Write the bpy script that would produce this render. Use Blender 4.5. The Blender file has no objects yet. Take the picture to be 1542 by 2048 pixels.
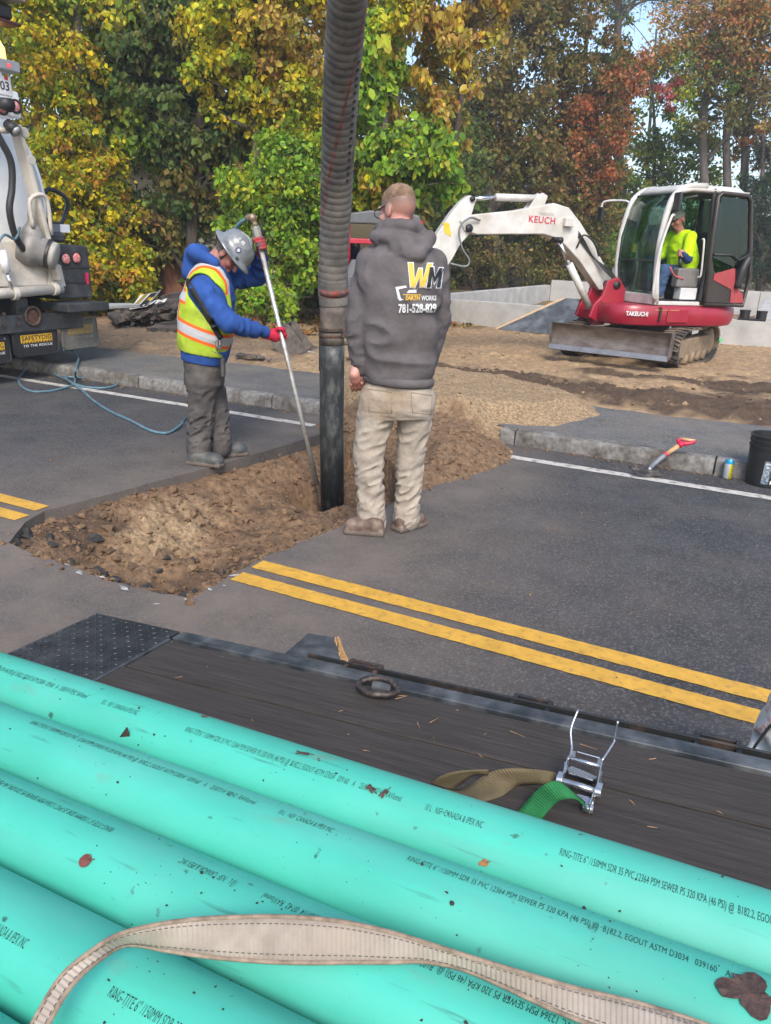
import bpy, bmesh, math, random
import numpy as np
from mathutils import Vector, Matrix, geometry
from mathutils.bvhtree import BVHTree
random.seed(7); RNG = np.random.default_rng(7)
SC = bpy.context.scene
COL = SC.collection
PI = math.pi
# ------------------------------------------------------------------ camera, sky, sun, exposure
CAMH = 1.58
RM = np.array([[0.89028759, -0.18318349, 0.41693143], [0.45378864, 0.27993178, -0.84599886], [0.03826067, 0.94238103, 0.33234638]])
FPX = 1500.0
cam_d = bpy.data.cameras.new('camera'); cam = bpy.data.objects.new('camera', cam_d); COL.objects.link(cam)
cam_d.sensor_fit = 'VERTICAL'; cam_d.sensor_height = 24.0; cam_d.lens = FPX / 2048 * 24.0
cam_d.clip_start = 0.05; cam_d.clip_end = 2000
m4 = Matrix([list(RM[i]) + [0.0] for i in range(3)] + [[0, 0, 0, 1]]); m4.translation = (0, 0, CAMH)
cam.matrix_world = m4
SC.camera = cam
SUN_EL, SUN_AZ = 45.0, 148.0      # azimuth measured clockwise from +Y
w = bpy.data.worlds.new('World'); SC.world = w; w.use_nodes = True
nt = w.node_tree; nt.nodes.clear()
sky = nt.nodes.new('ShaderNodeTexSky'); sky.sky_type = 'NISHITA'; sky.sun_disc = False
sky.sun_elevation = math.radians(SUN_EL); sky.sun_rotation = math.radians(SUN_AZ)
sky.air_density = 1.0; sky.dust_density = 2.0; sky.ozone_density = 1.0
bg = nt.nodes.new('ShaderNodeBackground'); bg.inputs['Strength'].default_value = 0.145
wo = nt.nodes.new('ShaderNodeOutputWorld')
nt.links.new(sky.outputs[0], bg.inputs[0]); nt.links.new(bg.outputs[0], wo.inputs[0])
sd = bpy.data.lights.new('sun', 'SUN'); sd.energy = 1.55; sd.angle = math.radians(20); sd.color = (1.0, 0.95, 0.87)
so = bpy.data.objects.new('sun', sd); COL.objects.link(so)
_az = math.radians(SUN_AZ); _el = math.radians(SUN_EL)
sdir = Vector((math.sin(_az) * math.cos(_el), math.cos(_az) * math.cos(_el), math.sin(_el)))
so.rotation_euler = sdir.to_track_quat('Z', 'Y').to_euler()
so.location = sdir * 30
SC.view_settings.view_transform = 'Standard'; SC.view_settings.look = 'None'
SC.view_settings.exposure = 1.10; SC.view_settings.gamma = 1.0
SC.view_settings.use_curve_mapping = False
SC.cycles.max_bounces = 6; SC.cycles.transparent_max_bounces = 12; SC.cycles.transmission_bounces = 6
SC.cycles.caustics_reflective = False; SC.cycles.caustics_refractive = False

# ------------------------------------------------------------------ geometry of the place
CO = np.array([0, 0, CAMH])
def rayd(px, py): return RM @ np.array([px - 771.0, 1024.0 - py, -FPX])
def G(px, py, z=0.0):            # where a photographed point meets a level at height z
    d = rayd(px, py); return CO + d * ((z - CAMH) / d[2])
def onx(px, py, x0): d = rayd(px, py); return CO + d * (x0 / d[0])
def ony(px, py, y0): d = rayd(px, py); return CO + d * (y0 / d[1])
FWD = np.array([RM[0, 2], RM[1, 2], 0]) * -1; FWD /= np.linalg.norm(FWD)     # horizontal viewing direction
RGT = np.array([FWD[1], -FWD[0], 0])
def atd(px, py, p0, dv=0.0):     # point over the vertical plane through p0 facing the viewer, dv metres behind it
    d = rayd(px, py); dep = float(np.dot(np.asarray(p0)[:2], FWD[:2])) + dv
    return CO + d * (dep / float(np.dot(d[:2], FWD[:2])))
def onplane(px, py, o, n):
    d = rayd(px, py); return CO + d * (np.dot(np.asarray(o) - CO, n) / np.dot(d, n))

# ------------------------------------------------------------------ noise
def _hash(ix, iy, iz, s):
    h = (ix.astype(np.uint32) * np.uint32(374761393)) ^ (iy.astype(np.uint32) * np.uint32(668265263)) ^ (iz.astype(np.uint32) * np.uint32(2147483647 - 912)) ^ np.uint32((s * 974711) & 0xffffffff)
    h = (h ^ (h >> np.uint32(13))) * np.uint32(1274126177); h = (h ^ (h >> np.uint32(16))) * np.uint32(2246822519)
    h ^= h >> np.uint32(13)
    return (h & np.uint32(0xffffff)).astype(np.float64) / 8388607.5 - 1.0
def vnoise(p, s=0):
    p = np.asarray(p, float); f = np.floor(p); t = p - f; i = f.astype(np.int64); t = t * t * (3 - 2 * t)
    r = 0
    for dx in (0, 1):
        for dy in (0, 1):
            for dz in (0, 1):
                wgt = (t[..., 0] if dx else 1 - t[..., 0]) * (t[..., 1] if dy else 1 - t[..., 1]) * (t[..., 2] if dz else 1 - t[..., 2])
                r = r + wgt * _hash(i[..., 0] + dx, i[..., 1] + dy, i[..., 2] + dz, s)
    return r
def fbm(p, oct=4, s=0, gain=.5):
    p = np.asarray(p, float); r = 0; a = 1.0
    for o in range(oct):
        r = r + a * vnoise(p, s + o * 17); p = p * 2.03 + 11.7; a *= gain
    return r
def n2(x, y, sc, s=0, oct=4):
    return fbm(np.stack([np.asarray(x) * sc, np.asarray(y) * sc, np.zeros_like(np.asarray(x, float)) + .37], -1), oct, s)

# ------------------------------------------------------------------ materials
MATS = {}
def mat(name, col, rough=.6, metal=0.0, vary=.12, vscale=6.0, col2=None, c2scale=3.0, c2amt=0.0, bump=0.0, bscale=40.0, coord='Object', spec=.5, stretch=None, detail=6, c2sharp=.18, coat=0.0):
    """paint/soil/cloth: base colour with fine variation, a second colour in noisy patches, fine relief"""
    if name in MATS: return MATS[name]
    m = bpy.data.materials.new(name); m.use_nodes = True; t = m.node_tree; N = t.nodes; L = t.links
    b = N['Principled BSDF']; b.inputs['Roughness'].default_value = rough; b.inputs['Metallic'].default_value = metal
    b.inputs['Specular IOR Level'].default_value = spec
    if coat: b.inputs['Coat Weight'].default_value = coat; b.inputs['Coat Roughness'].default_value = .15
    tc = N.new('ShaderNodeTexCoord'); src = tc.outputs[coord]
    if stretch:
        mp = N.new('ShaderNodeMapping'); mp.inputs['Scale'].default_value = stretch; L.new(src, mp.inputs[0]); src = mp.outputs[0]
    def noise(sc, det=detail, ro=.6):
        n = N.new('ShaderNodeTexNoise'); n.inputs['Scale'].default_value = sc; n.inputs['Detail'].default_value = det; n.inputs['Roughness'].default_value = ro
        L.new(src, n.inputs['Vector']); return n.outputs[0]
    def mixc(fac, a, bcol, blend='MIX'):
        x = N.new('ShaderNodeMix'); x.data_type = 'RGBA'; x.blend_type = blend
        if hasattr(fac, 'links'): L.new(fac, x.inputs[0])
        else: x.inputs[0].default_value = fac
        for v, i in ((a, 6), (bcol, 7)):
            if hasattr(v, 'links'): L.new(v, x.inputs[i])
            else: x.inputs[i].default_value = (*v, 1)
        return x.outputs[2]
    cur = col
    if col2 is not None and c2amt > 0:
        mr = N.new('ShaderNodeMapRange'); L.new(noise(c2scale), mr.inputs[0])
        c = .5 + (.5 - c2amt) * .42
        mr.inputs[1].default_value = c - c2sharp * .5; mr.inputs[2].default_value = c + c2sharp * .5
        cur = mixc(mr.outputs[0], col, col2)
    if vary:
        mr = N.new('ShaderNodeMapRange'); L.new(noise(vscale), mr.inputs[0]); mr.inputs[1].default_value = .25; mr.inputs[2].default_value = .75
        mr.inputs[3].default_value = 1 - vary * 2; mr.inputs[4].default_value = 1 + vary
        x = N.new('ShaderNodeMix'); x.data_type = 'RGBA'; x.blend_type = 'MULTIPLY'; x.inputs[0].default_value = 1
        if hasattr(cur, 'links'): L.new(cur, x.inputs[6])
        else: x.inputs[6].default_value = (*cur, 1)
        L.new(mr.outputs[0], x.inputs[7]); cur = x.outputs[2]
        r2 = N.new('ShaderNodeMapRange'); L.new(mr.outputs[0], r2.inputs[0]); r2.inputs[1].default_value = 1 - vary * 2; r2.inputs[2].default_value = 1 + vary
        r2.inputs[3].default_value = min(1, rough + .1); r2.inputs[4].default_value = max(.05, rough - .08); L.new(r2.outputs[0], b.inputs['Roughness'])
    if hasattr(cur, 'links'): L.new(cur, b.inputs['Base Color'])
    else: b.inputs['Base Color'].default_value = (*cur, 1)
    if bump:
        bp = N.new('ShaderNodeBump'); bp.inputs['Strength'].default_value = 1; bp.inputs['Distance'].default_value = bump
        L.new(noise(bscale, 4, .65), bp.inputs['Height']); L.new(bp.outputs[0], b.inputs['Normal'])
    MATS[name] = m; m['mixc'] = 0
    return m
def S(r, g, b):     # picture colour 0-255 to linear
    f = lambda c: (c / 255 / 12.92 if c / 255 <= .04045 else ((c / 255 + .055) / 1.055) ** 2.4)
    return (f(r), f(g), f(b))
def emis(name, col, st):
    if name in MATS: return MATS[name]
    m = bpy.data.materials.new(name); m.use_nodes = True; b = m.node_tree.nodes['Principled BSDF']
    b.inputs['Base Color'].default_value = (*col, 1); b.inputs['Emission Color'].default_value = (*col, 1); b.inputs['Emission Strength'].default_value = st
    MATS[name] = m; return m
def glass(name, tint=(.75, .85, .8), mixv=.85, rough=.02):
    if name in MATS: return MATS[name]
    m = bpy.data.materials.new(name); m.use_nodes = True; t = m.node_tree; t.nodes.clear()
    o = t.nodes.new('ShaderNodeOutputMaterial'); tr = t.nodes.new('ShaderNodeBsdfTransparent'); tr.inputs[0].default_value = (*tint, 1)
    gl = t.nodes.new('ShaderNodeBsdfGlossy'); gl.inputs['Roughness'].default_value = rough; fr = t.nodes.new('ShaderNodeLayerWeight'); fr.inputs[0].default_value = .25
    ma = t.nodes.new('ShaderNodeMath'); ma.operation = 'MULTIPLY_ADD'; ma.inputs[1].default_value = .35; ma.inputs[2].default_value = (1 - mixv) * .3
    mx = t.nodes.new('ShaderNodeMixShader')
    t.links.new(fr.outputs['Fresnel'], ma.inputs[0]); t.links.new(ma.outputs[0], mx.inputs[0]); t.links.new(tr.outputs[0], mx.inputs[1]); t.links.new(gl.outputs[0], mx.inputs[2]); t.links.new(mx.outputs[0], o.inputs[0])
    MATS[name] = m; return m

# ------------------------------------------------------------------ mesh building
def link(name, me, m=None, parent=None, smooth=None, bevel=0, bseg=2):
    o = bpy.data.objects.new(name, me); COL.objects.link(o)
    if m is not None:
        for q in (m if isinstance(m, (list, tuple)) else [m]): me.materials.append(q)
    if parent is not None: o.parent = parent
    if smooth is not None: me.polygons.foreach_set('use_smooth', [smooth] * len(me.polygons))
    if bevel:
        md = o.modifiers.new('bevel', 'BEVEL'); md.width = bevel; md.segments = bseg; md.limit_method = 'ANGLE'; md.angle_limit = math.radians(38)
        me.polygons.foreach_set('use_smooth', [True] * len(me.polygons)); md.harden_normals = True
    return o
def tag(o, label=None, cat=None, group=None, kind=None):
    if label: o['label'] = label
    if cat: o['category'] = cat
    if group: o['group'] = group
    if kind: o['kind'] = kind
    return o
def empty(name, loc=(0, 0, 0), rot=None, label=None, cat=None, group=None):
    o = bpy.data.objects.new(name, None); COL.objects.link(o); o.empty_display_size = .1
    if rot is not None:
        mm = Matrix([list(rot[i]) + [0.0] for i in range(3)] + [[0, 0, 0, 1]]); mm.translation = Vector(loc); o.matrix_world = mm
    else: o.location = loc
    return tag(o, label, cat, group)
def rotz(a): return np.array([[math.cos(a), -math.sin(a), 0], [math.sin(a), math.cos(a), 0], [0, 0, 1]])
def roty(a): return np.array([[math.cos(a), 0, math.sin(a)], [0, 1, 0], [-math.sin(a), 0, math.cos(a)]])
def rotx(a): return np.array([[1, 0, 0], [0, math.cos(a), -math.sin(a)], [0, math.sin(a), math.cos(a)]])
def nrm(v): v = np.asarray(v, float); return v / max(1e-12, np.linalg.norm(v))
def perp(d):
    d = nrm(d); a = np.array([0, 0, 1.]) if abs(d[2]) < .9 else np.array([1., 0, 0]); u = nrm(np.cross(a, d)); return u, np.cross(d, u)
class MB:
    def __init__(s): s.v = []; s.f = []; s.mi = []
    def add(s, vs, fs, mi=0):
        n = len(s.v); s.v.extend([tuple(map(float, q)) for q in vs]); s.f.extend([tuple(i + n for i in q) for q in fs]); s.mi.extend([mi] * len(fs)); return s
    def box(s, c, size, rot=None, mi=0):
        c = np.asarray(c, float); h = np.asarray(size, float) / 2
        vs = [np.array([x, y, z]) * h for x in (-1, 1) for y in (-1, 1) for z in (-1, 1)]
        if rot is not None: vs = [rot @ q for q in vs]
        return s.add([q + c for q in vs], [(0, 1, 3, 2), (4, 6, 7, 5), (0, 4, 5, 1), (2, 3, 7, 6), (0, 2, 6, 4), (1, 5, 7, 3)], mi)
    def box2(s, lo, hi, mi=0): lo = np.asarray(lo, float); hi = np.asarray(hi, float); return s.box((lo + hi) / 2, hi - lo, None, mi)
    def bar(s, a, b, w, h, up=(0, 0, 1), mi=0):
        a = np.asarray(a, float); b = np.asarray(b, float); d = nrm(b - a); u = np.cross(up, d)
        u = nrm(u) if np.linalg.norm(u) > 1e-6 else perp(d)[0]; q = np.cross(d, u)
        return s.box((a + b) / 2, (np.linalg.norm(b - a), w, h), np.stack([d, u, q], 1), mi)
    def prism(s, poly, ext, mi=0):
        poly = [np.asarray(p, float) for p in poly]; ext = np.asarray(ext, float); n = len(poly)
        return s.add(poly + [p + ext for p in poly], [tuple(range(n))[::-1], tuple(range(n, 2 * n))] + [(i, (i + 1) % n, n + (i + 1) % n, n + i) for i in range(n)], mi)
    def tube(s, pts, r, seg=10, caps=True, closed=False, mi=0, squash=1.0, up=None):
        pts = [np.asarray(p, float) for p in pts]; n = len(pts); rr = r if hasattr(r, '__len__') else [r] * n
        u = None; vs = []
        for i, p in enumerate(pts):
            if closed: d = nrm(pts[(i + 1) % n] - pts[i - 1])
            else: d = nrm(pts[min(i + 1, n - 1)] - pts[max(i - 1, 0)])
            if u is None: u = perp(d)[0] if up is None else nrm(np.cross(up, d))
            else: u = nrm(u - d * np.dot(u, d))
            v = np.cross(d, u)
            for k in range(seg):
                a = 2 * PI * k / seg; vs.append(p + rr[i] * (u * math.cos(a) + v * math.sin(a) * squash))
        fs = []
        for i in range(n if closed else n - 1):
            j = (i + 1) % n
            for k in range(seg):
                k2 = (k + 1) % seg; fs.append((i * seg + k, i * seg + k2, j * seg + k2, j * seg + k))
        if caps and not closed: fs += [tuple(range(seg))[::-1], tuple(range((n - 1) * seg, n * seg))]
        return s.add(vs, fs, mi)
    def cyl(s, a, b, r, r2=None, seg=14, mi=0): return s.tube([a, b], [r, r if r2 is None else r2], seg, True, mi=mi)
    def lathe(s, prof, seg=24, o=(0, 0, 0), rot=None, mi=0, close=False):
        o = np.asarray(o, float); vs = []
        for r, z in prof:
            for k in range(seg):
                a = 2 * PI * k / seg; q = np.array([r * math.cos(a), r * math.sin(a), z]); vs.append(o + (rot @ q if rot is not None else q))
        n = len(prof); fs = []
        for i in range(n if close else n - 1):
            j = (i + 1) % n
            for k in range(seg): k2 = (k + 1) % seg; fs.append((i * seg + k, i * seg + k2, j * seg + k2, j * seg + k))
        if not close: fs += [tuple(range(seg))[::-1], tuple(range((n - 1) * seg, n * seg))]
        return s.add(vs, fs, mi)
    def strip(s, L, R_, th=0.0, mi=0):          # a band between two polylines, with thickness along its normal
        L = np.asarray(L, float); R_ = np.asarray(R_, float); n = len(L)
        if th:
            d = np.gradient(L, axis=0); nn = np.cross(d, R_ - L); nn /= np.linalg.norm(nn, axis=1)[:, None] + 1e-9
            vs = list(L) + list(R_) + list(L + nn * th) + list(R_ + nn * th); fs = []
            for i in range(n - 1):
                fs += [(i, i + 1, n + i + 1, n + i), (2 * n + i, 3 * n + i, 3 * n + i + 1, 2 * n + i + 1), (i, 2 * n + i, 2 * n + i + 1, i + 1), (n + i, n + i + 1, 3 * n + i + 1, 3 * n + i)]
            fs += [(0, n, 3 * n, 2 * n), (n - 1, 3 * n - 1, 4 * n - 1, 2 * n - 1)]
        else:
            vs = list(L) + list(R_); fs = [(i, i + 1, n + i + 1, n + i) for i in range(n - 1)]
        return s.add(vs, fs, mi)
    def mesh(s, name='mesh'):
        me = bpy.data.meshes.new(name); me.from_pydata(s.v, [], s.f); 
        if any(s.mi): me.polygons.foreach_set('material_index', s.mi)
        bm = bmesh.new(); bm.from_mesh(me); bmesh.ops.recalc_face_normals(bm, faces=bm.faces); bm.to_mesh(me); bm.free(); me.update(); return me
    def build(s, name, m, parent=None, smooth=False, bevel=0, bseg=2): return link(name, s.mesh(name), m, parent, smooth, bevel, bseg)
def fastmesh(name, V, F, mats=None):
    """V (n,3) array, F (m,3|4) array"""
    V = np.ascontiguousarray(V, dtype=np.float32); F = np.ascontiguousarray(F, dtype=np.int32); k = F.shape[1]
    me = bpy.data.meshes.new(name); me.vertices.add(len(V)); me.vertices.foreach_set('co', V.ravel())
    me.loops.add(F.size); me.loops.foreach_set('vertex_index', F.ravel()); me.polygons.add(len(F))
    me.polygons.foreach_set('loop_start', np.arange(0, F.size, k, dtype=np.int32)); 
    me.update(calc_edges=True); return me
def spline(pts, n=40):
    """Catmull-Rom through points"""
    P = np.asarray(pts, float); P = np.vstack([2 * P[0] - P[1], P, 2 * P[-1] - P[-2]]); m = len(P) - 3; out = []
    for q in np.linspace(0, m, n):
        i = min(int(q), m - 1); t = q - i; a, b, c, d = P[i:i + 4]
        out.append(.5 * (2 * b + (c - a) * t + (2 * a - 5 * b + 4 * c - d) * t * t + (3 * b - a - 3 * c + d) * t ** 3))
    return np.array(out)
def polysd(px, py, poly):
    """signed distance to a polygon (negative inside), vectorised"""
    px = np.asarray(px, float); py = np.asarray(py, float); d = np.full(px.shape, 1e9); ins = np.zeros(px.shape, bool); n = len(poly)
    for i in range(n):
        ax, ay = poly[i][:2]; bx, by = poly[(i + 1) % n][:2]; ex, ey = bx - ax, by - ay
        t = np.clip(((px - ax) * ex + (py - ay) * ey) / (ex * ex + ey * ey + 1e-12), 0, 1)
        d = np.minimum(d, np.hypot(px - ax - t * ex, py - ay - t * ey))
        c = (ay > py) != (by > py)
        xx = ax + (py - ay) * ex / (ey if abs(ey) > 1e-12 else 1e-12); ins ^= c & (px < xx)
    return np.where(ins, -d, d)
def textmesh(body, size=1.0, shear=0.0, bold=0.0, spacing=1.0, align='LEFT', res=3, width=1.0):
    """flat lettering as vertices and faces in its own plane"""
    cu = bpy.data.curves.new('t', 'FONT'); cu.body = body; cu.size = size; cu.shear = shear; cu.offset = bold; cu.space_character = spacing; cu.align_x = align; cu.resolution_u = res
    ob = bpy.data.objects.new('t', cu); COL.objects.link(ob); dg = bpy.context.evaluated_depsgraph_get(); dg.update()
    me = bpy.data.meshes.new_from_object(ob.evaluated_get(dg)); V = np.array([v.co[:] for v in me.vertices]); F = [tuple(p.vertices) for p in me.polygons]
    bpy.data.objects.remove(ob); bpy.data.curves.remove(cu); bpy.data.meshes.remove(me)
    if len(V): V[:, 0] *= width
    return V, F
def place_text(name, body, o, ux, uy, m, parent=None, height=.1, off=None, **kw):
    """lettering on a flat face: o is the baseline start, ux/uy its unit directions, height the cap height"""
    V, F = textmesh(body, height / .7, **kw); o = np.asarray(o, float); ux = nrm(ux); uy = nrm(uy)
    W = o + V[:, :1] * ux + V[:, 1:2] * uy; b = MB(); b.add(W, F); return b.build(name, m, parent)
# ------------------------------------------------------------------ implicit bodies (figures and clothing)
def cone(a, b, ra, rb, fold=0.0, ff=30.0, seed=0, fr=(0, 1), k=None):
    a = np.asarray(a, float); b = np.asarray(b, float); L = np.linalg.norm(b - a); d = (b - a) / max(L, 1e-9)
    def fn(P):
        q = P - a; h = q @ d; t = np.clip(h / L, 0, 1); r = ra + (rb - ra) * t
        dist = np.linalg.norm(q - (t * L)[..., None] * d, axis=-1)
        if fold:
            pr = q - h[..., None] * d
            wt = np.clip((t - fr[0]) / .15, 0, 1) * np.clip((fr[1] - t) / .15 + .4, 0, 1)
            nz = vnoise(np.stack([h * ff + pr[..., 0] * ff * .5 + 9, pr[..., 1] * ff * .7 + h * ff * .35, pr[..., 2] * ff * .3 + pr[..., 0] * ff * .6], -1), seed)
            r = r + fold * wt * (1 - 2 * np.abs(nz)) 
        return dist - r
    m = max(ra, rb) + abs(fold)
    return dict(fn=fn, lo=np.minimum(a, b) - m, hi=np.maximum(a, b) + m, k=k)
def ell(c, r, rot=None, k=None, op='u'):
    c = np.asarray(c, float); r = np.asarray(r, float) * np.ones(3)
    def fn(P):
        q = P - c
        if rot is not None: q = q @ rot
        kk = np.linalg.norm(q / r, axis=-1); kg = np.linalg.norm(q / (r * r), axis=-1)
        return kk * (kk - 1) / np.maximum(kg, 1e-6)
    m = r.max()
    return dict(fn=fn, lo=c - m, hi=c + m, k=k, op=op)
def loft(a, b, lat, st, fold=0.0, ff=18.0, seed=0, k=None):
    """torso: axis a to b, lat = sideways direction, st = list of (t, half width, half depth, forward shift, side shift)"""
    a = np.asarray(a, float); b = np.asarray(b, float); L = np.linalg.norm(b - a); d = (b - a) / L
    lat = np.asarray(lat, float); lat = nrm(lat - d * (lat @ d)); fw = np.cross(d, lat); st = [tuple(s) + (0,) * (5 - len(s)) for s in st]; T = np.array([s[0] for s in st])
    def fn(P):
        q = P - a; t = (q @ d) / L; tc = np.clip(t, T[0], T[-1])
        hw = np.interp(tc, T, [s[1] for s in st]); hd = np.interp(tc, T, [s[2] for s in st])
        x = q @ lat - np.interp(tc, T, [s[4] for s in st]); y = q @ fw - np.interp(tc, T, [s[3] for s in st])
        if fold:
            nz = vnoise(np.stack([t * L * ff, x * ff * .5 + t * 2, y * ff * .5], -1), seed); e = fold * (1 - 2 * np.abs(nz)); hw = hw + e; hd = hd + e
        e = 2.4; kk = (np.abs(x / hw) ** e + np.abs(y / hd) ** e) ** (1 / e); rad = (kk - 1) * np.minimum(hw, hd)
        ax = (np.abs(t - tc)) * L
        return np.where(ax > 0, np.sqrt(np.maximum(rad, 0) ** 2 + ax ** 2) + np.minimum(rad, 0) * (ax <= 0), rad)
    m = max(max(s[1], s[2]) + abs(s[3]) + abs(s[4]) for s in st) + fold
    p0 = a + d * L * min(T[0], 0); p1 = a + d * L * max(T[-1], 1)
    return dict(fn=fn, lo=np.minimum(p0, p1) - m, hi=np.maximum(p0, p1) + m, k=k)
def boxp(c, half, rot=None, rnd=.01, k=None, op='u'):
    c = np.asarray(c, float); half = np.asarray(half, float)
    def fn(P):
        q = P - c
        if rot is not None: q = q @ rot
        q = np.abs(q) - (half - rnd); return np.linalg.norm(np.maximum(q, 0), axis=-1) + np.minimum(q.max(-1), 0) - rnd
    m = np.linalg.norm(half)
    return dict(fn=fn, lo=c - m, hi=c + m, k=k, op=op)
def sdf(prims, h=.008, k=.03, post=None, margin=.05):
    """smooth union of primitives meshed with surface nets"""
    lo = np.min([p['lo'] for p in prims if p.get('op', 'u') == 'u'], 0) - 2.5 * h; hi = np.max([p['hi'] for p in prims if p.get('op', 'u') == 'u'], 0) + 2.5 * h
    n = np.ceil((hi - lo) / h).astype(int) + 1; D = np.full(n, 1.0)
    ax = [lo[i] + np.arange(n[i]) * h for i in range(3)]
    for p in prims:
        i0 = np.clip(np.floor((p['lo'] - margin - lo) / h).astype(int), 0, n); i1 = np.clip(np.ceil((p['hi'] + margin - lo) / h).astype(int) + 1, 0, n)
        if (i1 <= i0).any(): continue
        sl = tuple(slice(i0[i], i1[i]) for i in range(3)); X = np.stack(np.meshgrid(*[ax[i][sl[i]] for i in range(3)], indexing='ij'), -1)
        d = p['fn'](X); c = D[sl]; kk = p.get('k'); kk = k if kk is None else kk
        if p.get('op', 'u') == 'u':
            hh = np.maximum(kk - np.abs(c - d), 0) / max(kk, 1e-6); D[sl] = np.minimum(c, d) - hh * hh * kk * .25
        else:
            hh = np.maximum(kk - np.abs(c + d), 0) / max(kk, 1e-6); D[sl] = np.maximum(c, -d) + hh * hh * kk * .25
    if post is not None:
        X = np.stack(np.meshgrid(*ax, indexing='ij'), -1); D = post(X, D)
    D[0] = D[-1] = 1; D[:, 0] = D[:, -1] = 1; D[:, :, 0] = D[:, :, -1] = 1
    ins = D < 0; sh = tuple(np.array(D.shape) - 1); cnt = np.zeros(sh); acc = np.zeros(sh + (3,))
    cor = [(x, y, z) for x in (0, 1) for y in (0, 1) for z in (0, 1)]
    def cs(A, c): return A[c[0]:c[0] + sh[0], c[1]:c[1] + sh[1], c[2]:c[2] + sh[2]]
    for a in cor:
        for axi in range(3):
            if a[axi]: continue
            b = list(a); b[axi] = 1; da = cs(D, a); db = cs(D, b); x = (da < 0) != (db < 0)
            if not x.any(): continue
            t = np.where(x, da / np.where(x, da - db, 1), 0); cnt += x
            for q in range(3): acc[..., q] += x * (a[q] + (t if q == axi else 0))
    act = cnt > 0; idx = np.full(sh, -1, np.int64); ij = np.argwhere(act); idx[act] = np.arange(len(ij))
    V = lo + h * (ij + acc[act] / cnt[act][:, None]); F = []
    for axi in range(3):
        b = [slice(1, -1)] * 3; b[axi] = slice(0, -1); b2 = [slice(1, -1)] * 3; b2[axi] = slice(1, None)
        i0 = ins[tuple(b)]; i1 = ins[tuple(b2)]; e = np.argwhere(i0 != i1); off = np.ones(3, int); off[axi] = 0; g = e + off
        u, v = [(1, 2), (2, 0), (0, 1)][axi]; eu = np.eye(3, dtype=int)[u]; ev = np.eye(3, dtype=int)[v]
        q = [idx[tuple((g - o_).T)] for o_ in (eu + ev, ev, 0 * eu, eu)]; Q = np.stack(q, 1); fl = i0[tuple(e.T)]
        Q[~fl] = Q[~fl][:, ::-1]; F.append(Q)
    return V, np.vstack(F)
def lsmooth(V, F, it=2, lam=.5):
    E = np.vstack([F[:, [0, 1]], F[:, [1, 2]], F[:, [2, 3]], F[:, [3, 0]]])
    for _ in range(it):
        s = np.zeros_like(V); c = np.zeros(len(V))
        for q in range(3):
            s[:, q] = np.bincount(E[:, 0], V[E[:, 1], q], len(V)) + np.bincount(E[:, 1], V[E[:, 0], q], len(V))
        c = np.bincount(E[:, 0], minlength=len(V)) + np.bincount(E[:, 1], minlength=len(V)); V = V + lam * (s / c[:, None] - V)
    return V
def body(name, prims, m, parent, origin, h=.008, k=.03, post=None, it=2, attr=None):
    V, F = sdf(prims, h, k, post); V = lsmooth(V, F, it)
    me = fastmesh(name, V - np.asarray(origin), F)
    if attr:
        for an, fn in attr.items():
            a = me.attributes.new(an, 'FLOAT', 'POINT'); a.data.foreach_set('value', fn(V).astype(np.float32))
    return link(name, me, m, parent, True)
# ------------------------------------------------------------------ road, pit, pavement, lot
def attr_mat(name, base, layers, rough=.9, bump=.01, bscale=60, vary=.25, vscale=30, spec=.3, fine=None):
    """base colour, then colours mixed in by point attributes broken up with noise"""
    m = mat(name, base, rough, vary=vary, vscale=vscale, bump=bump, bscale=bscale, spec=spec); t = m.node_tree; N = t.nodes; L = t.links; b = N['Principled BSDF']
    tc = N.new('ShaderNodeTexCoord'); last = b.inputs['Base Color'].links[0].from_socket
    for an, colr, sc, amt in layers:
        a = N.new('ShaderNodeAttribute'); a.attribute_name = an; nz = N.new('ShaderNodeTexNoise'); nz.inputs['Scale'].default_value = sc; nz.inputs['Detail'].default_value = 7; nz.inputs['Roughness'].default_value = .65
        L.new(tc.outputs['Object'], nz.inputs[0]); ad = N.new('ShaderNodeMath'); ad.operation = 'MULTIPLY_ADD'; L.new(nz.outputs[0], ad.inputs[0]); ad.inputs[1].default_value = 1.6; ad.inputs[2].default_value = -.8
        a2 = N.new('ShaderNodeMath'); a2.operation = 'ADD'; L.new(a.outputs['Fac'], a2.inputs[0]); L.new(ad.outputs[0], a2.inputs[1])
        mr = N.new('ShaderNodeMapRange'); L.new(a2.outputs[0], mr.inputs[0]); mr.inputs[1].default_value = .35; mr.inputs[2].default_value = .7; mr.inputs[4].default_value = amt
        x = N.new('ShaderNodeMix'); x.data_type = 'RGBA'; L.new(mr.outputs[0], x.inputs[0])
        # keep the fine variation: multiply the layer colour by the variation ratio
        nv = N.new('ShaderNodeTexNoise'); nv.inputs['Scale'].default_value = vscale * 1.7; nv.inputs['Detail'].default_value = 5; L.new(tc.outputs['Object'], nv.inputs[0])
        vr = N.new('ShaderNodeMapRange'); L.new(nv.outputs[0], vr.inputs[0]); vr.inputs[1].default_value = .3; vr.inputs[2].default_value = .7; vr.inputs[3].default_value = 1 - vary * 1.6; vr.inputs[4].default_value = 1 + vary
        mm = N.new('ShaderNodeMix'); mm.data_type = 'RGBA'; mm.blend_type = 'MULTIPLY'; mm.inputs[0].default_value = 1; mm.inputs[6].default_value = (*colr, 1); L.new(vr.outputs[0], mm.inputs[7])
        L.new(last, x.inputs[6]); L.new(mm.outputs[2], x.inputs[7]); last = x.outputs[2]
    L.new(last, b.inputs['Base Color']); return m
def setattr_f(me, name, vals):
    a = me.attributes.new(name, 'FLOAT', 'POINT'); a.data.foreach_set('value', np.asarray(vals, np.float32).ravel())

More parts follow.
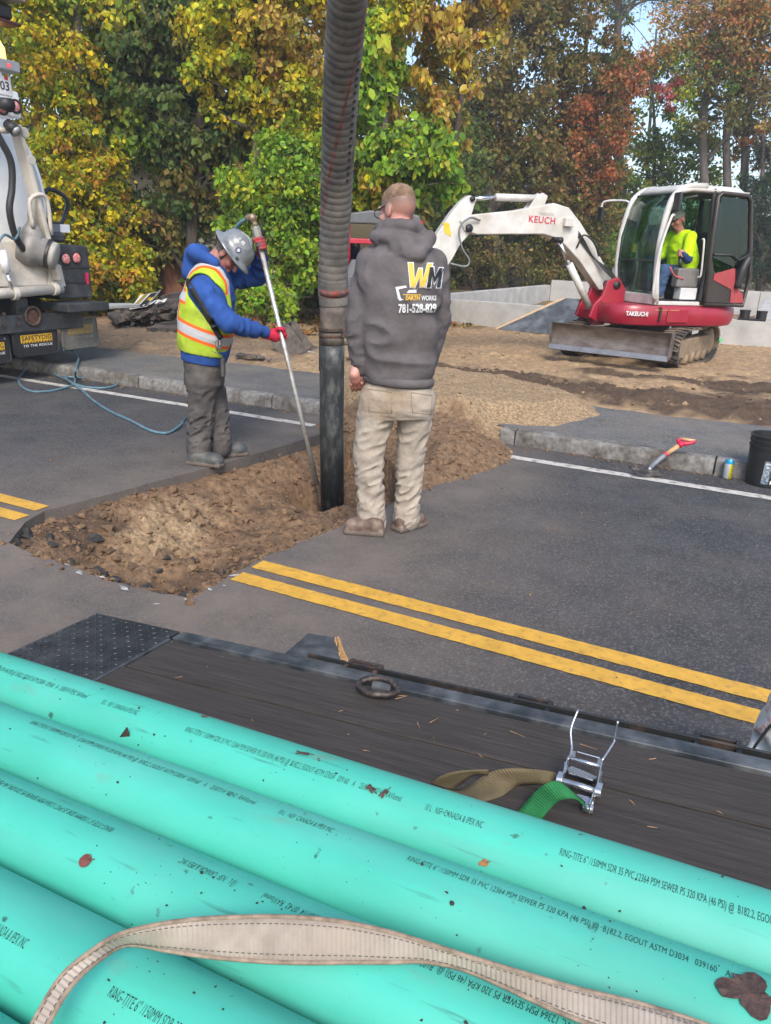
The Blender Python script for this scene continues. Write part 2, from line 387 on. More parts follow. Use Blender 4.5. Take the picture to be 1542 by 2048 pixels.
PIT0 = [(-3.47, 2.46), (-3.26, 2.42), (-2.98, 2.41), (-2.68, 2.38), (-2.41, 2.40), (-2.2, 2.44), (-2.19, 2.72), (-2.2, 2.94), (-2.15, 3.3), (-2.08, 3.68), (-2.03, 4.04), (-1.98, 4.5), (-1.95, 5.2), (-1.95, 6.21),
        (-3.40, 6.21), (-3.41, 5.6), (-3.43, 5.19), (-3.47, 4.75), (-3.51, 4.28), (-3.575, 3.87), (-3.66, 3.3), (-3.73, 2.9), (-3.66, 2.71)]
HEAP = [(-3.62, 5.75), (-3.3, 5.6), (-2.9, 5.45), (-2.45, 5.1), (-2.2, 4.7), (-1.96, 4.5), (-1.92, 4.75), (-1.8, 5.05), (-1.7, 5.44), (-1.72, 5.88), (-1.87, 6.07), (-1.93, 6.42), (-1.6, 6.6), (-1.3, 7.3), (-1.5, 7.8), (-2.6, 8.6), (-4.5, 8.6), (-4.6, 7.5), (-4.05, 6.6), (-3.72, 6.1)]
rp = random.Random(3); PIT = []
for i in range(len(PIT0)):
    a = np.array(PIT0[i]); b = np.array(PIT0[(i + 1) % len(PIT0)]); k = max(1, int(np.linalg.norm(b - a) / .05)); jag = .002 if b[0] < -3.4 and a[0] < -3.4 else .012
    for q in range(k):
        p = a + (b - a) * q / k; nrm_ = np.array([-(b - a)[1], (b - a)[0]]) / np.linalg.norm(b - a); PIT.append(tuple(p + nrm_ * (rp.uniform(-jag, jag))))
KERB_Y = 6.22
# road sheet with the opening cut through it, its slab edge showing
outer = [(-220, -40), (220, -40), (220, KERB_Y), (-1.9, KERB_Y), (-3.7, KERB_Y), (-220, KERB_Y)]
pit_in = [(x, min(y, KERB_Y - .02)) for x, y in PIT]
tris = geometry.tessellate_polygon([[Vector((x, y, 0)) for x, y in outer], [Vector((x, y, 0)) for x, y in pit_in]])
allp = outer + pit_in; mb = MB(); no = len(outer)
vs = [(x, y, 0) for x, y in allp]; fs = [tuple(t) for t in tris]
nb = len(pit_in); base = len(vs); vs += [(x, y, -.10) for x, y in pit_in]; fs += [(no + i, no + (i + 1) % nb, base + (i + 1) % nb, base + i) for i in range(nb)]
mb.add(vs, fs)
def asphalt(name, dark, light, dust, dustamt, spk=1.0, centre=None):
    m = mat(name, dark, .82, vary=.22, vscale=3.0, bump=.004, bscale=190, spec=.4); t = m.node_tree; N = t.nodes; L = t.links; b = N['Principled BSDF']; tc = N.new('ShaderNodeTexCoord')
    last = b.inputs['Base Color'].links[0].from_socket
    def mix(fac, c):
        x = N.new('ShaderNodeMix'); x.data_type = 'RGBA'; nonlocal last; L.new(last, x.inputs[6]); L.new(fac, x.inputs[0]); x.inputs[7].default_value = (*c, 1); last = x.outputs[2]
    def nz(sc, det=5): n = N.new('ShaderNodeTexNoise'); n.inputs['Scale'].default_value = sc; n.inputs['Detail'].default_value = det; n.inputs['Roughness'].default_value = .68; L.new(tc.outputs['Object'], n.inputs[0]); return n.outputs[0]
    def mr(s, a, b_, c=0., d=1.): q = N.new('ShaderNodeMapRange'); L.new(s, q.inputs[0]); q.inputs[1].default_value = a; q.inputs[2].default_value = b_; q.inputs[3].default_value = c; q.inputs[4].default_value = d; return q.outputs[0]
    vo = N.new('ShaderNodeTexVoronoi'); vo.inputs['Scale'].default_value = 120; L.new(tc.outputs['Object'], vo.inputs['Vector'])
    sp = mr(vo.outputs['Color'], .55, .95, 0, .75 * spk); mix(sp, light)
    mix(mr(nz(85, 3), .60, .72, 0, .6), tuple(c * .35 for c in dark))
    # dust
    big = mr(nz(.9), .45, .75, 0, dustamt)
    for cen, rad_, amt_ in (centre or ()):
        ln = N.new('ShaderNodeVectorMath'); ln.operation = 'MULTIPLY'; sb = N.new('ShaderNodeVectorMath'); sb.operation = 'SUBTRACT'; L.new(tc.outputs['Object'], sb.inputs[0]); sb.inputs[1].default_value = cen
        L.new(sb.outputs[0], ln.inputs[0]); ln.inputs[1].default_value = (1, .62, 1); le = N.new('ShaderNodeVectorMath'); le.operation = 'LENGTH'; L.new(ln.outputs[0], le.inputs[0])
        near = mr(le.outputs['Value'], rad_[1], rad_[0], 0, amt_); nm = N.new('ShaderNodeMath'); nm.operation = 'MULTIPLY'; L.new(near, nm.inputs[0]); L.new(mr(nz(2.6), .3, .62, .4, 1), nm.inputs[1])
        mx = N.new('ShaderNodeMath'); mx.operation = 'MAXIMUM'; L.new(nm.outputs[0], mx.inputs[0]); L.new(big, mx.inputs[1]); big = mx.outputs[0]
    mix(big, dust)
    # faint tyre-worn scuffs
    mix(mr(nz(14, 8), .66, .8, 0, .35), tuple(c * 1.5 for c in light))
    L.new(last, b.inputs['Base Color']); return m
ROADM = asphalt('road_asphalt', (.040, .040, .043), (.15, .148, .145), (.185, .148, .120), .34, 1.0, [((-2.7, 2.5, 0), (.9, 2.7), .80), ((-2.1, 5.0, 0), (.45, 1.15), .75), ((-3.75, 4.6, 0), (.1, .7), .6), ((-3.7, 5.9, 0), (.2, .7), .7), ((-3.2, 2.0, 0), (.5, 2.0), .5), ((-1.0, 4.3, 0), (.05, .5), .4), ((-.3, 3.6, 0), (.05, .6), .25)])
road = mb.build('road', ROADM); tag(road, kind='structure')

# excavated soil in the pit and heaped up beyond it
gx = np.arange(-4.72, -1.15, .016); gy = np.arange(2.3, 8.75, .016); X, Y = np.meshgrid(gx, gy, indexing='ij')
sp_ = polysd(X, Y, PIT); sh_ = polysd(X, Y, HEAP)
nA = n2(X, Y, 1.7, 3); nB = n2(X, Y, 7, 5, 5); nC = n2(X, Y, 26, 9, 3)
dpt = np.clip(-sp_, 0, None)
left = np.clip((X + 3.7) / .5, 0, 1)
ss = np.clip(dpt / .50, 0, 1); ss = ss * ss * (3 - 2 * ss); lump = 1 - np.abs(n2(X, Y, 4.2, 71, 3)); Zp = -.072 - .20 * ss + .030 * nA + (.026 * nB + .052 * (lump - .6) * np.clip(1.35 - (Y - 2.4) / 1.6, .3, 1)) * np.clip(dpt / .15, .15, 1)
Zp += .045 * np.exp(-(((X + 3.25) / .35) ** 2 + ((Y - 3.25) / .4) ** 2)) * (1 + nB)          # slumped bank under the left edge
Zp -= .05 * np.exp(-(((X + 2.75) / .3) ** 2 + ((Y - 3.0) / .45) ** 2))
Zp -= .34 * np.exp(-(np.hypot(X + 2.95, Y - 4.76) / .21) ** 4)
bs_ = np.clip((Y - KERB_Y + .05) / .22, 0, 1); base = .130 * bs_ * bs_ * (3 - 2 * bs_)
Zh = base - .012 + np.minimum(np.clip(-sh_, 0, None) * .55, .19 - .05 * np.clip((Y - 6.3) / 1.2, 0, 1)) * (1 + .22 * nA) + .012 * nB
Zh += .05 * np.exp(-(((X + 2.35) / .35) ** 2 + ((Y - 5.75) / .35) ** 2)) - .10 * np.exp(-(((X + 2.15) / .16) ** 2 + ((Y - 6.35) / .2) ** 2))
kx = .05; hh = np.clip(.5 + .5 * (Zh - Zp) / kx, 0, 1)
inheap = sh_ < .02
Z = np.where(inheap, np.where(sp_ < .0, Zp * (1 - hh) + Zh * hh + kx * hh * (1 - hh), Zh), Zp)
Z = Z + (.010 * nC + .006 * n2(X, Y, 60, 21, 2)) * np.clip(1.25 - (Y - 5.4) / .9, .35, 1)
keep = (sp_ < .012) | (sh_ < .03)
idx = np.arange(X.size).reshape(X.shape); k4 = keep[:-1, :-1] & keep[1:, :-1] & keep[1:, 1:] & keep[:-1, 1:]
F = np.stack([idx[:-1, :-1], idx[1:, :-1], idx[1:, 1:], idx[:-1, 1:]], -1)[k4]
used = np.unique(F); remap = np.full(X.size, -1); remap[used] = np.arange(len(used)); V = np.stack([X.ravel(), Y.ravel(), Z.ravel()], 1)[used]
SOILZ = (gx, gy, np.where(keep, Z, np.nan))
me = fastmesh('soil', V, remap[F])
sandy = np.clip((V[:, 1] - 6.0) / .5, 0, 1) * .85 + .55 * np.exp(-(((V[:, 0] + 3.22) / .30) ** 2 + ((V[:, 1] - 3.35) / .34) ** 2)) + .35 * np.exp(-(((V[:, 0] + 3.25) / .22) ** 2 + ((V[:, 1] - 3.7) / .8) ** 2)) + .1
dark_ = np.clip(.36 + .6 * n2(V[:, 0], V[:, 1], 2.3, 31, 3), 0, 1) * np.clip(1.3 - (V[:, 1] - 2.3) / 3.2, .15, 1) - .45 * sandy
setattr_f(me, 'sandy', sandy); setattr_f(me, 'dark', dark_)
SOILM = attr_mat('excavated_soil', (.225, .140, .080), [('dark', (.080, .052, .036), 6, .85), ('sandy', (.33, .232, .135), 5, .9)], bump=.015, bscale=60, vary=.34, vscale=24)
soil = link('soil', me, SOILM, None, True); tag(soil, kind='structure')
def soil_at(x, y):
    i = int(round((x - gx[0]) / .016)); j = int(round((y - gy[0]) / .016))
    if 0 <= i < len(gx) and 0 <= j < len(gy) and keep[i, j]: return float(Z[i, j])
    return None

# clods: many small angular lumps, one mesh per surface
ICO = bmesh.new(); bmesh.ops.create_icosphere(ICO, subdivisions=1, radius=1); IV = np.array([v.co[:] for v in ICO.verts]); IF = np.array([[v.index for v in f.verts] for f in ICO.faces]); ICO.free()
def clods(name, pos, rad, m, parent=None, flat=.7, seed=0, label=None, attrs=None):
    r = np.random.default_rng(seed); n = len(pos); pos = np.asarray(pos); rad = np.asarray(rad)
    sc = rad[:, None] * r.uniform(.6, 1.3, (n, 3)) * np.array([1, 1, flat]); jit = r.uniform(.5, 1.35, (n, len(IV), 1)); an = r.uniform(0, 2 * PI, n); ca, sa = np.cos(an), np.sin(an)
    P = IV[None] * jit * sc[:, None, :]; tl = r.uniform(-.6, .6, n); cz, sz = np.cos(tl), np.sin(tl)
    P = np.stack([P[..., 0] * cz[:, None] - P[..., 2] * sz[:, None], P[..., 1], P[..., 0] * sz[:, None] + P[..., 2] * cz[:, None]], -1)
    P = np.stack([P[..., 0] * ca[:, None] - P[..., 1] * sa[:, None], P[..., 0] * sa[:, None] + P[..., 1] * ca[:, None], P[..., 2]], -1) + pos[:, None]
    F = (IF[None] + (np.arange(n) * len(IV))[:, None, None]).reshape(-1, 3); me = fastmesh(name, P.reshape(-1, 3), F)
    if attrs:
        for an_, vals in attrs.items(): setattr_f(me, an_, np.repeat(vals, len(IV)))
    o = link(name, me, m, parent, False); o['kind'] = 'stuff'
    if label: o['label'] = label
    return o
pos = []; rad = []; r = np.random.default_rng(5)
while len(pos) < 3600:
    x = r.uniform(-3.75, -1.3); y = r.uniform(2.35, 8.3); z = soil_at(x, y)
    if z is None: continue
    if y > 6.2 and r.random() < .8: continue
    if r.random() > .25 + .75 * np.exp(-((y - 2.9) / 1.4) ** 2) + .35 * (z > -.02 and y < 6.3): continue
    if (x + 3.22) ** 2 / .09 + (y - 3.35) ** 2 / .11 < 1 and r.random() < .6: continue
    s = min(.040, .004 + r.exponential(.0075)) * (1.0 if y < 6 else .6); pos.append((x, y, z + s * .2)); rad.append(s)
for x in np.arange(-3.7, -2.15, .035):           # crumbs strewn over the cut edges
    pos.append((x + r.uniform(-.03, .03), 2.41 + r.uniform(-.05, .03), -.02 + r.uniform(-.05, .03))); rad.append(r.uniform(.008, .025))
pos = np.array(pos); rad = np.array(rad)
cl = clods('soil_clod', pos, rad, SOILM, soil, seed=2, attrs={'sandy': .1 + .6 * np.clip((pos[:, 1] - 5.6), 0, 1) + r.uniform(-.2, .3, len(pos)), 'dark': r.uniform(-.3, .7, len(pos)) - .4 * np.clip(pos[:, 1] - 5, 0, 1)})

# paint on the road
YEL = mat('yellow_paint', (.58, .32, .04), .65, vary=.12, vscale=9, col2=(.34, .19, .05), c2scale=30, c2amt=.20, c2sharp=.2, bump=.0015, bscale=160)
WHT = mat('white_paint', (.50, .47, .425), .65, vary=.12, vscale=9, col2=(.25, .22, .19), c2scale=14, c2amt=.33, c2sharp=.14, bump=.0015, bscale=160)
def paint_line(name, x0, x1, y0, y1, m, seed):
    rr = random.Random(seed); n = max(8, int(abs(x1 - x0) / (.03 if abs(x1 - x0) < 12 else .25))); b = MB(); A = []; B = []
    for i in range(n + 1):
        x = x0 + (x1 - x0) * i / n; A.append((x, y0 + rr.uniform(-.0025, .0025), .004)); B.append((x, y1 + rr.uniform(-.0025, .0025), .004))
    b.strip(A, B); o = b.build(name, m); tag(o, kind='structure'); return o
paint_line('yellow_line', -2.168, 6, 2.695, 2.80, YEL, 1); paint_line('yellow_line', -2.172, 6, 2.87, 2.975, YEL, 2)
paint_line('yellow_line', -3.73, -60, 2.695, 2.80, YEL, 3); paint_line('yellow_line', -3.77, -60, 2.87, 2.975, YEL, 4)
paint_line('white_line', -1.745, 8, 5.74, 5.845, WHT, 5); paint_line('white_line', -3.62, -60, 5.74, 5.845, WHT, 6)
# spray-paint flecks along the saw cut
b = MB(); rr = random.Random(4)
for (px, py, l) in ((265, 692, .05), (312, 722, .09), (405, 742, .05), (490, 785, .09), (830, 790, .05), (885, 775, .03), (785, 828, .03), (620, 848, .04), (940, 735, .1), (740, 832, .05)):
    p = G(px / 1.977, 780 + py / 1.977); a = rr.uniform(-.5, .9); d = np.array([math.cos(a), math.sin(a), 0]) * l / 2; q = np.array([-d[1], d[0], 0]) * .35
    b.add([p - d + (0, 0, .0035), p + q + (0, 0, .0035), p + d + (0, 0, .0035), p - q + (0, 0, .0035)], [(0, 1, 2, 3)])
o = b.build('survey_paint', mat('survey_white', (.5, .49, .47), .8, vary=.2, vscale=40, col2=(.12, .11, .1), c2scale=30, c2amt=.5)); tag(o, kind='structure')

# granite kerb, stone by stone
GRAN = mat('kerb_granite', (.215, .205, .19), .85, vary=.28, vscale=22, col2=(.11, .095, .08), c2scale=4.2, c2amt=.46, bump=.006, bscale=38)
kroot = empty('kerb', (0, KERB_Y, 0)); tag(kroot, kind='structure')
def kstone(x0, x1, seed):
    rr = np.random.default_rng(seed); nx = max(4, int((x1 - x0) / .12)); prof = [(0.0, -.12), (-.008, 0), (-.004, .085), (.004, .112), (.016, .124), (.08, .128), (.13, .124), (.135, -.12)]
    xs = np.linspace(x0 + .006, x1 - .006, nx); V = []
    for x in xs:
        for (py, pz) in prof: V.append((x, py + rr.normal(0, .0035), pz + rr.normal(0, .003)))
    k = len(prof); fs = [(i * k + j, (i + 1) * k + j, (i + 1) * k + j + 1, i * k + j + 1) for i in range(nx - 1) for j in range(k - 1)]
    fs += [tuple(range(k)), tuple(range((nx - 1) * k, nx * k))[::-1]]; bb = MB(); bb.add(V, fs); return bb.build('kerb_stone', GRAN, kroot, False, .006)
xs = [-60] + list(np.arange(-38, -10.1, 1.9)) + [-9.95, -8.05, -6.2, -4.40, -3.72]
for i in range(len(xs) - 1): kstone(xs[i], xs[i + 1], i)
xs = [-1.98, -1.84, -.22, 1.6, 3.4, 5.3, 20]
for i in range(len(xs) - 1): kstone(xs[i], xs[i + 1], 50 + i)

# asphalt pavement behind the kerb, trenched through
def pav(x0, x1, seed):
    rr = np.random.default_rng(seed); n = max(2, int(min(300, (x1 - x0) / .06))); xs = np.linspace(x0, x1, n); yb = 7.72 + .03 * xs.clip(-9, 1) + .05 + .09 * n2(xs, xs * 0, 1.1, seed) + .03 * n2(xs, xs * 0, 7, seed)
    b = MB(); b.strip([(x, KERB_Y + .133, .120) for x in xs], [(x, y, .142) for x, y in zip(xs, yb)]); return b
PAVM = asphalt('pavement_asphalt', (.10, .098, .094), (.24, .23, .22), (.26, .20, .14), .42, 1.2)
b = pav(-60, -9, 3); b.v += []; bb = MB()
for (x0, x1, s) in ((-60, -9, 3), (-9, -3.9, 4), (-2.05, 5, 5), (5, 40, 6)):
    q = pav(x0, x1, s); bb.add(q.v, q.f)
pv = bb.build('pavement', PAVM); tag(pv, kind='structure')

# the dirt lot and everything beyond it: one sheet
xs = np.concatenate([-np.geomspace(230, 14.4, 22), np.arange(-14, 3.6, .045), np.geomspace(4.0, 200, 18)])
ys = np.concatenate([[KERB_Y + .16], np.arange(6.6, 16.4, .045), np.linspace(16.6, 30, 26), np.geomspace(31, 420, 16)])
X, Y = np.meshgrid(xs, ys, indexing='ij')
nA = n2(X, Y, .45, 41); nB = n2(X, Y, 2.1, 43); nC = n2(X, Y, 9, 47, 4)
def lot_z(X, Y): 
    far = np.clip((Y - 7.6) / .5, 0, 1); rise = np.clip((-X - 7.5) / 4, 0, 1) * np.clip((Y - 9) / 3, 0, 1) * .25
    return .090 + far * (.058 + .05 * n2(X, Y, .45, 41) + .032 * n2(X, Y, 2.1, 43)) + rise * (Y < 40)
Zl = lot_z(X, Y); far = np.clip((Y - 7.6) / .5, 0, 1); Zl = Zl + far * .020 * nC + far * .012 * n2(X, Y, 21, 53, 2)
mudband = np.exp(-((Y - (8.75 + .6 * n2(X, Y * 0, .6, 61))) / .75) ** 2) * np.clip((X + 5.2) / 1.5, 0, 1)
mudband = np.maximum(mudband, .9 * np.exp(-((Y - (10.2 + .14 * X)) / .3) ** 2) * np.clip((X + 2.8) / 1, 0, 1))
ridge = 1 - np.abs(n2(X * .5, Y, 4.5, 67, 3)); Zl += far * mudband * .10 * (ridge - .5)
# crawler tracks pressed into the dirt
for (x0, y0, x1, y1, wd) in ((-.6, 10.6, -4.4, 8.0, .2), (.8, 10.4, -3.3, 7.75, .2), (-2.3, 11.0, -6.0, 10.1, .2), (-1.2, 10.8, 1.6, 8.6, .2)):
    d = nrm([x1 - x0, y1 - y0, 0]); u = (X - x0) * d[0] + (Y - y0) * d[1]; v = -(X - x0) * d[1] + (Y - y0) * d[0]; L_ = math.hypot(x1 - x0, y1 - y0)
    inn = np.clip((wd - np.abs(v)) / .05, 0, 1) * np.clip(u / .3, 0, 1) * np.clip((L_ - u) / .3, 0, 1)
    Zl += far * inn * (-.045 + .030 * np.sign(np.sin((u + .5 * np.abs(v)) * 2 * PI / .135))) * (.6 + .4 * nB)
V = np.stack([X.ravel(), Y.ravel(), Zl.ravel()], 1); idx = np.arange(X.size).reshape(X.shape)
F = np.stack([idx[:-1, :-1], idx[1:, :-1], idx[1:, 1:], idx[:-1, 1:]], -1).reshape(-1, 4)
me = fastmesh('ground', V, F)
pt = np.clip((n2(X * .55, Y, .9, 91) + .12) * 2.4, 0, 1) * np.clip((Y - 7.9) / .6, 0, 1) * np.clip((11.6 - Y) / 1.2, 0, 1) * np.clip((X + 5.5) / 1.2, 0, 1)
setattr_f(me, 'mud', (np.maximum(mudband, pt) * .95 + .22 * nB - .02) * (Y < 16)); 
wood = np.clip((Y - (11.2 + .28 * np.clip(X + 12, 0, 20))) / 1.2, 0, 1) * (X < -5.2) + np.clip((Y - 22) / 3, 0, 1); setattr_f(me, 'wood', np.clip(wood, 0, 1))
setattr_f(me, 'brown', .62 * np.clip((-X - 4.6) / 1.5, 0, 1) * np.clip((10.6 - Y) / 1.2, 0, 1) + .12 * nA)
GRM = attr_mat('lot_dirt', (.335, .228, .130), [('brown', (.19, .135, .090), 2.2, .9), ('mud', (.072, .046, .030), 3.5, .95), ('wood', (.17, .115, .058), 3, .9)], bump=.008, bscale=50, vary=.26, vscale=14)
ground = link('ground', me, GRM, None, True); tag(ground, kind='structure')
pos = []; rad = []; r = np.random.default_rng(15)
for i in range(3000):
    x = r.uniform(-9, 2.2); y = 7.7 + r.random() ** 1.3 * 7.2
    mb_ = math.exp(-((y - 8.75) / .6) ** 2) * (x > -5)
    if r.random() > .3 + .7 * mb_: continue
    s = min(.05, .006 + r.exponential(.007 + .012 * mb_)); pos.append((x, y, float(lot_z(np.array(x), np.array(y))) + s * .1)); rad.append(s)
pos = np.array(pos); rad = np.array(rad); md = np.exp(-((pos[:, 1] - 8.75) / .6) ** 2) * (pos[:, 0] > -5)
clods('dirt_clod', pos, rad, GRM, ground, seed=6, attrs={'mud': md * .9 + r.uniform(-.3, .25, len(pos)), 'brown': .5 * (pos[:, 0] < -5) + r.uniform(-.1, .3, len(pos)), 'wood': pos[:, 0] * 0})
# earth and grit washed along the gutter
pos = []; rad = []
for i in range(900):
    x = r.uniform(-9, 1.5); y = KERB_Y - .01 - r.exponential(.05)
    if -3.75 < x < -1.8: continue
    s = min(.02, .003 + r.exponential(.0035)); pos.append((x, y, s * .2)); rad.append(s)
for i in range(700):
    x = r.uniform(-4.6, .6); y = r.uniform(2.0, 6.1)
    if polysd(np.array([x]), np.array([y]), PIT0)[0] < 0.02: continue
    s = min(.012, .002 + r.exponential(.0022)); pos.append((x, y, s * .2)); rad.append(s)
pos = np.array(pos); z0 = np.zeros(len(pos)); clods('grit', pos, np.array(rad), SOILM, road, seed=9, attrs={'sandy': z0 + r.uniform(0, .5, len(pos)), 'dark': z0 + r.uniform(-.2, .6, len(pos))})
# ------------------------------------------------------------------ flatbed trailer, pipes and straps
PX_ = np.array([0.99791252, -0.00320004, 0.06450081]); PY_ = np.array([0.00773141, 0.9975395, -0.06961089]); PZ_ = np.cross(PX_, PY_)
PO = np.array([0.06620606, 0.93422636, 0.60253847]); PR = np.stack([PX_, PY_, PZ_], 1)          # frame of the pipes lying on the deck
_a = .049; TXv = math.cos(_a) * PX_ + math.sin(_a) * PY_; TYv = np.cross(PZ_, TXv); TR = np.stack([TXv, TYv, PZ_], 1); TO = PO - PZ_ * .0015
def TL(px, py, w_=0.0, fr=None):
    p = onplane(px, py, TO + PZ_ * w_, PZ_) - TO; return TR.T @ p
STEEL_D = mat('dark_trailer_steel', (.042, .050, .056), .5, .3, vary=.3, vscale=14, col2=(.16, .165, .165), c2scale=9, c2amt=.38, c2sharp=.3, bump=.0015, bscale=60)
STEEL_B = mat('black_steel', (.022, .023, .024), .5, .2, vary=.3, vscale=20, col2=(.10, .06, .04), c2scale=11, c2amt=.2)
RUSTY = mat('rusty_steel', (.085, .065, .055), .65, .5, vary=.3, vscale=60, col2=(.20, .10, .055), c2scale=25, c2amt=.35, bump=.002, bscale=90)
WOOD = mat('deck_plank', (.042, .035, .030), .70, vary=.22, vscale=9, stretch=(.7, 14, 14), col2=(.066, .054, .047), c2scale=4, c2amt=.42, c2sharp=.4, bump=.0035, bscale=26, spec=.35)
trailer = empty('flatbed_trailer', TO, TR, 'black steel flatbed trailer with dark plank deck loaded with green pipes', 'trailer')
DU0, DU1 = -1.47, 3.2
rw = random.Random(8)
v1 = .612
for i in range(10):
    wdt = .193; v0 = v1 - wdt; n = 60; b = MB(); zj = rw.uniform(-.002, .002)
    b.box2((DU0 + .012, v0 + .0055, -.040 + zj), (DU1, v1 - .0055, 0 + zj)); b.build('plank', WOOD, trailer, False, .004); v1 = v0
b = MB(); b.box2((DU0 + .01, .6145, -.10), (DU1 + .05, .667, .006)); b.build('side_rail', STEEL_D, trailer, False, .004)
b = MB(); b.box2((-1.05, .70, -.062), (DU1, .708, .002)); b.build('rub_rail', STEEL_B, trailer, False, .002)
for u in (-.93, -.46, -.03, .5, 1.0, 1.5, 2.0):
    b = MB()
    for k, (p, q) in enumerate((((u, .667), (u + .012, .742)), ((u + .012, .732), (u + .088, .742)), ((u + .088, .667), (u + .10, .742)))): b.box2((p[0], p[1] + .0005, -.085), (q[0], q[1], -.004))
    b.build('stake_pocket', RUSTY if u < -.5 else STEEL_B, trailer, False, .002)
b = MB(); b.box2((DU0 - .33, -1.4, -.012), (DU0, .665, .004)); STEEL_P = mat('black_tread_plate', (.022, .024, .027), .42, .3, vary=.3, vscale=14, col2=(.065, .068, .072), c2scale=9, c2amt=.35, c2sharp=.3)
tp = b.build('tread_plate', STEEL_P, trailer, False, .002)
b = MB(); pat = 0
for i in range(13):
    for j in range(36):
        u = DU0 - .318 + i * .0262; v = .648 - j * .0262
        if v < -.35: continue
        a = PI / 4 if (i + j) % 2 else -PI / 4; d = np.array([math.cos(a), math.sin(a), 0]) * .0105; q = np.array([-d[1], d[0], 0]) * .3; c = np.array([u, v, .0042]); t = np.array([0, 0, .0022])
        b.add([c - d, c + q, c + d, c - q, c - d * .45 + t, c + d * .45 + t], [(0, 4, 5, 1), (1, 5, 2), (2, 5, 4, 3), (3, 4, 0)])
o = b.build('tread_lozenge', mat('tread_lozenge_worn', (.05, .053, .057), .38, .5, vary=.3, vscale=14), tp); o['kind'] = 'stuff'
b = MB(); b.box2((DU0 - .005, -1.4, -.10), (DU0 + .010, .612, .003)); b.build('end_channel', STEEL_D, trailer, False, .002)
b = MB(); b.box2((DU0 - .3, .50, -.24), (DU1, .56, -.045)); b.box2((DU0 - .3, -1.2, -.24), (DU1, -1.14, -.045))
for u in np.arange(-1.3, 3, .6): b.box2((u, -1.38, -.11), (u + .05, .60, -.042))
b.build('frame', STEEL_B, trailer, False, .004)
# broken marker board sticking out past the rail
A_ = [TL(641, 1264, -.03), TL(690, 1272, -.03), TL(692, 1326, -.03)]
b = MB(); b.prism([(-1.12, .669, -.01), (-.955, .669, -.01), (-.925, .70, -.01), (-1.045, .862, -.01), (-1.135, .852, -.01)], (0, 0, -.03)); st_ = b.build('side_bracket', STEEL_D, trailer, False, .003)
b = MB(); rr = random.Random(5)
for i in range(130):
    t = rr.random(); p = np.array([-.920 - .112 * t + rr.uniform(-.016, .006), .700 + .150 * t, -.008 + rr.uniform(-.006, .012)]); l = rr.uniform(.03, .085); d = np.array([rr.uniform(-.12, .25), rr.uniform(-.35, .05), -1]); b.tube([p, p + nrm(d) * l], [.0019, .0009], 4)
o = b.build('splintered_fibre', mat('straw', (.46, .27, .11), .8, vary=.3, vscale=30), st_); o['kind'] = 'stuff'
# lashing ring
b = MB(); c0 = TL(757, 1376, .012); ring = []
for k in range(28):
    a = 2 * PI * k / 28; x = .052 * math.cos(a); y = .040 * math.sin(a); y = y if y < 0 else y * .62; ring.append(c0 + np.array([x + .002, y - .002, .004 + .010 * (y > 0) * math.sin(a)]))
b.tube(ring, .0085, 10, closed=True); b.build('lashing_ring', mat('worn_forged_steel', (.055, .045, .04), .5, .6, vary=.35, vscale=60, col2=(.16, .12, .10), c2scale=40, c2amt=.4, bump=.002, bscale=120), trailer, True)
b = MB(); c1 = c0 + np.array([.004, .022, 0]); prof = [(math.cos(a) * .021, math.sin(a) * .020) for a in np.linspace(-.5, PI + .2, 10)]
b.prism([(c1[0] - .026, c1[1] + x, .004 + z) for x, z in prof], (.052, 0, 0)); b.build('ring_bracket', STEEL_D, trailer, False, .002)
# wheels under the deck
for u in (1.15, 2.0):
    for v in (.36, -1.15):
        b = MB(); b.lathe([(.20, -.11), (.35, -.10), (.37, -.06), (.37, .06), (.35, .10), (.20, .11), (.20, -.11)], 28, (u, v, -.34), rotx(PI / 2)); wl = b.build('wheel', mat('tyre_rubber', (.02, .02, .021), .8, vary=.2), trailer, True)
        b = MB(); b.lathe([(.02, -.03), (.2, -.06), (.2, .06), (.02, .03)], 20, (u, v, -.34), rotx(PI / 2)); b.build('rim', STEEL_B, wl)
# pine needles and chips on the deck
b = MB(); rr = random.Random(12)
for i in range(22):
    u = rr.uniform(-1.35, .3); v = rr.uniform(.12, .60); a = rr.uniform(-.9, .9) + (PI / 2 if rr.random() < .3 else 0); l = rr.uniform(.005, .022) * (1.4 if rr.random() < .2 else 1); p = np.array([u, v, .0026]); d = np.array([math.cos(a), math.sin(a), rr.uniform(0, .04)]) * l
    b.tube([p, p + d * .5 + (0, rr.uniform(-.002, .002), .0005), p + d], [.0007, .0009, .0005], 4)
for (px, py, l, a) in ((790, 1398, .035, .9), (783, 1392, .034, .5), (860, 1445, .03, 1.2), (835, 1445, .03, -1.0), (1160, 1488, .04, -.2), (1020, 1462, .04, -.3)):
    p = TL(px, py, .003); d = np.array([math.cos(a), math.sin(a), .02]) * l; b.tube([p, p + d], [.0010, .0005], 4)
o = b.build('pine_needles', mat('pine_needle', (.42, .24, .12), .8, vary=.4, vscale=40), trailer); o['kind'] = 'stuff'

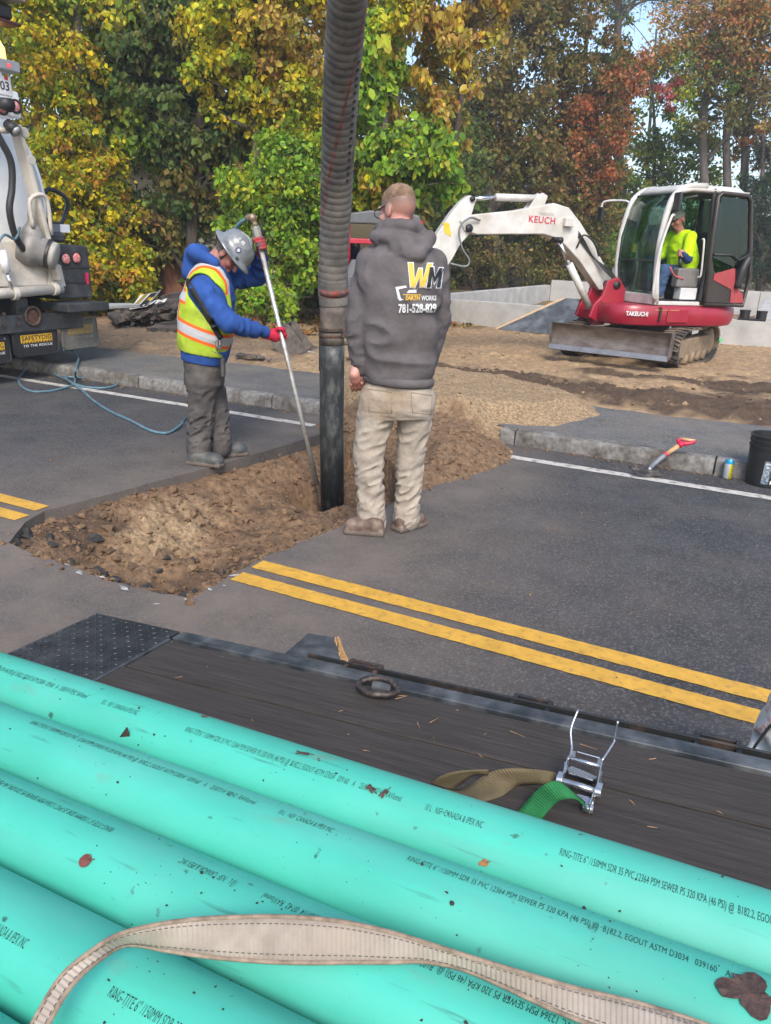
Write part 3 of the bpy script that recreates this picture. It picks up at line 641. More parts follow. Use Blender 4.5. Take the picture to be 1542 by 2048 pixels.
# green sewer pipes
PRAD = .0797
def pipe_mat():
    m = mat('green_pvc', (.060, .435, .325), .50, vary=.09, vscale=3, spec=.5, stretch=(1, 3, 3)); t = m.node_tree; N = t.nodes; L = t.links; b = N['Principled BSDF']; tc = N.new('ShaderNodeTexCoord'); last = b.inputs['Base Color'].links[0].from_socket
    for sc, st, a, c, col_, amt in ((34, (1, 1, 1), .69, .74, (.02, .07, .055), .85), (9, (.25, 2.2, 2.2), .58, .80, (.09, .33, .26), .6), (55, (.12, 1.4, 1.4), .66, .76, (.03, .13, .10), .6), (16, (.5, 1, 1), .66, .78, (.16, .22, .16), .6), (3.5, (.5, 1, 1), .50, .72, (.14, .46, .38), .55)):
        mp = N.new('ShaderNodeMapping'); mp.inputs['Scale'].default_value = st; L.new(tc.outputs['Object'], mp.inputs[0]); oi = N.new('ShaderNodeObjectInfo'); ad = N.new('ShaderNodeVectorMath'); ad.operation = 'ADD'; mu = N.new('ShaderNodeMath'); mu.operation = 'MULTIPLY'; mu.inputs[1].default_value = 13.7; L.new(oi.outputs['Random'], mu.inputs[0]); L.new(mp.outputs[0], ad.inputs[0]); L.new(mu.outputs[0], ad.inputs[1])
        n = N.new('ShaderNodeTexNoise'); n.inputs['Scale'].default_value = sc; n.inputs['Detail'].default_value = 4; L.new(ad.outputs[0], n.inputs[0]); mr = N.new('ShaderNodeMapRange'); L.new(n.outputs[0], mr.inputs[0]); mr.inputs[1].default_value = a; mr.inputs[2].default_value = c; mr.inputs[4].default_value = amt
        x = N.new('ShaderNodeMix'); x.data_type = 'RGBA'; L.new(mr.outputs[0], x.inputs[0]); L.new(last, x.inputs[6]); x.inputs[7].default_value = (*col_, 1); last = x.outputs[2]
    L.new(last, b.inputs['Base Color']); return m
PVC = pipe_mat(); INK = mat('printing_ink', (.010, .05, .046), .6, vary=.3, vscale=90)
MSG = ['RING-TITE 6" /150MM SDR 35 PVC 12364 PSM SEWER PS 320 KPA (46 PSI) @  B182.2, EGOUT ASTM D3034   039160    A    25/07/14  07:42  RAVlomel', '10 L   NSF  CANADA & IPEX INC']
_T = [textmesh(s, .0172, spacing=1.02, bold=-.00008, width=1.0) for s in MSG]
def pipe_print(parent, u0, ang, flip=False, length=.46, tail=(.50, .60)):
    for k, (V, F) in enumerate(_T):
        b = MB()
        Wd = V[:, 0].max(); L_ = length if k == 0 else tail[1] - tail[0]; off = 0 if k == 0 else tail[0]
        x = off + V[:, 0] / Wd * L_; y = V[:, 1] - .0065; s = -1 if flip else 1
        th = ang + s * y / PRAD; b.add(np.stack([u0 + s * x, np.sin(th) * (PRAD + .0006), PRAD + np.cos(th) * (PRAD + .0006)], 1), F); b.build('printed_text', INK, parent)
pl = ['green sewer pipe nearest the trailer edge, beside the deck planks', 'second green sewer pipe from the trailer edge, with torn brown leaf at right', 'third green sewer pipe from the trailer edge, lettering upside down', 'green sewer pipe at the lower left corner, under the tan strap', 'green sewer pipe mostly below the bottom of the picture']
pipes = []
prints = [[(-.918, -18.5, 0), (-.198, -20, 0), (-1.64, -18, 0)], [(-1.19, 6, 0), (-.389, 6, 0), (.43, 6, 0)], [(-.81, 7, 1), (-.0, 6, 1), (.81, 7, 1)], [(-.602, -23, 0), (-1.42, -23, 0), (.2, -23, 0)], [(-.5, 0, 0)]]
for k in range(5):
    b = MB(); ends = (-2.35 + .04 * (k % 3), 1.85 + .05 * (k % 2)); b.lathe([(PRAD, ends[0]), (PRAD, ends[1]), (PRAD - .0047, ends[1]), (PRAD - .0047, ends[0])], 72, (0, 0, PRAD), roty(PI / 2), close=True)
    o = b.build('sewer_pipe', PVC, None, True); o.data.polygons.foreach_set('use_smooth', [True] * len(o.data.polygons))
    md = o.modifiers.new('edge', 'EDGE_SPLIT'); md.split_angle = math.radians(50)
    mm = Matrix([list(PR[i]) + [0.0] for i in range(3)] + [[0, 0, 0, 1]]); mm.translation = Vector(PO - PY_ * .1596 * k); o.matrix_world = mm
    tag(o, pl[k], 'pipe', 'green pipes lying side by side on the trailer'); pipes.append(o)
    for (u0, an, fl) in prints[k]: pipe_print(o, u0, math.radians(an), bool(fl), *((.458, (.50, .599)) if k == 0 else (.53, (.575, .675))))
for k in range(5):      # crumbs of dirt lying on the pipes
    rr_ = np.random.default_rng(900 + k); n_ = 105; u_ = rr_.uniform(-1.6, .25, n_); cl_ = rr_.uniform(-1.5, .2, 9); u_[:80] = cl_[rr_.integers(0, 9, 80)] + rr_.normal(0, .035, 80); th_ = rr_.normal(-.25, .55, n_); th_ = np.clip(th_, -1.35, .9); rd = np.minimum(.0035, .0005 + rr_.exponential(.0006, n_))
    clods('dirt_crumb', np.stack([u_, np.sin(th_) * (PRAD + rd * .3), PRAD + np.cos(th_) * (PRAD + rd * .3)], 1), rd, mat('dark_crumb', (.03, .028, .025), .9), pipes[k], .7, 30 + k)
def on_pipe(px, py, k):      # point of pipe k seen at a pixel: pipe-frame coordinates and outward normal
    d = PR.T @ rayd(px, py); o = PR.T @ (CO - (PO - PY_ * .1596 * k)) - np.array([0, 0, PRAD]); A = d[1] ** 2 + d[2] ** 2; B = o[1] * d[1] + o[2] * d[2]; C_ = o[1] ** 2 + o[2] ** 2 - PRAD ** 2
    t = (-B - math.sqrt(max(0, B * B - A * C_))) / A; p = o + d * t; return p[0], math.atan2(p[1], p[2])
LEAFD = mat('dead_leaf_brown', (.075, .042, .033), .7, vary=.35, vscale=60, bump=.002, bscale=150); LEAFR = mat('dead_leaf_red', (.16, .045, .035), .7, vary=.3, vscale=60); LEAFO = mat('dead_leaf_orange', (.36, .15, .05), .7, vary=.3, vscale=80)
def leaf_on_pipe(px, py, k, size, rot, m, label, lobes=5, ragged=.35, seed=0, asp=.7, curl=.15):
    rr = random.Random(seed); u0, th0 = on_pipe(px, py, k); b = MB(); n = 26; ring = []
    for i in range(n):
        a = 2 * PI * i / n; rad = size * (1 - ragged * (.5 + .5 * math.cos(lobes * a)) * rr.uniform(.4, 1.2)); x = rad * math.cos(a); y = rad * math.sin(a) * asp
        ring.append((x * math.cos(rot) - y * math.sin(rot), x * math.sin(rot) + y * math.cos(rot)))
    def S3(x, y, hgt): th = th0 + y / PRAD; r_ = PRAD + .0012 + hgt; return (u0 + x, math.sin(th) * r_, PRAD + math.cos(th) * r_)
    vs = [S3(0, 0, .001)] + [S3(x * .55, y * .55, .001 + curl * size * .12) for x, y in ring] + [S3(x, y, curl * size * rr.uniform(.0, .9)) for x, y in ring]
    fs = [(0, 1 + i, 1 + (i + 1) % n) for i in range(n)] + [(1 + i, 1 + n + i, 1 + n + (i + 1) % n, 1 + (i + 1) % n) for i in range(n)]
    b.add(vs, fs); a = rot; b.tube([S3(math.cos(a) * size * .6, math.sin(a) * size * .6, .001), S3(math.cos(a) * size * 1.35, math.sin(a) * size * 1.35, .002)], [.0009, .0007], 5)
    W = [PO - PY_ * .1596 * k + PR @ np.array(p) for p in b.v]; c = np.mean(W, 0); b.v = [tuple(q - c) for q in W]
    o = b.build('dead_leaf', m); o.location = c; md = o.modifiers.new('thick', 'SOLIDIFY'); md.thickness = .0006; return tag(o, label, 'leaf', 'dead leaves on the pipes')
leaf_on_pipe(1492, 1985, 1, .034, .15, LEAFD, 'large torn dark brown leaf on second pipe at right edge', 3, .55, 3, .95)
leaf_on_pipe(172, 1722, 2, .0115, .4, LEAFR, 'small dark red leaf on the third pipe', 2, .2, 5, .8)
leaf_on_pipe(968, 1726, 0, .0085, .5, LEAFO, 'small orange leaf scrap low on the outermost pipe', 3, .5, 7)
leaf_on_pipe(408, 1434, 0, .007, .3, LEAFR, 'tiny red leaf on the upper edge of the outermost pipe', 2, .2, 8)
leaf_on_pipe(605, 1508, 0, .016, .2, LEAFD, 'thin curled dark leaf strip on the outermost pipe, left of centre', 4, .6, 11, .35)
leaf_on_pipe(742, 1578, 0, .012, -.4, LEAFD, 'dark leaf scrap on the outermost pipe near its lettering', 4, .6, 12, .6)
leaf_on_pipe(768, 1588, 0, .012, 1.2, LEAFD, 'second dark leaf scrap beside the lettering, nearer the seam', 4, .6, 13, .5)
# pointed leaf stuck upright in the groove between the two outer pipes
u0, th0 = on_pipe(248, 1478, 0); p0 = PO + PR @ np.array([u0, math.sin(th0) * PRAD, PRAD + math.cos(th0) * PRAD])
b = MB(); b.strip([(-.014, 0, -.003), (-.004, .001, .012), (.010, 0, .030)], [(.010, .006, -.004), (.011, .004, .012), (.011, .001, .030)], .0008); o = b.build('dead_leaf', LEAFD); o.location = p0; tag(o, 'pointed brown leaf standing between the two outermost pipes', 'leaf', 'dead leaves on the pipes')

# webbing
def webbing(name, c1, c2, rib=170):
    m = mat(name, c1, .9, vary=.2, vscale=12, col2=c2, c2scale=7, c2amt=.4, c2sharp=.35, spec=.2); t = m.node_tree; N = t.nodes; L = t.links; a = N.new('ShaderNodeAttribute'); a.attribute_name = 'along'
    s = N.new('ShaderNodeMath'); s.operation = 'MULTIPLY'; s.inputs[1].default_value = rib * 2 * PI; L.new(a.outputs['Fac'], s.inputs[0]); q = N.new('ShaderNodeMath'); q.operation = 'SINE'; L.new(s.outputs[0], q.inputs[0])
    bp = N.new('ShaderNodeBump'); bp.inputs['Distance'].default_value = .0005; L.new(q.outputs[0], bp.inputs['Height']); L.new(bp.outputs[0], N['Principled BSDF'].inputs['Normal']); return m
def strap_mesh(name, L_, R_, m, parent=None, th=.0024, rows=4, sag=0.0):
    n = len(L_); L_ = np.asarray(L_); R_ = np.asarray(R_); al = np.concatenate([[0], np.cumsum(np.linalg.norm(np.diff((L_ + R_) / 2, axis=0), axis=1))]); V = []; A = []
    d = np.gradient((L_ + R_) / 2, axis=0); nn = np.cross(d, R_ - L_); nn /= np.linalg.norm(nn, axis=1)[:, None]
    for i in range(n):
        for j in range(rows + 1): t = j / rows; V.append(L_[i] * (1 - t) + R_[i] * t + nn[i] * sag * 4 * t * (1 - t)); A.append(al[i])
    k = rows + 1; F = [(i * k + j, (i + 1) * k + j, (i + 1) * k + j + 1, i * k + j + 1) for i in range(n - 1) for j in range(rows)]
    me = fastmesh(name, np.array(V), np.array(F)); setattr_f(me, 'along', A); o = link(name, me, m, parent, True); md = o.modifiers.new('thick', 'SOLIDIFY'); md.thickness = th; md.offset = 0; return o
tan = webbing('tan_webbing', (.38, .325, .27), (.26, .21, .165)); olive = webbing('olive_webbing', (.17, .135, .075), (.10, .08, .05), 200); greenw = webbing('green_webbing', (.035, .22, .075), (.02, .15, .05), 200)
def PLw(px, py, w_): return onplane(px, py, PO + PZ_ * w_, PZ_)
top = [(52, 2070, .178), (118, 1958, .205), (185, 1900, .220), (240, 1868, .222), (320, 1848, .216), (400, 1838, .208), (480, 1834, .204), (560, 1833, .202), (640, 1838, .2), (700, 1846, .198), (780, 1864, .195), (850, 1885, .192), (925, 1909, .190), (1000, 1932, .187), (1080, 1956, .183), (1150, 1976, .180), (1230, 1995, .177), (1300, 2013, .175), (1400, 2045, .172), (1500, 2085, .17)]
bot = [(78, 2082, .180), (140, 1976, .203), (205, 1915, .205), (258, 1889, .190), (330, 1900, .180), (400, 1911, .172), (480, 1919, .168), (560, 1924, .166), (640, 1925, .1655), (700, 1924, .166), (780, 1924, .168), (850, 1923, .170), (925, 1938, .168), (1000, 1969, .166), (1080, 2007, .1655), (1150, 2037, .165), (1230, 2066, .165), (1300, 2090, .165), (1400, 2123, .165), (1500, 2165, .165)]
TPt = spline([PLw(*q) for q in top], 150); TPb = spline([PLw(*q) for q in bot], 150); org = TPt[70].copy()
st = empty('ratchet_strap', org, None, 'long tan webbing strap curling over the green pipes in the foreground', 'strap')
strap_mesh('webbing', TPt - org, TPb - org, tan, st, .003, 4)
rim = MB(); rim.tube(TPt - org, .0030, 6); rim.tube(TPb - org, .0030, 6); rim.build('edge_binding', mat('strap_edge', (.27, .20, .145), .95, vary=.3, vscale=60, bump=.001, bscale=200), st, True)
b = MB()
for E_, O_, s in ((TPt, TPb, .16), (TPb, TPt, .16)):
    al = np.concatenate([[0], np.cumsum(np.linalg.norm(np.diff(E_, axis=0), axis=1))]); q = 0.0
    while q < al[-1] - .008:
        p = [np.array([np.interp(q + e, al, (E_ * (1 - s) + O_ * s)[:, c]) for c in range(3)]) - org for e in (0, .0042)]
        # stitches sit on the side that faces up
        i = int(np.searchsorted(al, q)); i = min(i, len(E_) - 2); nn = nrm(np.cross(E_[i + 1] - E_[i], O_[i] - E_[i])); nn = nn if nn @ (CO - E_[i]) > 0 else -nn
        b.tube([p[0] + nn * .0018, p[1] + nn * .0018], .0007, 4); q += .0074
b.build('stitching', mat('stitch_thread', (.085, .072, .062), .9), st)
# ratchet buckle lying on the deck
ZN = mat('zinc_plate', (.62, .63, .65), .28, .9, vary=.12, vscale=25, col2=(.35, .33, .32), c2scale=12, c2amt=.25)
def WL(px, py, w_): return TL(px, py, w_)
Zs = 7.009
def Q(x, y, w_): return TL(1080 + x / Zs, 1390 + y / Zs, w_)
rc = empty('ratchet_buckle', TO, TR, 'shiny zinc ratchet buckle with raised wire handles on the deck', 'ratchet'); c_l = Q(300, 1200, .03)
rc_o = c_l * 0
b = MB()
b.tube(spline([Q(395, 905, .052), Q(445, 755, .06), Q(435, 480, .088), Q(535, 205, .12)], 24), .0022, 8); b.build('handle_wire', ZN, rc, True); b = MB(); b.tube(spline([Q(870, 920, .052), Q(1030, 670, .068), Q(1045, 600, .075), Q(1092, 370, .115)], 24), .0022, 8); b.build('handle_wire', ZN, rc, True)
for side in ((395, 905, 300, 1215), (860, 990, 790, 1370)): b = MB(); b.bar(Q(side[0], side[1], .05), Q(side[2], side[3], .030), .0025, .02); b.build('handle_plate', ZN, rc, False, .001)
b = MB(); b.cyl(Q(425, 885, .052), Q(850, 1005, .052), .0042, seg=12); b.build('handle_bar', ZN, rc, True); b = MB(); b.cyl(Q(265, 1190, .030), Q(820, 1360, .030), .0065, seg=14); b.build('axle', ZN, rc, True)
for p in ((275, 1195), (812, 1365)): b = MB(); c = Q(*p, .030); b.cyl(c + (-.006, .0, 0), c + (.006, .0, 0), .011, seg=16); b.build('ratchet_wheel', ZN, rc, False, .001)
for p in ((290, 1150), (835, 1310)): b = MB(); c = Q(*p, .032); b.cyl(c + (-.005, 0, 0), c + (.005, 0, 0), .012, seg=8); b.build('pawl', ZN, rc, False, .001)
b = MB(); b.bar(Q(465, 790, .045), Q(455, 880, .048), .010, .003); b.bar(Q(850, 900, .045), Q(835, 985, .048), .010, .003); b.tube([Q(520, 795, .045), Q(840, 885, .045)], .0013, 6); b.build('release_bar', ZN, rc)
b = MB(); vs = [Q(380, 1040, .018), Q(400, 1110, .020), Q(560, 1150, .022), Q(740, 1215, .018), Q(800, 1160, .018), Q(620, 1080, .016), Q(440, 1010, .016)]
b.prism(vs, (0, 0, .003)); b.build('base_plate', ZN, rc, False, .001); b = MB(); b.prism([Q(500, 1400, .020), Q(640, 1520, .016), Q(590, 1570, .010), Q(660, 1600, .008), Q(740, 1560, .012), Q(760, 1500, .014), Q(680, 1440, .018)], (0, 0, .003)); b.build('base_plate', ZN, rc, False, .001)
for side in ((345, 1000, 320, 1240), (860, 1140, 690, 1600)): b = MB(); b.bar(Q(side[0], side[1], .022), Q(side[2], side[3], .016), .0025, .026); b.build('side_frame', ZN, rc, False, .001)
b = MB(); b.cyl(Q(600, 1575, .010), Q(745, 1610, .010), .008, seg=12); b.build('bolt', ZN, rc, True)
# loose olive strap end looping to the ratchet, and the green fixed strap
def S8(x, y, w_): return TL(850 + x / 4.4057, 1500 + y / 4.4057, w_)
os_ = empty('loose_strap', TO, TR, 'dusty olive webbing looped flat between pipes and ratchet', 'strap')
strap_mesh('webbing', spline([S8(150, 330, .012), S8(300, 350, .004), S8(420, 290, .006), S8(560, 200, .03), S8(720, 165, .048), S8(880, 165, .045), S8(1060, 180, .03), S8(1215, 215, .02)], 60), spline([S8(420, 480, .004), S8(560, 445, .003), S8(680, 405, .003), S8(760, 350, .004), S8(830, 315, .005), S8(930, 305, .006), S8(1080, 300, .008), S8(1230, 300, .010)], 60), olive, os_)
strap_mesh('webbing', spline([S8(60, 290, .01), S8(130, 235, .035), S8(250, 195, .05), S8(400, 180, .052), S8(560, 172, .045)], 40), spline([S8(240, 350, .005), S8(300, 310, .012), S8(380, 250, .028), S8(450, 215, .034), S8(555, 218, .03)], 40), olive, os_)
gs = empty('green_strap', TO, TR, 'short green webbing strap curling from the ratchet buckle', 'strap')
strap_mesh('webbing', spline([S8(800, 560, .004), S8(900, 450, .020), S8(975, 365, .045), S8(1060, 300, .068), S8(1150, 272, .074), S8(1230, 310, .066), S8(1330, 400, .045), S8(1400, 460, .028)], 60), spline([S8(1010, 640, .004), S8(1060, 570, .016), S8(1125, 495, .030), S8(1190, 445, .044), S8(1270, 428, .050), S8(1340, 440, .044), S8(1400, 490, .028), S8(1430, 540, .014)], 60), greenw, gs)
# white sack standing against the trailer at the right edge
b0 = G(1530, 1505, .3); cc = np.array([b0[0] + .085, b0[1] + .06, 0])
sk = empty('white_sack', cc, None, 'crumpled white sack with black cord and red print beside the trailer', 'sack')
body('bag', [cone(cc + (0, 0, .08), cc + (-.01, 0, .42), .135, .085, .02, 22, 3), cone(cc + (-.02, 0, .42), cc + (-.035, .01, .56), .07, .015, .012, 40, 4), ell(cc + (0, 0, .1), (.15, .13, .1))], mat('white_sack_plastic', (.62, .63, .60), .45, vary=.15, vscale=14, col2=(.45, .10, .07), c2scale=5, c2amt=.28, c2sharp=.05, bump=.004, bscale=25), sk, cc, .01, .04)
b = MB(); b.tube(spline([(-.14, -.03, .10), (-.115, -.06, .3), (-.06, -.06, .46)], 12), .004, 6); b.tube(spline([(-.08, -.12, .08), (-.07, -.11, .28), (-.04, -.07, .45)], 12), .004, 6); b.build('cord', mat('black_cord', (.02, .02, .022), .7), sk)
# ------------------------------------------------------------------ suction hose
HB = np.array([-2.86, 4.85, -.50])
def hp(px, py, k=1.0):           # on the hose line: pixel at the hose's distance times k
    d = rayd(px, py); t = np.hypot(HB[0], HB[1]) / np.hypot(d[0], d[1]) * k; return CO + d * t
hose = empty('suction_hose', HB, None, 'grey ribbed suction hose with dark steel nozzle hanging into the pit', 'hose')
path = spline([hp(668, 612, 1.0), hp(666, 560, .995), hp(672, 400, .965), hp(681, 200, .885), hp(695, 0, .80), hp(712, -160, .735), hp(735, -330, .68)], 600)
al = np.concatenate([[0], np.cumsum(np.linalg.norm(np.diff(path, axis=0), axis=1))]); n = int(al[-1] / .006); q = np.linspace(0, al[-1], n); path = np.stack([np.interp(q, al, path[:, c]) for c in range(3)], 1)
pitch = .050; ph = (q / pitch) % 1; rib = .0055 * np.abs(np.sin(PI * ph)) ** .6; cuff = q < .20
rad = np.where(cuff, .1065 + .002 * (np.abs((q - .12) / .05) < 1), .100 + rib + .0015 * vnoise(np.stack([q * 30, q * 0, q * 0], -1), 4)); rad[q < .01] = .098
HOSEM = mat('hose_rubber', (.185, .162, .135), .8, vary=.25, vscale=5, col2=(.085, .08, .078), c2scale=6, c2amt=.42, c2sharp=.3, bump=.003, bscale=50)
b = MB(); b.tube(path - HB, rad, 48, up=(0, 1, .2)); hb = b.build('ribbed_hose', HOSEM, hose, True)
REDP = mat('faded_red_stripe', (.26, .045, .035), .8, vary=.3, vscale=30, col2=(.13, .11, .10), c2scale=22, c2amt=.45)
def on_hose(i, ang, lift):
    d = nrm(path[min(i + 1, n - 1)] - path[max(i - 1, 0)]); u = nrm(RGT - d * (RGT @ d)); v = nrm(np.cross(u, d)); v = v if v @ FWD < 0 else -v      # v faces the viewer
    return path[i] + (rad[i] + lift) * (u * math.sin(ang) + v * math.cos(ang)) - HB
i0 = int(.62 / .006); i1 = int(2.05 / .006); L_ = []; R_ = []
for i in range(i0, min(i1, n)):
    t = (i - i0) / (i1 - i0); a = -.95 + 2.1 * t; L_.append(on_hose(i, a - .07, .0012)); R_.append(on_hose(i, a + .07, .0012))
b = MB(); b.strip(L_, R_); b.build('red_stripe', REDP, hb, True)
b = MB()
for k in range(17):
    i = int((.93 + k * pitch) / .006)
    if i < n: c = on_hose(i, .72 + .012 * k, .0012); c2 = on_hose(i, .72 + .012 * k, .004); b.cyl(c, c2, .011, seg=8)
b.build('printed_marks', mat('black_mark', (.02, .02, .02), .8), hb)
b = MB(); b.tube([hp(667, 574, .996) - HB, hp(667, 586, .998) - HB], .1095, 40); b.build('red_band', REDP, hb, True)
b = MB(); P1 = hp(668, 612); P2 = hp(665, 662); P3 = hp(664, 690); ax = nrm(P2 - P1)
STL = mat('muddy_steel', (.15, .125, .105), .6, .4, vary=.3, vscale=12, col2=(.24, .185, .14), c2scale=7, c2amt=.4, bump=.003, bscale=40)
b.tube([P1 - HB, P1 * .7 + P2 * .3 - HB, P2 * .95 + P1 * .05 - HB, P2 - HB], [.103, .1, .092, .092], 40); b.build('reducer', STL, hose, True)
for (a_, c_, r_) in (((664, 655), (664, 662), .1), ((664, 668), (664, 673), .098)):
    b = MB(); b.tube([hp(*a_) - HB, hp(*c_) - HB], r_, 36); b.build('coupling_ring', RUSTY, hose, False, .004)
b = MB(); b.tube([P2 - HB, P3 - HB], .088, 36); b.build('coupling_sleeve', STL, hose, True)
b = MB(); c = hp(690, 665) - HB; b.box(c - FWD * .05, (.035, .04, .07), rotz(.5)); b.build('clamp_lever', RUSTY, hose, False, .006)
NOZ = mat('nozzle_steel', (.040, .045, .046), .55, .3, vary=.3, vscale=8, col2=(.15, .15, .14), c2scale=20, c2amt=.30, c2sharp=.22, bump=.003, bscale=35, stretch=(1, 1, .45))
end = np.array([HB[0], HB[1], -.42]); b = MB(); b.tube([P3 - HB, hp(664, 720) - HB, hp(663, 850) - HB, end + ax * 0 - HB], [.092, .092, .091, .091], 48); b.build('nozzle_tube', NOZ, hose, True)
b = MB(); c = hp(641, 700) - HB; b.box(c, (.02, .05, .30), rotz(.45)); b.build('hinge_bar', STEEL_B, hose, False, .004)
# ------------------------------------------------------------------ air lance and its blue hose
W1P = G(430, 915)
LT = atd(511, 452, W1P, -.02); LBt = np.array([-2.955, 4.70, -.52]); LBt = G(647, 1022, -.42); LB2 = LBt + nrm(LBt - LT) * .12
lance = empty('air_lance', LBt, None, 'long silver air lance held in the pit by man in blue hoodie', 'tool')
ALU = mat('worn_aluminium', (.55, .54, .51), .4, .6, vary=.15, vscale=20, col2=(.36, .31, .25), c2scale=14, c2amt=.35)
LD = nrm(LBt - LT); b = MB(); b.tube([LT + LD * .1 - LBt, LT * .4 + LBt * .6 - LBt, -LD * .22], [.0165, .0165, .0165], 16); b.build('pole', ALU, lance, True)
b = MB(); b.tube([-LD * .22, -LD * .20, -LD * .10, -LD * .09, LB2 - LBt], [.02, .024, .026, .034, .034], 16); b.build('nozzle', RUSTY, lance, False, .003)
b = MB(); b.tube([LT - LBt, LT + LD * .03 - LBt, LT + LD * .13 - LBt], [.026, .034, .032], 8); b.build('valve_body', mat('cast_grey', (.30, .28, .25), .5, .5, vary=.2, vscale=30), lance, False, .004)
EL = atd(503, 434, W1P, -.02); b = MB(); b.tube(spline([LT - LBt, (LT + EL) / 2 + (0, 0, .01) - LBt, EL - LBt, atd(494, 437, W1P, .0) - LBt], 12), [.02] * 4 + [.027] * 4 + [.022] * 4, 12); b.build('swivel_elbow', mat('brass_worn', (.30, .22, .15), .5, .6, vary=.3, vscale=30), lance, True)
b = MB(); b.tube([LT + RGT * .035 + (0, 0, .03) - LBt, LT + RGT * .04 + LD * .07 - LBt], [.005, .008], 8); b.build('trigger', STEEL_B, lance, True)
def q4(x, y): return (x / 3.855, 640 + y / 3.855)
pts = [G(128, 700, .30)] + [G(*q4(x, y), z) for x, y, z in ((545, 235, .19), (590, 265, .17), (605, 300, .165), (592, 350, .165), (583, 395, .165), (580, 440, .02), (577, 475, .016), (560, 503, .016), (430, 540, .013), (330, 552, .013), (250, 550, .013), (180, 522, .013), (148, 480, .013), (150, 440, .013), (200, 392, .013), (290, 377, .013), (400, 412, .013), (520, 463, .02), (575, 492, .03), (650, 515, .013), (780, 525, .013), (870, 512, .013), (905, 491, .013), (850, 467, .013), (700, 453, .013), (580, 442, .022), (510, 440, .03), (520, 462, .035), (575, 500, .035), (640, 548, .013), (720, 620, .013), (850, 705, .013), (1000, 772, .013), (1150, 848, .013), (1270, 872, .013), (1350, 842, .02), (1425, 772, .06))]
pts += [atd(392, 800, W1P, .16), atd(402, 740, W1P, .22), atd(420, 640, W1P, .25), atd(440, 540, W1P, .22), atd(462, 475, W1P, .12), atd(478, 448, W1P, .04), atd(495, 437, W1P, .0)]
hs = spline(pts, 420); b = MB(); b.tube(hs - hs[60], .0125, 10); o = b.build('air_hose', mat('blue_hose_rubber', (.085, .175, .225), .55, vary=.2, vscale=6, col2=(.16, .22, .24), c2scale=10, c2amt=.3), None, True); o.location = hs[60]; tag(o, 'blue-grey air hose looped on the road below the truck flaps', 'hose')
# ------------------------------------------------------------------ shovel, can, bucket by the kerb
def z2(x, y, z): return G(1240 + x / 5.106, 850 + y / 5.106, z)
shv = empty('shovel', z2(300, 500, 0), None, 'short shovel with red D-grip propped on the kerb', 'shovel'); so_ = np.array(shv.location)
grip = z2(610, 205, .205); neck = z2(330, 415, .062); sock = z2(460, 305, .125)
BL = mat('shovel_blade_steel', (.016, .016, .017), .6, .0, vary=.3, vscale=15, col2=(.09, .07, .06), c2scale=14, c2amt=.3)
tl = z2(85, 420, .070); tr_ = z2(335, 450, .060); br = z2(428, 490, .034); bt = z2(370, 524, .018); bl = z2(190, 515, .020)
ctr = (tl + br + bl + tr_) / 4
b = MB(); ring = spline([tl, (tl + tr_) / 2 + (0, 0, -.004), tr_, br, bt, bl, tl], 37)[:-1]; V = [ctr - (0, 0, .005)] + [ctr * .5 + p * .5 - (0, 0, .004) for p in ring] + list(ring); m_ = len(ring)
b.add([v - so_ for v in V], [(0, 1 + i, 1 + (i + 1) % m_) for i in range(m_)] + [(1 + i, 1 + m_ + i, 1 + m_ + (i + 1) % m_, 1 + (i + 1) % m_) for i in range(m_)]); o = b.build('blade', BL, shv, True); md = o.modifiers.new('thick', 'SOLIDIFY'); md.thickness = .003
b = MB(); b.tube(spline([ctr * .5 + tr_ * .5 + (0, 0, .004), neck, sock], 12) - so_, np.linspace(.014, .021, 12), 12); b.build('socket', mat('galvanised', (.34, .35, .36), .45, .6, vary=.2, vscale=20), shv, True)
b = MB(); b.tube([sock - so_, grip - so_], [.019, .0185], 14); b.build('shaft', mat('varnished_ash', (.52, .32, .16), .5, vary=.2, vscale=14, stretch=(3, 3, 3)), shv, True)
REDPL = mat('red_plastic', (.55, .015, .06), .4, vary=.08)
gd = nrm(grip - sock); g1 = z2(612, 140, .245); g2 = z2(768, 165, .245)
b = MB(); b.tube([grip - gd * .01 - so_, grip + gd * .03 - so_], [.024, .024], 12); b.tube(spline([grip + gd * .02, (grip + g1) / 2 + (g1 - g2) * .12, g1], 8) - so_, [.018] * 3 + [.014] * 5, 10); b.tube(spline([grip + gd * .02, (grip + g2) / 2 + (g2 - g1) * .10, g2], 8) - so_, [.018] * 3 + [.014] * 5, 10); b.build('grip_yoke', REDPL, shv, True)
b = MB(); b.tube([g1 - so_, g2 - so_], .014, 12); b.build('grip_bar', mat('varnished_ash', (.5, .3, .15)), shv, True)
b = MB(); b.tube([sock - gd * .004 - so_, sock + gd * .015 - so_], .0235, 14); b.build('collar', REDPL, shv, True)
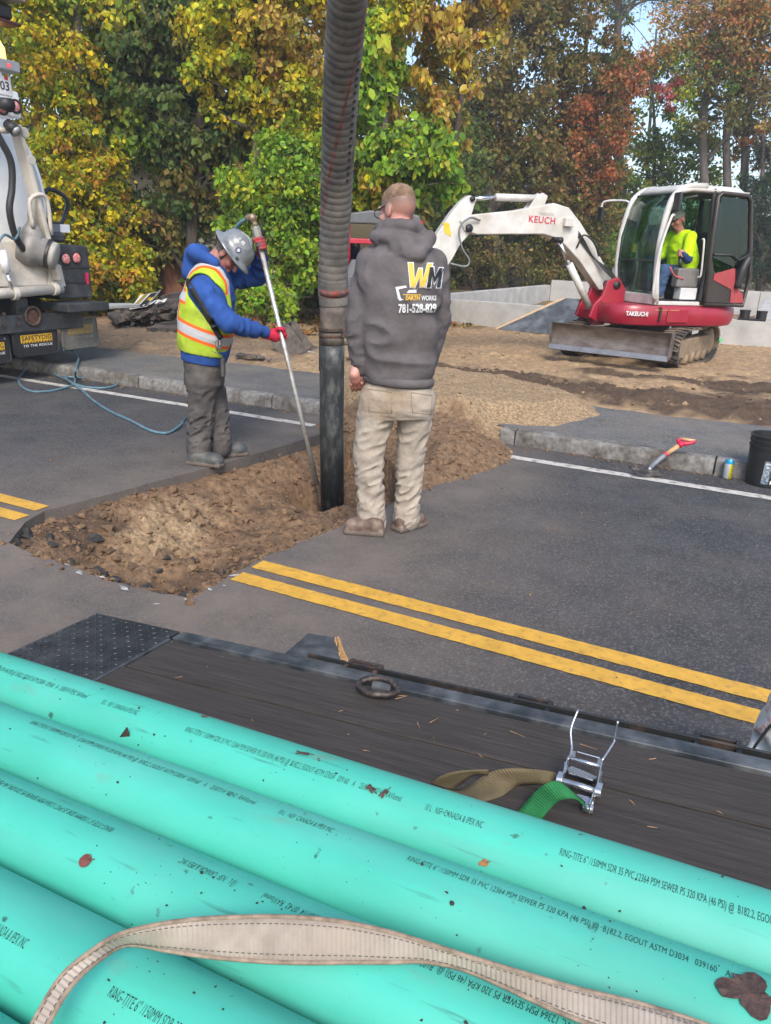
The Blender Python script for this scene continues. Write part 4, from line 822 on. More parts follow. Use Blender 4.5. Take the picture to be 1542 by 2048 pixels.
# can
cp = G(1453, 957); can = empty('drink_can', cp, None, 'tall blue and yellow drink can standing by the kerb', 'can')
def canmat():
    m = mat('can_print', (.62, .66, .68), .32, .6, vary=.06); t = m.node_tree; N = t.nodes; L = t.links; bs = N['Principled BSDF']; tc = N.new('ShaderNodeTexCoord'); sx = N.new('ShaderNodeSeparateXYZ'); L.new(tc.outputs['Object'], sx.inputs[0]); last = bs.inputs['Base Color'].links[0].from_socket
    def step(sock, a, w_=.001): q = N.new('ShaderNodeMapRange'); L.new(sock, q.inputs[0]); q.inputs[1].default_value = a - w_; q.inputs[2].default_value = a + w_; return q.outputs[0]
    def mul(a, b_): q = N.new('ShaderNodeMath'); q.operation = 'MULTIPLY'; L.new(a, q.inputs[0]); L.new(b_, q.inputs[1]); return q.outputs[0]
    def mixc(f, c): x = N.new('ShaderNodeMix'); x.data_type = 'RGBA'; nonlocal last; L.new(f, x.inputs[0]); L.new(last, x.inputs[6]); x.inputs[7].default_value = (*c, 1); last = x.outputs[2]
    mixc(step(sx.outputs[0], -.006), (.75, .62, .02)); wv = N.new('ShaderNodeMath'); wv.operation = 'SINE'; mm = N.new('ShaderNodeMath'); mm.operation = 'MULTIPLY'; mm.inputs[1].default_value = 330; L.new(sx.outputs[2], mm.inputs[0]); L.new(mm.outputs[0], wv.inputs[0])
    mixc(mul(step(wv.outputs[0], .3, .1), step(sx.outputs[0], .016)), (.03, .03, .03)); mixc(step(sx.outputs[2], .122), (.03, .33, .62)); L.new(last, bs.inputs['Base Color']); return m
b = MB(); b.lathe([(.024, .0), (.031, .006), (.033, .014), (.033, .138), (.030, .148), (.027, .154)], 32, rot=rotz(.35)); b.build('body', canmat(), can, True)
b = MB(); b.lathe([(.0275, .153), (.0285, .158), (.0265, .159), (.0255, .154), (.002, .154)], 32); o = b.build('lid', mat('can_lid', (.6, .68, .75), .3, .8, vary=.05), can, True)
can.rotation_euler = (0, 0, .5)
# bucket
e = G(1493, 966); bp_ = e + RGT * .128 + FWD * .0; bk = empty('bucket', bp_, None, 'black plastic bucket with white print and wire handle at right edge', 'bucket')
BP = mat('black_bucket_plastic', (.016, .017, .018), .42, vary=.15, vscale=8)
b = MB(); b.lathe([(.125, .0), (.131, .006), (.146, .29), (.152, .292), (.152, .304), (.147, .306), (.148, .33), (.154, .332), (.154, .345), (.149, .347), (.150, .368), (.156, .372), (.156, .380), (.1475, .380), (.144, .30), (.126, .01)], 56, close=False); b.build('shell', BP, bk, False, .0)
bk.children[0].data.polygons.foreach_set('use_smooth', [True] * len(bk.children[0].data.polygons)); md = bk.children[0].modifiers.new('e', 'EDGE_SPLIT'); md.split_angle = math.radians(35)
WI = mat('bucket_print', (.55, .57, .58), .6, vary=.15, vscale=40); WB = mat('bucket_print_blue', (.10, .15, .20), .6, vary=.25, vscale=60, col2=(.35, .40, .44), c2scale=50, c2amt=.4)
view_a = math.atan2(-FWD[1], -FWD[0])
def wrap(name, V, F, a0, z0, m):
    V = np.asarray(V, float); b = MB(); out = []
    for x, y in V[:, :2]: z = z0 + y; r_ = .131 + (.146 - .131) * (z - .006) / .284 + .0008; a = view_a + a0 + x / r_; out.append((r_ * math.cos(a), r_ * math.sin(a), z))
    b.add(out, F); return b.build(name, m, bk)
def patch(x0, x1, y0, y1, n_=6): xs_ = np.linspace(x0, x1, n_); return [(x, y0) for x in xs_] + [(x, y1) for x in xs_], [(i, i + 1, n_ + i + 1, n_ + i) for i in range(n_ - 1)]
wrap('label_patch', *patch(-.085, -.035, .03, .205), 0, 0, WB)
for y0, y1, x0, x1 in ((.178, .19, -.075, -.045), (.15, .165, -.07, -.05)): wrap('label_text', *patch(x0, x1, y0, y1), 0, .0, WI)
ringv = [(-.060 + .017 * math.cos(a), .115 + .017 * math.sin(a)) for a in np.linspace(0, 2 * PI, 25)[:-1]] + [(-.060 + .0135 * math.cos(a), .115 + .0135 * math.sin(a)) for a in np.linspace(0, 2 * PI, 25)[:-1]]
wrap('hazard_symbol', ringv, [(i, (i + 1) % 24, 24 + (i + 1) % 24, 24 + i) for i in range(24)], 0, .0, WI)
wrap('logo_square', *patch(-.022, .006, .15, .185), 0, 0, WI)
V, F = textmesh('GLOW', .032, bold=.0006); wrap('label_text', V + np.array([-.026, 0, 0]), F, 0, .085, WI)
V, F = textmesh('airless', .02, shear=.2); wrap('label_text', V + np.array([-.026, 0, 0]), F, 0, .122, WI)
wrap('triangle_mark', [(-.024, .03), (-.024, .062), (.004, .046)], [(0, 2, 1)], 0, 0, WI)
b = MB(); b.tube(spline([np.array([math.cos(view_a - .3), math.sin(view_a - .3), 0]) * .16 + (0, 0, .29), np.array([math.cos(view_a - .05), math.sin(view_a - .05), 0]) * .172 + (0, 0, .20), np.array([math.cos(view_a + .5), math.sin(view_a + .5), 0]) * .185 + (0, 0, .13), np.array([math.cos(view_a + 1.4), math.sin(view_a + 1.4), 0]) * .18 + (0, 0, .14), np.array([math.cos(view_a + 2.84), math.sin(view_a + 2.84), 0]) * .16 + (0, 0, .29)], 40), .0028, 8); b.build('handle', mat('handle_wire', (.5, .5, .5), .35, .7), bk, True)
# ------------------------------------------------------------------ broken asphalt, sign, digger bucket
SLAB = mat('asphalt_slab', (.075, .067, .061), .9, vary=.35, vscale=10, col2=(.17, .13, .10), c2scale=5, c2amt=.38, bump=.015, bscale=35)
def slab(A, B, wid, th, up, seed, label):
    A = np.asarray(A); B = np.asarray(B); rr = random.Random(seed); d = nrm(B - A); s = nrm(np.cross(up, d)); u = np.cross(d, s); L_ = np.linalg.norm(B - A); n_ = 9; ring = []
    for i in range(n_): ring.append((L_ * i / (n_ - 1), rr.uniform(-.04, .04)))
    for i in range(n_): ring.append((L_ * (1 - i / (n_ - 1)), wid + rr.uniform(-.07, .07)))
    b = MB(); k = len(ring); V = []
    for (zz, sh) in ((0, .0), (th * .5, .02), (th, -.01)):
        for (x, y) in ring: V.append(A + d * (x + rr.uniform(-.012, .012)) + s * (y + rr.uniform(-.012, .012)) + u * (zz + rr.uniform(-.01, .01)))
    b.add([v - A for v in V], [tuple(range(k))[::-1], tuple(range(2 * k, 3 * k))] + [(l * k + i, l * k + (i + 1) % k, (l + 1) * k + (i + 1) % k, (l + 1) * k + i) for l in (0, 1) for i in range(k)])
    o = b.build('asphalt_slab', SLAB, None, False, .008); o.location = A; return tag(o, label, 'rubble', 'broken asphalt slabs in the heap')
A1 = G(230, 654, .20); S_ = lambda px, py, dv: atd(px, py, A1, dv)
slab(S_(230, 648, 0), S_(372, 610, .5), .8, .11, (0, 0, 1), 1, 'long tilted asphalt slab sticking out left of the heap')
slab(S_(310, 665, .1), S_(385, 652, .1), .6, .13, (0, 0, 1), 2, 'thick asphalt block low in the heap behind the safety vest')
slab(G(295, 668, .16), G(385, 672, .16), .5, .10, (0, 0, 1), 3, 'flat asphalt slab lying lowest on the dirt')
slab(S_(268, 640, .3), S_(340, 640, .3), .6, .09, (0, 0, 1), 4, 'asphalt slab in shadow beneath the long tilted one')
slab(S_(245, 630, .35), S_(330, 612, .6), .7, .10, (0, .1, 1), 5, 'asphalt slab under the black and yellow sign')
slab(S_(318, 606, .7), S_(400, 590, .8), .6, .10, (0, 0, 1), 6, 'uppermost asphalt slab of the heap')
slab(S_(325, 618, .6), S_(392, 606, .6), .6, .09, (.1, .1, 1), 7, 'asphalt slab just below the uppermost one')
slab(S_(300, 634, .45), S_(395, 622, .5), .8, .10, (0, 0, 1), 8, 'middle asphalt slab of the heap')
rub = []; rrad = []; r = np.random.default_rng(77)
for i in range(150):
    p = S_(r.uniform(235, 375), r.uniform(606, 665), r.uniform(.1, .9)); rub.append((p[0], p[1], max(.17, p[2] - .05))); rrad.append(r.uniform(.02, .075))
o = clods('asphalt_rubble', np.array(rub), np.array(rrad), SLAB, None, .8, 4); tag(o, 'loose broken asphalt lumps in the heap beside the truck', 'rubble')
ch = G(500, 717, .16); o = clods('asphalt_chunk', np.array([[0, 0, .03], [.16, .03, .025], [-.15, -.01, .03], [.3, .0, .02]]), np.array([.10, .085, .075, .05]), SLAB, None, .5, 8); o.location = ch; o['kind'] = ''; del o['kind']; tag(o, 'black broken asphalt lump lying on the pavement', 'rubble')
ac = []; ar = []; r = np.random.default_rng(78)
while len(ac) < 46:
    x = r.uniform(-3.65, -2.25); y = 2.46 + abs(r.normal(0, .35)); z = soil_at(x, y)
    if z is None or y > 4.2: continue
    s_ = min(.06, .012 + r.exponential(.016)); ac.append((x, y, z + s_ * .25)); ar.append(s_)
clods('asphalt_crumb', np.array(ac), np.array(ar), mat('fresh_broken_asphalt', (.035, .033, .032), .85, vary=.3, vscale=30, bump=.004, bscale=80), soil, .7, 18)
# sign
c00, c10, c11, c01 = S_(259, 618, .10), S_(295, 612, .15), S_(320, 583, .72), S_(281, 590, .68)
sg = empty('lawn_sign', c00, None, 'yellow, black and white lawn sign lying on the asphalt heap', 'sign'); ux = c10 - c00; uy = c01 - c00; nn = nrm(np.cross(ux, uy)); nn = nn if nn[2] > 0 else -nn
b = MB(); b.prism([c00 - c00, c10 - c00, c11 - c00, c01 - c00], -nn * .008); b.build('panel', mat('sign_white', (.62, .62, .6), .5, vary=.08), sg)
def sq(s, t): return ux * s + uy * t + nn * .0015 + (c11 - c10 - uy) * s * t
b = MB(); b.add([sq(.40, .0), sq(1.0, .0), sq(1.0, .97), sq(.55, .97)], [(0, 1, 2, 3)]); b.build('black_print', mat('sign_black', (.015, .018, .025), .5), sg)
b = MB(); b.add([sq(.05, .02), sq(.32, .02), sq(.44, .98), sq(.18, .98)], [(0, 1, 2, 3)]); b.build('olive_print', mat('sign_olive', (.26, .20, .05), .5, vary=.2), sg)
b = MB(); b.add([sq(.62, .42) + nn * .001, sq(.98, .40) + nn * .001, sq(.98, .62) + nn * .001, sq(.66, .66) + nn * .001], [(0, 1, 2, 3)]); b.build('yellow_print', mat('sign_yellow', (.7, .42, .02), .5), sg)
place_text('lettering', 'WM', sq(.50, .08) + nn * .001, ux, uy, mat('sign_white', (.6, .6, .6)), sg, height=.16, bold=.008)
b = MB(); b.tube([c10 - c00 + nn * .01, c11 - c00 + nn * .01 + uy * .05], .012, 6); b.build('wire_stake', mat('sign_wire', (.5, .5, .48), .4, .6), sg)
# digger bucket lying on the verge
p0 = G(575, 710, .15); DBM = mat('digger_bucket_steel', (.19, .165, .145), .55, .5, vary=.3, vscale=7, col2=(.09, .075, .065), c2scale=5, c2amt=.42, bump=.002, bscale=40)
db = empty('digger_bucket', p0, None, 'worn steel digger bucket lying on the verge behind the silver lance', 'bucket')
prof = [(543, 672), (541, 681), (548, 696), (560, 708), (580, 711), (617, 704), (609, 694), (576, 648), (566, 649), (552, 660)]
pr3 = [atd(x, y, p0) - p0 for x, y in prof]; WV = FWD * .52 + RGT * .03
for s in (0, 1): b = MB(); b.prism([p + WV * s for p in pr3], FWD * .02); b.build('side_plate', DBM, db, False, .003)
back = [pr3[i] for i in (8, 9, 0, 1, 2, 3, 4, 5)]; b = MB(); b.strip(spline(back, 30) + FWD * .02, spline(back, 30) + WV, .02); b.build('shell_plate', DBM, db, False)
b = MB(); b.bar(pr3[5] + FWD * .02, pr3[5] + WV, .1, .03, up=(0, 0, 1)); b.build('cutting_edge', DBM, db, False, .004)
for k in range(4):
    c = pr3[5] + WV * (k + .3) / 3.7; b = MB(); b.bar(c - RGT * .04, c + RGT * .16 - (0, 0, .02), .07, .03); b.build('tooth', mat('tooth_steel', (.38, .37, .36), .4, .7, vary=.2, vscale=10), db, False, .008)
b = MB(); b.bar(G(640, 668, .2), G(720, 690, .2), .14, .05); o = b.build('timber', mat('weathered_timber', (.32, .25, .17), .8, vary=.25, vscale=12), None, False, .004); tag(o, 'weathered timber board on the dirt beside the digger bucket', 'timber')
# ------------------------------------------------------------------ trees and shrubs
def leaf_mat():
    m = bpy.data.materials.new('autumn_leaf'); m.use_nodes = True; t = m.node_tree; N = t.nodes; L = t.links; b = N['Principled BSDF']; o = N['Material Output']
    a = N.new('ShaderNodeAttribute'); a.attribute_name = 'leafcol'; L.new(a.outputs['Color'], b.inputs['Base Color']); b.inputs['Roughness'].default_value = .55; b.inputs['Specular IOR Level'].default_value = .3
    tr = N.new('ShaderNodeBsdfTranslucent'); L.new(a.outputs['Color'], tr.inputs[0]); mx = N.new('ShaderNodeMixShader'); mx.inputs[0].default_value = .46; L.new(b.outputs[0], mx.inputs[1]); L.new(tr.outputs[0], mx.inputs[2]); L.new(mx.outputs[0], o.inputs[0]); return m
LEAFM = leaf_mat()
BARK = mat('bark', (.075, .058, .046), .9, vary=.35, vscale=8, col2=(.14, .115, .09), c2scale=4, c2amt=.4, bump=.02, bscale=20, stretch=(1, 1, .3)); BARKG = mat('bark_grey', (.17, .145, .125), .9, vary=.3, vscale=8, col2=(.085, .07, .06), c2scale=4, c2amt=.4, bump=.02, bscale=20, stretch=(1, 1, .3))
def at_depth(px, py, D): d = rayd(px, py); return CO + d * (D / float(np.dot(d[:2], FWD[:2])))
HEX = np.array([(0, 0, 0), (-.30, .28, .05), (-.27, .66, .05), (0, 1, 0), (.27, .66, .05), (.30, .28, .05)]); HEXF = np.array([(0, 3, 2), (0, 2, 1), (0, 4, 3), (0, 5, 4)])
RHO = np.array([(0, 0, 0), (-.34, .48, .07), (0, 1, 0), (.34, .48, .07)]); RHOF = np.array([(0, 2, 1), (0, 3, 2)])
NEE = np.array([(0, 0, 0), (-.07, .5, .0), (0, 1, 0), (.07, .5, .0)]); 
def leaves(name, pos, size, cols, parent, origin, r, droop=.5, shape='hex', m=None):
    n = len(pos); B = {'hex': HEX, 'rho': RHO, 'needle': NEE}[shape]; Fb = HEXF if shape == 'hex' else RHOF
    ln = size * np.clip(r.lognormal(-.1, .32, n), .4, 1.6)
    # axis along the leaf: outward and hanging
    ax = r.normal(0, 1, (n, 3)); ax[:, 2] -= droop * 1.8; ax /= np.linalg.norm(ax, axis=1)[:, None]
    nn = r.normal(0, 1, (n, 3)); nn[:, 2] += .9; nn += -.35 * FWD; sd = np.cross(ax, nn); sd /= np.linalg.norm(sd, axis=1)[:, None] + 1e-9; up = np.cross(sd, ax)
    wd = r.uniform(.8, 1.25, n)
    V = pos[:, None, :] + ln[:, None, None] * (B[None, :, 0:1] * (sd * wd[:, None])[:, None, :] + B[None, :, 1:2] * ax[:, None, :] + B[None, :, 2:3] * up[:, None, :])
    F = (Fb[None] + (np.arange(n) * len(B))[:, None, None]).reshape(-1, 3); me = fastmesh(name, V.reshape(-1, 3) - origin, F)
    a = me.color_attributes.new('leafcol', 'FLOAT_COLOR', 'POINT'); c4 = np.ones((n * len(B), 4), np.float32); c4[:, :3] = np.repeat(cols, len(B), 0); a.data.foreach_set('color', c4.ravel())
    return link(name, me, m or LEAFM, parent, False)
PAL = dict(
    yellow=[(.46, .37, .014), (.40, .35, .02), (.30, .31, .02), (.20, .25, .02), (.42, .30, .02), (.12, .17, .02)],
    vine=[(.42, .34, .014), (.34, .32, .016), (.24, .27, .018), (.40, .29, .02), (.15, .2, .018), (.34, .18, .03), (.28, .29, .016), (.10, .15, .018), (.44, .36, .012)],
    dgreen=[(.045, .078, .018), (.06, .098, .02), (.035, .06, .016), (.09, .12, .022), (.13, .12, .03)],
    green=[(.13, .21, .022), (.10, .17, .02), (.19, .25, .025), (.07, .12, .018), (.28, .28, .025)],
    bright=[(.16, .28, .022), (.22, .31, .025), (.11, .21, .02), (.30, .31, .02), (.09, .16, .02)],
    tanyel=[(.40, .29, .045), (.33, .23, .05), (.26, .23, .04), (.30, .16, .05), (.18, .17, .03), (.46, .34, .03)],
    olive=[(.12, .115, .025), (.15, .115, .03), (.09, .10, .02), (.17, .10, .035), (.07, .085, .018), (.20, .16, .04)],
    rust=[(.24, .085, .03), (.30, .12, .035), (.18, .09, .03), (.14, .10, .025), (.33, .10, .04), (.10, .09, .02)],
    orange=[(.36, .17, .05), (.28, .17, .045), (.20, .17, .04), (.34, .13, .05), (.16, .14, .03)],
    red=[(.36, .055, .055), (.30, .09, .05), (.40, .08, .08), (.2, .1, .04)],
    pine=[(.022, .048, .026), (.03, .06, .03), (.018, .038, .02), (.05, .07, .025)])
PAL = {k: [tuple(min(.75, c * 1.5) for c in v_) for v_ in v] for k, v in PAL.items()}
def tree(name, px, D, clumps, pal, leaf, count, label, trunk_r=.13, seed=0, droop=.5, shape='hex', ground=.25, bark=None, top_py=-150, lean=0.0, group=None, stems=1, nlimb=12, spread=1.0, cat='tree', multi=None, trunk_part='trunk'):
    """clumps: list of (px, py, rpx, rpy, weight[, palette]) in picture terms at distance D; leaves gather in many smaller clusters inside them"""
    r = np.random.default_rng(seed); base = at_depth(px, 560, D); base[2] = ground; bark = bark or BARK
    t = empty(name, base, None, label, cat, group); s = D / 1500.0
    W = np.array([c[4] * c[2] * c[3] for c in clumps], float); W /= W.sum(); P = []; C_ = []; cents = []
    for ci, c in enumerate(clumps):
        n = int(count * W[ci]); cp = at_depth(c[0], c[1], D); rx, rz = c[2] * s, c[3] * s; ry = max(.5, min(rx, rz) * 1.1) * spread
        ncl = max(5, int(n / 75)); q = r.normal(0, 1, (ncl, 3)); q /= np.linalg.norm(q, axis=1)[:, None]; q *= r.random((ncl, 1)) ** .40
        cen = cp + RGT * (q[:, :1] * rx) + FWD * (q[:, 1:2] * ry) + np.array([0, 0, 1.]) * (q[:, 2:3] * rz)
        cen = cen[cen[:, 2] > ground + .15]
        if not len(cen): continue
        cents.append(cen); pick = r.integers(0, len(cen), n); cr = (.18 + .22 * r.random(len(cen))) * min(1.6, max(.55, rx * .6))
        off = r.normal(0, 1, (n, 3)) * np.array([1, 1, .75]); off /= np.linalg.norm(off, axis=1)[:, None]; off *= (r.random((n, 1)) ** .5) * cr[pick][:, None] * 1.25
        pp = cen[pick] + off; pal_ = np.array(PAL[c[5] if len(c) > 5 else pal]); cb = r.integers(0, len(pal_), len(cen)); own = r.random(n) < .55
        ix = np.where(own, cb[pick], r.integers(0, len(pal_), n)); col = pal_[ix] * r.uniform(.7, 1.25, (n, 1)) * r.uniform(.9, 1.1, (n, 3)); P.append(pp); C_.append(col)
    P = np.vstack(P); C_ = np.vstack(C_); ok = P[:, 2] > ground; leaves('crown', P[ok], leaf, C_[ok], t, base, r, droop, shape)
    cents = np.vstack(cents)
    nt_ = min(260, len(cents) * 2); tw = MB()
    for i in range(nt_):
        c = cents[r.integers(0, len(cents))] + r.normal(0, .12, 3); d_ = r.normal(0, 1, 3); d_[2] = d_[2] * .5 - .15; d_ = d_ / np.linalg.norm(d_) * r.uniform(.25, .7) * min(1.5, D / 15); tw.tube([c - base, c + d_ * .5 + r.normal(0, .03, 3) - base, c + d_ - base], [.007 * D / 15, .005 * D / 15, .003 * D / 15], 3, False)
    o_ = link('twigs', fastmesh('twigs', np.array(tw.v), np.array(tw.f)), bark, t, False); o_['kind'] = 'stuff'
    if trunk_r > 0:
        top = at_depth(px + lean, top_py, D)
        for sn in range(stems):
            off = (sn - (stems - 1) / 2); tp = top + RGT * off * (1.1 if stems > 1 else 0) * (1.3 if multi is None else multi); k = 14; tt = np.linspace(0, 1, k)
            b0 = base + RGT * off * .22 + np.array([0, 0, -.2]); pts = b0[None] * (1 - tt)[:, None] + tp[None] * tt[:, None]; wob = np.stack([vnoise(np.stack([tt * 4, tt * 0 + seed * 3.1 + sn, tt * 0 + q], -1)) for q in (1, 2, 3)], 1) * .16; wob[:1] = 0; pts = pts + wob * np.array([1, 1, .2]) * min(2, np.linalg.norm(tp - b0) / 6)
            if stems > 1: pts += RGT * off * .5 * (np.sin(tt * PI / 2) ** .7)[:, None] * (1 - tt)[:, None]
            b = MB(); rr_ = trunk_r * (1 - .68 * tt) * (1 + .5 * np.exp(-tt * 14)) * (.75 if stems > 1 else 1); b.tube(pts - base, rr_, 10); b.build(trunk_part, bark, t, True)
            nl = max(1, nlimb // stems)
            for i in range(nl):
                c = cents[r.integers(0, len(cents))]; z = c[2] - abs(r.normal(.5, .5)) * (1 if np.linalg.norm(c - pts[0]) > 1 else .3); f = np.clip((z - pts[0][2]) / max(.1, pts[-1][2] - pts[0][2]), .06, .92); a = np.array([np.interp(f, tt, pts[:, q]) for q in range(3)])
                r0 = max(.01, np.interp(f, tt, rr_) * .5); mid = (a + c) / 2 + np.array([0, 0, .12 * np.linalg.norm(c - a)]) + r.normal(0, .08, 3); b = MB(); sp = spline([a, mid, c], 8); b.tube(sp - base, np.linspace(r0, .008, 8), 6); b.build('limb', bark, t, True)
    return t
GRP = 'trees beyond the dirt lot'; GRS = 'shrubs under the trees'
# second and third rows, seen through the front crowns
tree('woodland_tree', 60, 22, [(60, 200, 200, 260, 1), (40, -30, 220, 160, 1)], 'dgreen', .15, 16000, 'dark green tree at far left behind the yellow vines', .2, 101, shape='rho', group=GRP)
tree('woodland_tree', 330, 21, [(340, 150, 190, 220, 1), (330, 400, 150, 120, .5), (360, -60, 200, 140, 1)], 'dgreen', .15, 17000, 'dark green tree behind the drooping-leaved one, above the hard hat', .2, 102, shape='rho', group=GRP)
tree('woodland_tree', 560, 22, [(560, 150, 180, 200, 1), (560, 330, 180, 130, .8), (540, -60, 200, 120, 1)], 'olive', .15, 15000, 'olive tree behind the yellow one left of the hose', .2, 103, shape='rho', group=GRP)
tree('woodland_tree', 800, 24, [(800, 330, 170, 150, 1), (790, 100, 110, 130, .35)], 'dgreen', .15, 12000, 'dark green tree behind the large-leaved one right of the hose', .18, 104, shape='rho', group=GRP)
tree('woodland_tree', 1010, 36, [(1020, 420, 190, 130, 1), (980, 300, 150, 120, .6)], 'dgreen', .16, 14000, 'shaded dark tree far behind the white digger arm', .2, 105, shape='rho', group=GRP)
# front row, left
tree('vine_covered_tree', 150, 14.2, [(95, 90, 110, 100, .8, 'vine'), (120, 230, 70, 90, .7, 'vine'), (130, 400, 85, 130, 1.15, 'vine'), (190, 470, 85, 110, 1.2, 'vine'), (235, 540, 70, 70, 1.1, 'vine'), (120, 560, 80, 60, .9, 'vine'), (215, 330, 50, 70, .6, 'vine'), (60, -40, 110, 80, .8, 'green')], 'vine', .080, 44000, 'yellow vine-covered tree at left, just behind the white truck', .14, 1, .6, group=GRP, nlimb=16)
tree('drooping_tree', 400, 15.0, [(300, 150, 110, 90, 1, 'dgreen'), (380, 260, 110, 70, .9, 'dgreen'), (330, 60, 120, 70, .9, 'dgreen'), (420, 330, 95, 60, .8, 'olive'), (270, 260, 80, 60, .6, 'green'), (360, 420, 110, 50, .55, 'dgreen'), (230, 40, 70, 70, .7, 'yellow'), (300, 470, 60, 60, .6, 'olive')], 'dgreen', .115, 28000, 'dark tree with drooping leaves above the man in blue', .13, 2, 1.0, 'needle' if False else 'rho', group=GRP, nlimb=16)
tree('yellow_tree', 520, 14.5, [(470, 60, 90, 90, 1, 'yellow'), (560, 90, 90, 110, 1, 'tanyel'), (600, 220, 60, 90, .9, 'yellow'), (510, 190, 80, 60, .7, 'yellow'), (560, -50, 130, 60, .8, 'yellow'), (430, 150, 60, 60, .5, 'yellow'), (590, 300, 50, 50, .5, 'tanyel')], 'yellow', .092, 27000, 'tall yellow tree just left of the hanging hose', .12, 3, .7, group=GRP, nlimb=16, top_py=-200)
tree('bright_green_tree', 560, 14.0, [(560, 360, 80, 75, 1.1), (520, 440, 70, 70, 1), (600, 450, 60, 80, 1), (480, 370, 45, 40, .6), (580, 530, 60, 60, .7), (610, 330, 50, 60, .7)], 'bright', .085, 24000, 'bright green small tree left of the hose, behind the lance', .07, 4, .6, group=GRP, nlimb=10, top_py=290)
tree('undergrowth_shrub', 530, 11.8, [(520, 590, 50, 30, 1), (565, 600, 34, 22, .8), (490, 580, 30, 28, .8)], 'bright', .085, 2300, 'low light-green bush on the dirt behind the silver lance', .02, 5, .3, group=GRS, nlimb=6, top_py=585, cat='shrub', trunk_part='stem')
tree('undergrowth_shrub', 250, 14.0, [(225, 570, 50, 40, 1), (270, 555, 40, 42, .8), (190, 590, 40, 32, .8)], 'vine', .10, 2600, 'yellow bush at the foot of the vine-covered tree, beside the rubble', .03, 6, .5, group=GRS, nlimb=6, top_py=530, cat='shrub', trunk_part='stem')
tree('undergrowth_shrub', 330, 16, [(320, 520, 60, 50, 1), (280, 480, 40, 50, .8), (420, 560, 80, 40, .7, 'dgreen')], 'olive', .12, 3600, 'brownish shrub in shade between truck and man in blue', .04, 7, .5, group=GRS, nlimb=6, top_py=470, cat='shrub', trunk_part='stem')
# front row, middle
tree('large_leaved_tree', 770, 14.5, [(745, 130, 55, 110, 1, 'bright'), (770, 320, 70, 60, 1.1, 'bright'), (850, 320, 80, 65, 1.2, 'bright'), (740, 370, 60, 70, 1, 'vine'), (760, 30, 60, 60, .7, 'yellow'), (905, 350, 45, 40, .6, 'bright'), (790, 420, 70, 40, .6, 'green'), (720, 480, 40, 50, .6, 'dgreen'), (830, 450, 60, 45, .6, 'olive'), (690, 420, 40, 80, .6, 'green')], 'bright', .125, 16000, 'large-leaved green tree between the hose and the white digger arm', .09, 8, .9, group=GRP, nlimb=12, top_py=-20)
tree('tan_leaved_tree', 880, 15.0, [(850, 100, 90, 110, .7, 'tanyel'), (930, 50, 90, 80, .8, 'tanyel'), (820, 200, 60, 60, .4, 'tanyel'), (900, 220, 60, 80, .35, 'tanyel'), (950, -50, 110, 60, .8, 'tanyel')], 'tanyel', .115, 7000, 'thin tree with sparse hanging tan leaves above the bare-headed man', .09, 9, 1.1, group=GRP, nlimb=16, top_py=-220, lean=90)
tree('oak_tree', 1000, 27.5, [(1000, 110, 110, 110, 1), (1000, 260, 120, 90, 1), (930, 330, 80, 80, .8), (1060, 350, 90, 80, .9), (1100, 60, 90, 100, .9), (1080, -50, 160, 80, 1), (900, 240, 70, 70, .5)], 'olive', .135, 40000, 'big olive-brown tree with thick dark trunk behind the digger boom', .32, 10, .5, 'rho', group=GRP, nlimb=22, top_py=-250)
tree('rusty_maple', 1170, 28, [(1150, 330, 90, 80, 1), (1190, 220, 80, 80, 1), (1150, 430, 80, 70, 1, 'olive'), (1180, 130, 70, 60, .6, 'olive'), (1100, 470, 70, 50, .7, 'olive'), (1240, 170, 50, 50, .5), (1130, 520, 80, 40, .6, 'olive'), (1110, 240, 60, 60, .5, 'olive')], 'rust', .125, 36000, 'rust-orange maple left of the digger cab', .15, 11, .5, 'rho', group=GRP, nlimb=18, top_py=-60)
tree('undergrowth_shrub', 950, 27, [(960, 520, 80, 50, 1, 'olive'), (900, 500, 60, 60, .8, 'dgreen'), (1050, 530, 80, 45, .9, 'olive'), (880, 560, 40, 40, .6, 'green')], 'olive', .11, 6500, 'brownish shrub behind the concrete wall below the digger boom', .05, 12, .5, 'rho', group=GRS, nlimb=8, top_py=480, cat='shrub', trunk_part='stem')
# right side
tree('green_tree', 1310, 33, [(1290, 300, 110, 70, 1), (1370, 330, 90, 80, .8), (1250, 400, 90, 80, 1), (1330, 430, 110, 60, .8), (1390, 250, 70, 50, .5), (1210, 480, 70, 70, .9), (1450, 420, 60, 60, .5)], 'green', .16, 13000, 'airy green tree behind the digger cab with sky between leaves', .12, 13, .4, 'rho', group=GRP, nlimb=18, top_py=150)
tree('red_tipped_tree', 1300, 36, [(1250, 180, 60, 60, .9, 'dgreen'), (1310, 140, 50, 40, .6, 'red'), (1230, 110, 50, 70, .6, 'dgreen'), (1340, 185, 40, 35, .6, 'red')], 'dgreen', .15, 4200, 'dark green tree with red leaf patches under the open sky', .12, 14, .4, 'rho', group=GRP, nlimb=10, top_py=60)
tree('orange_maple', 1440, 30, [(1420, 60, 120, 90, 1), (1500, 140, 100, 90, 1, 'olive'), (1380, 160, 90, 70, .8, 'green'), (1470, 230, 90, 60, .7, 'olive'), (1345, 190, 50, 50, .35, 'red'), (1530, 40, 110, 90, 1), (1540, 270, 70, 60, .6), (1330, 95, 50, 45, .25)], 'orange', .115, 34000, 'orange maple with many grey stems behind the digger at right', .26, 15, .4, 'rho', bark=BARKG, group=GRP, nlimb=26, stems=3, multi=.8, top_py=-160, lean=60)
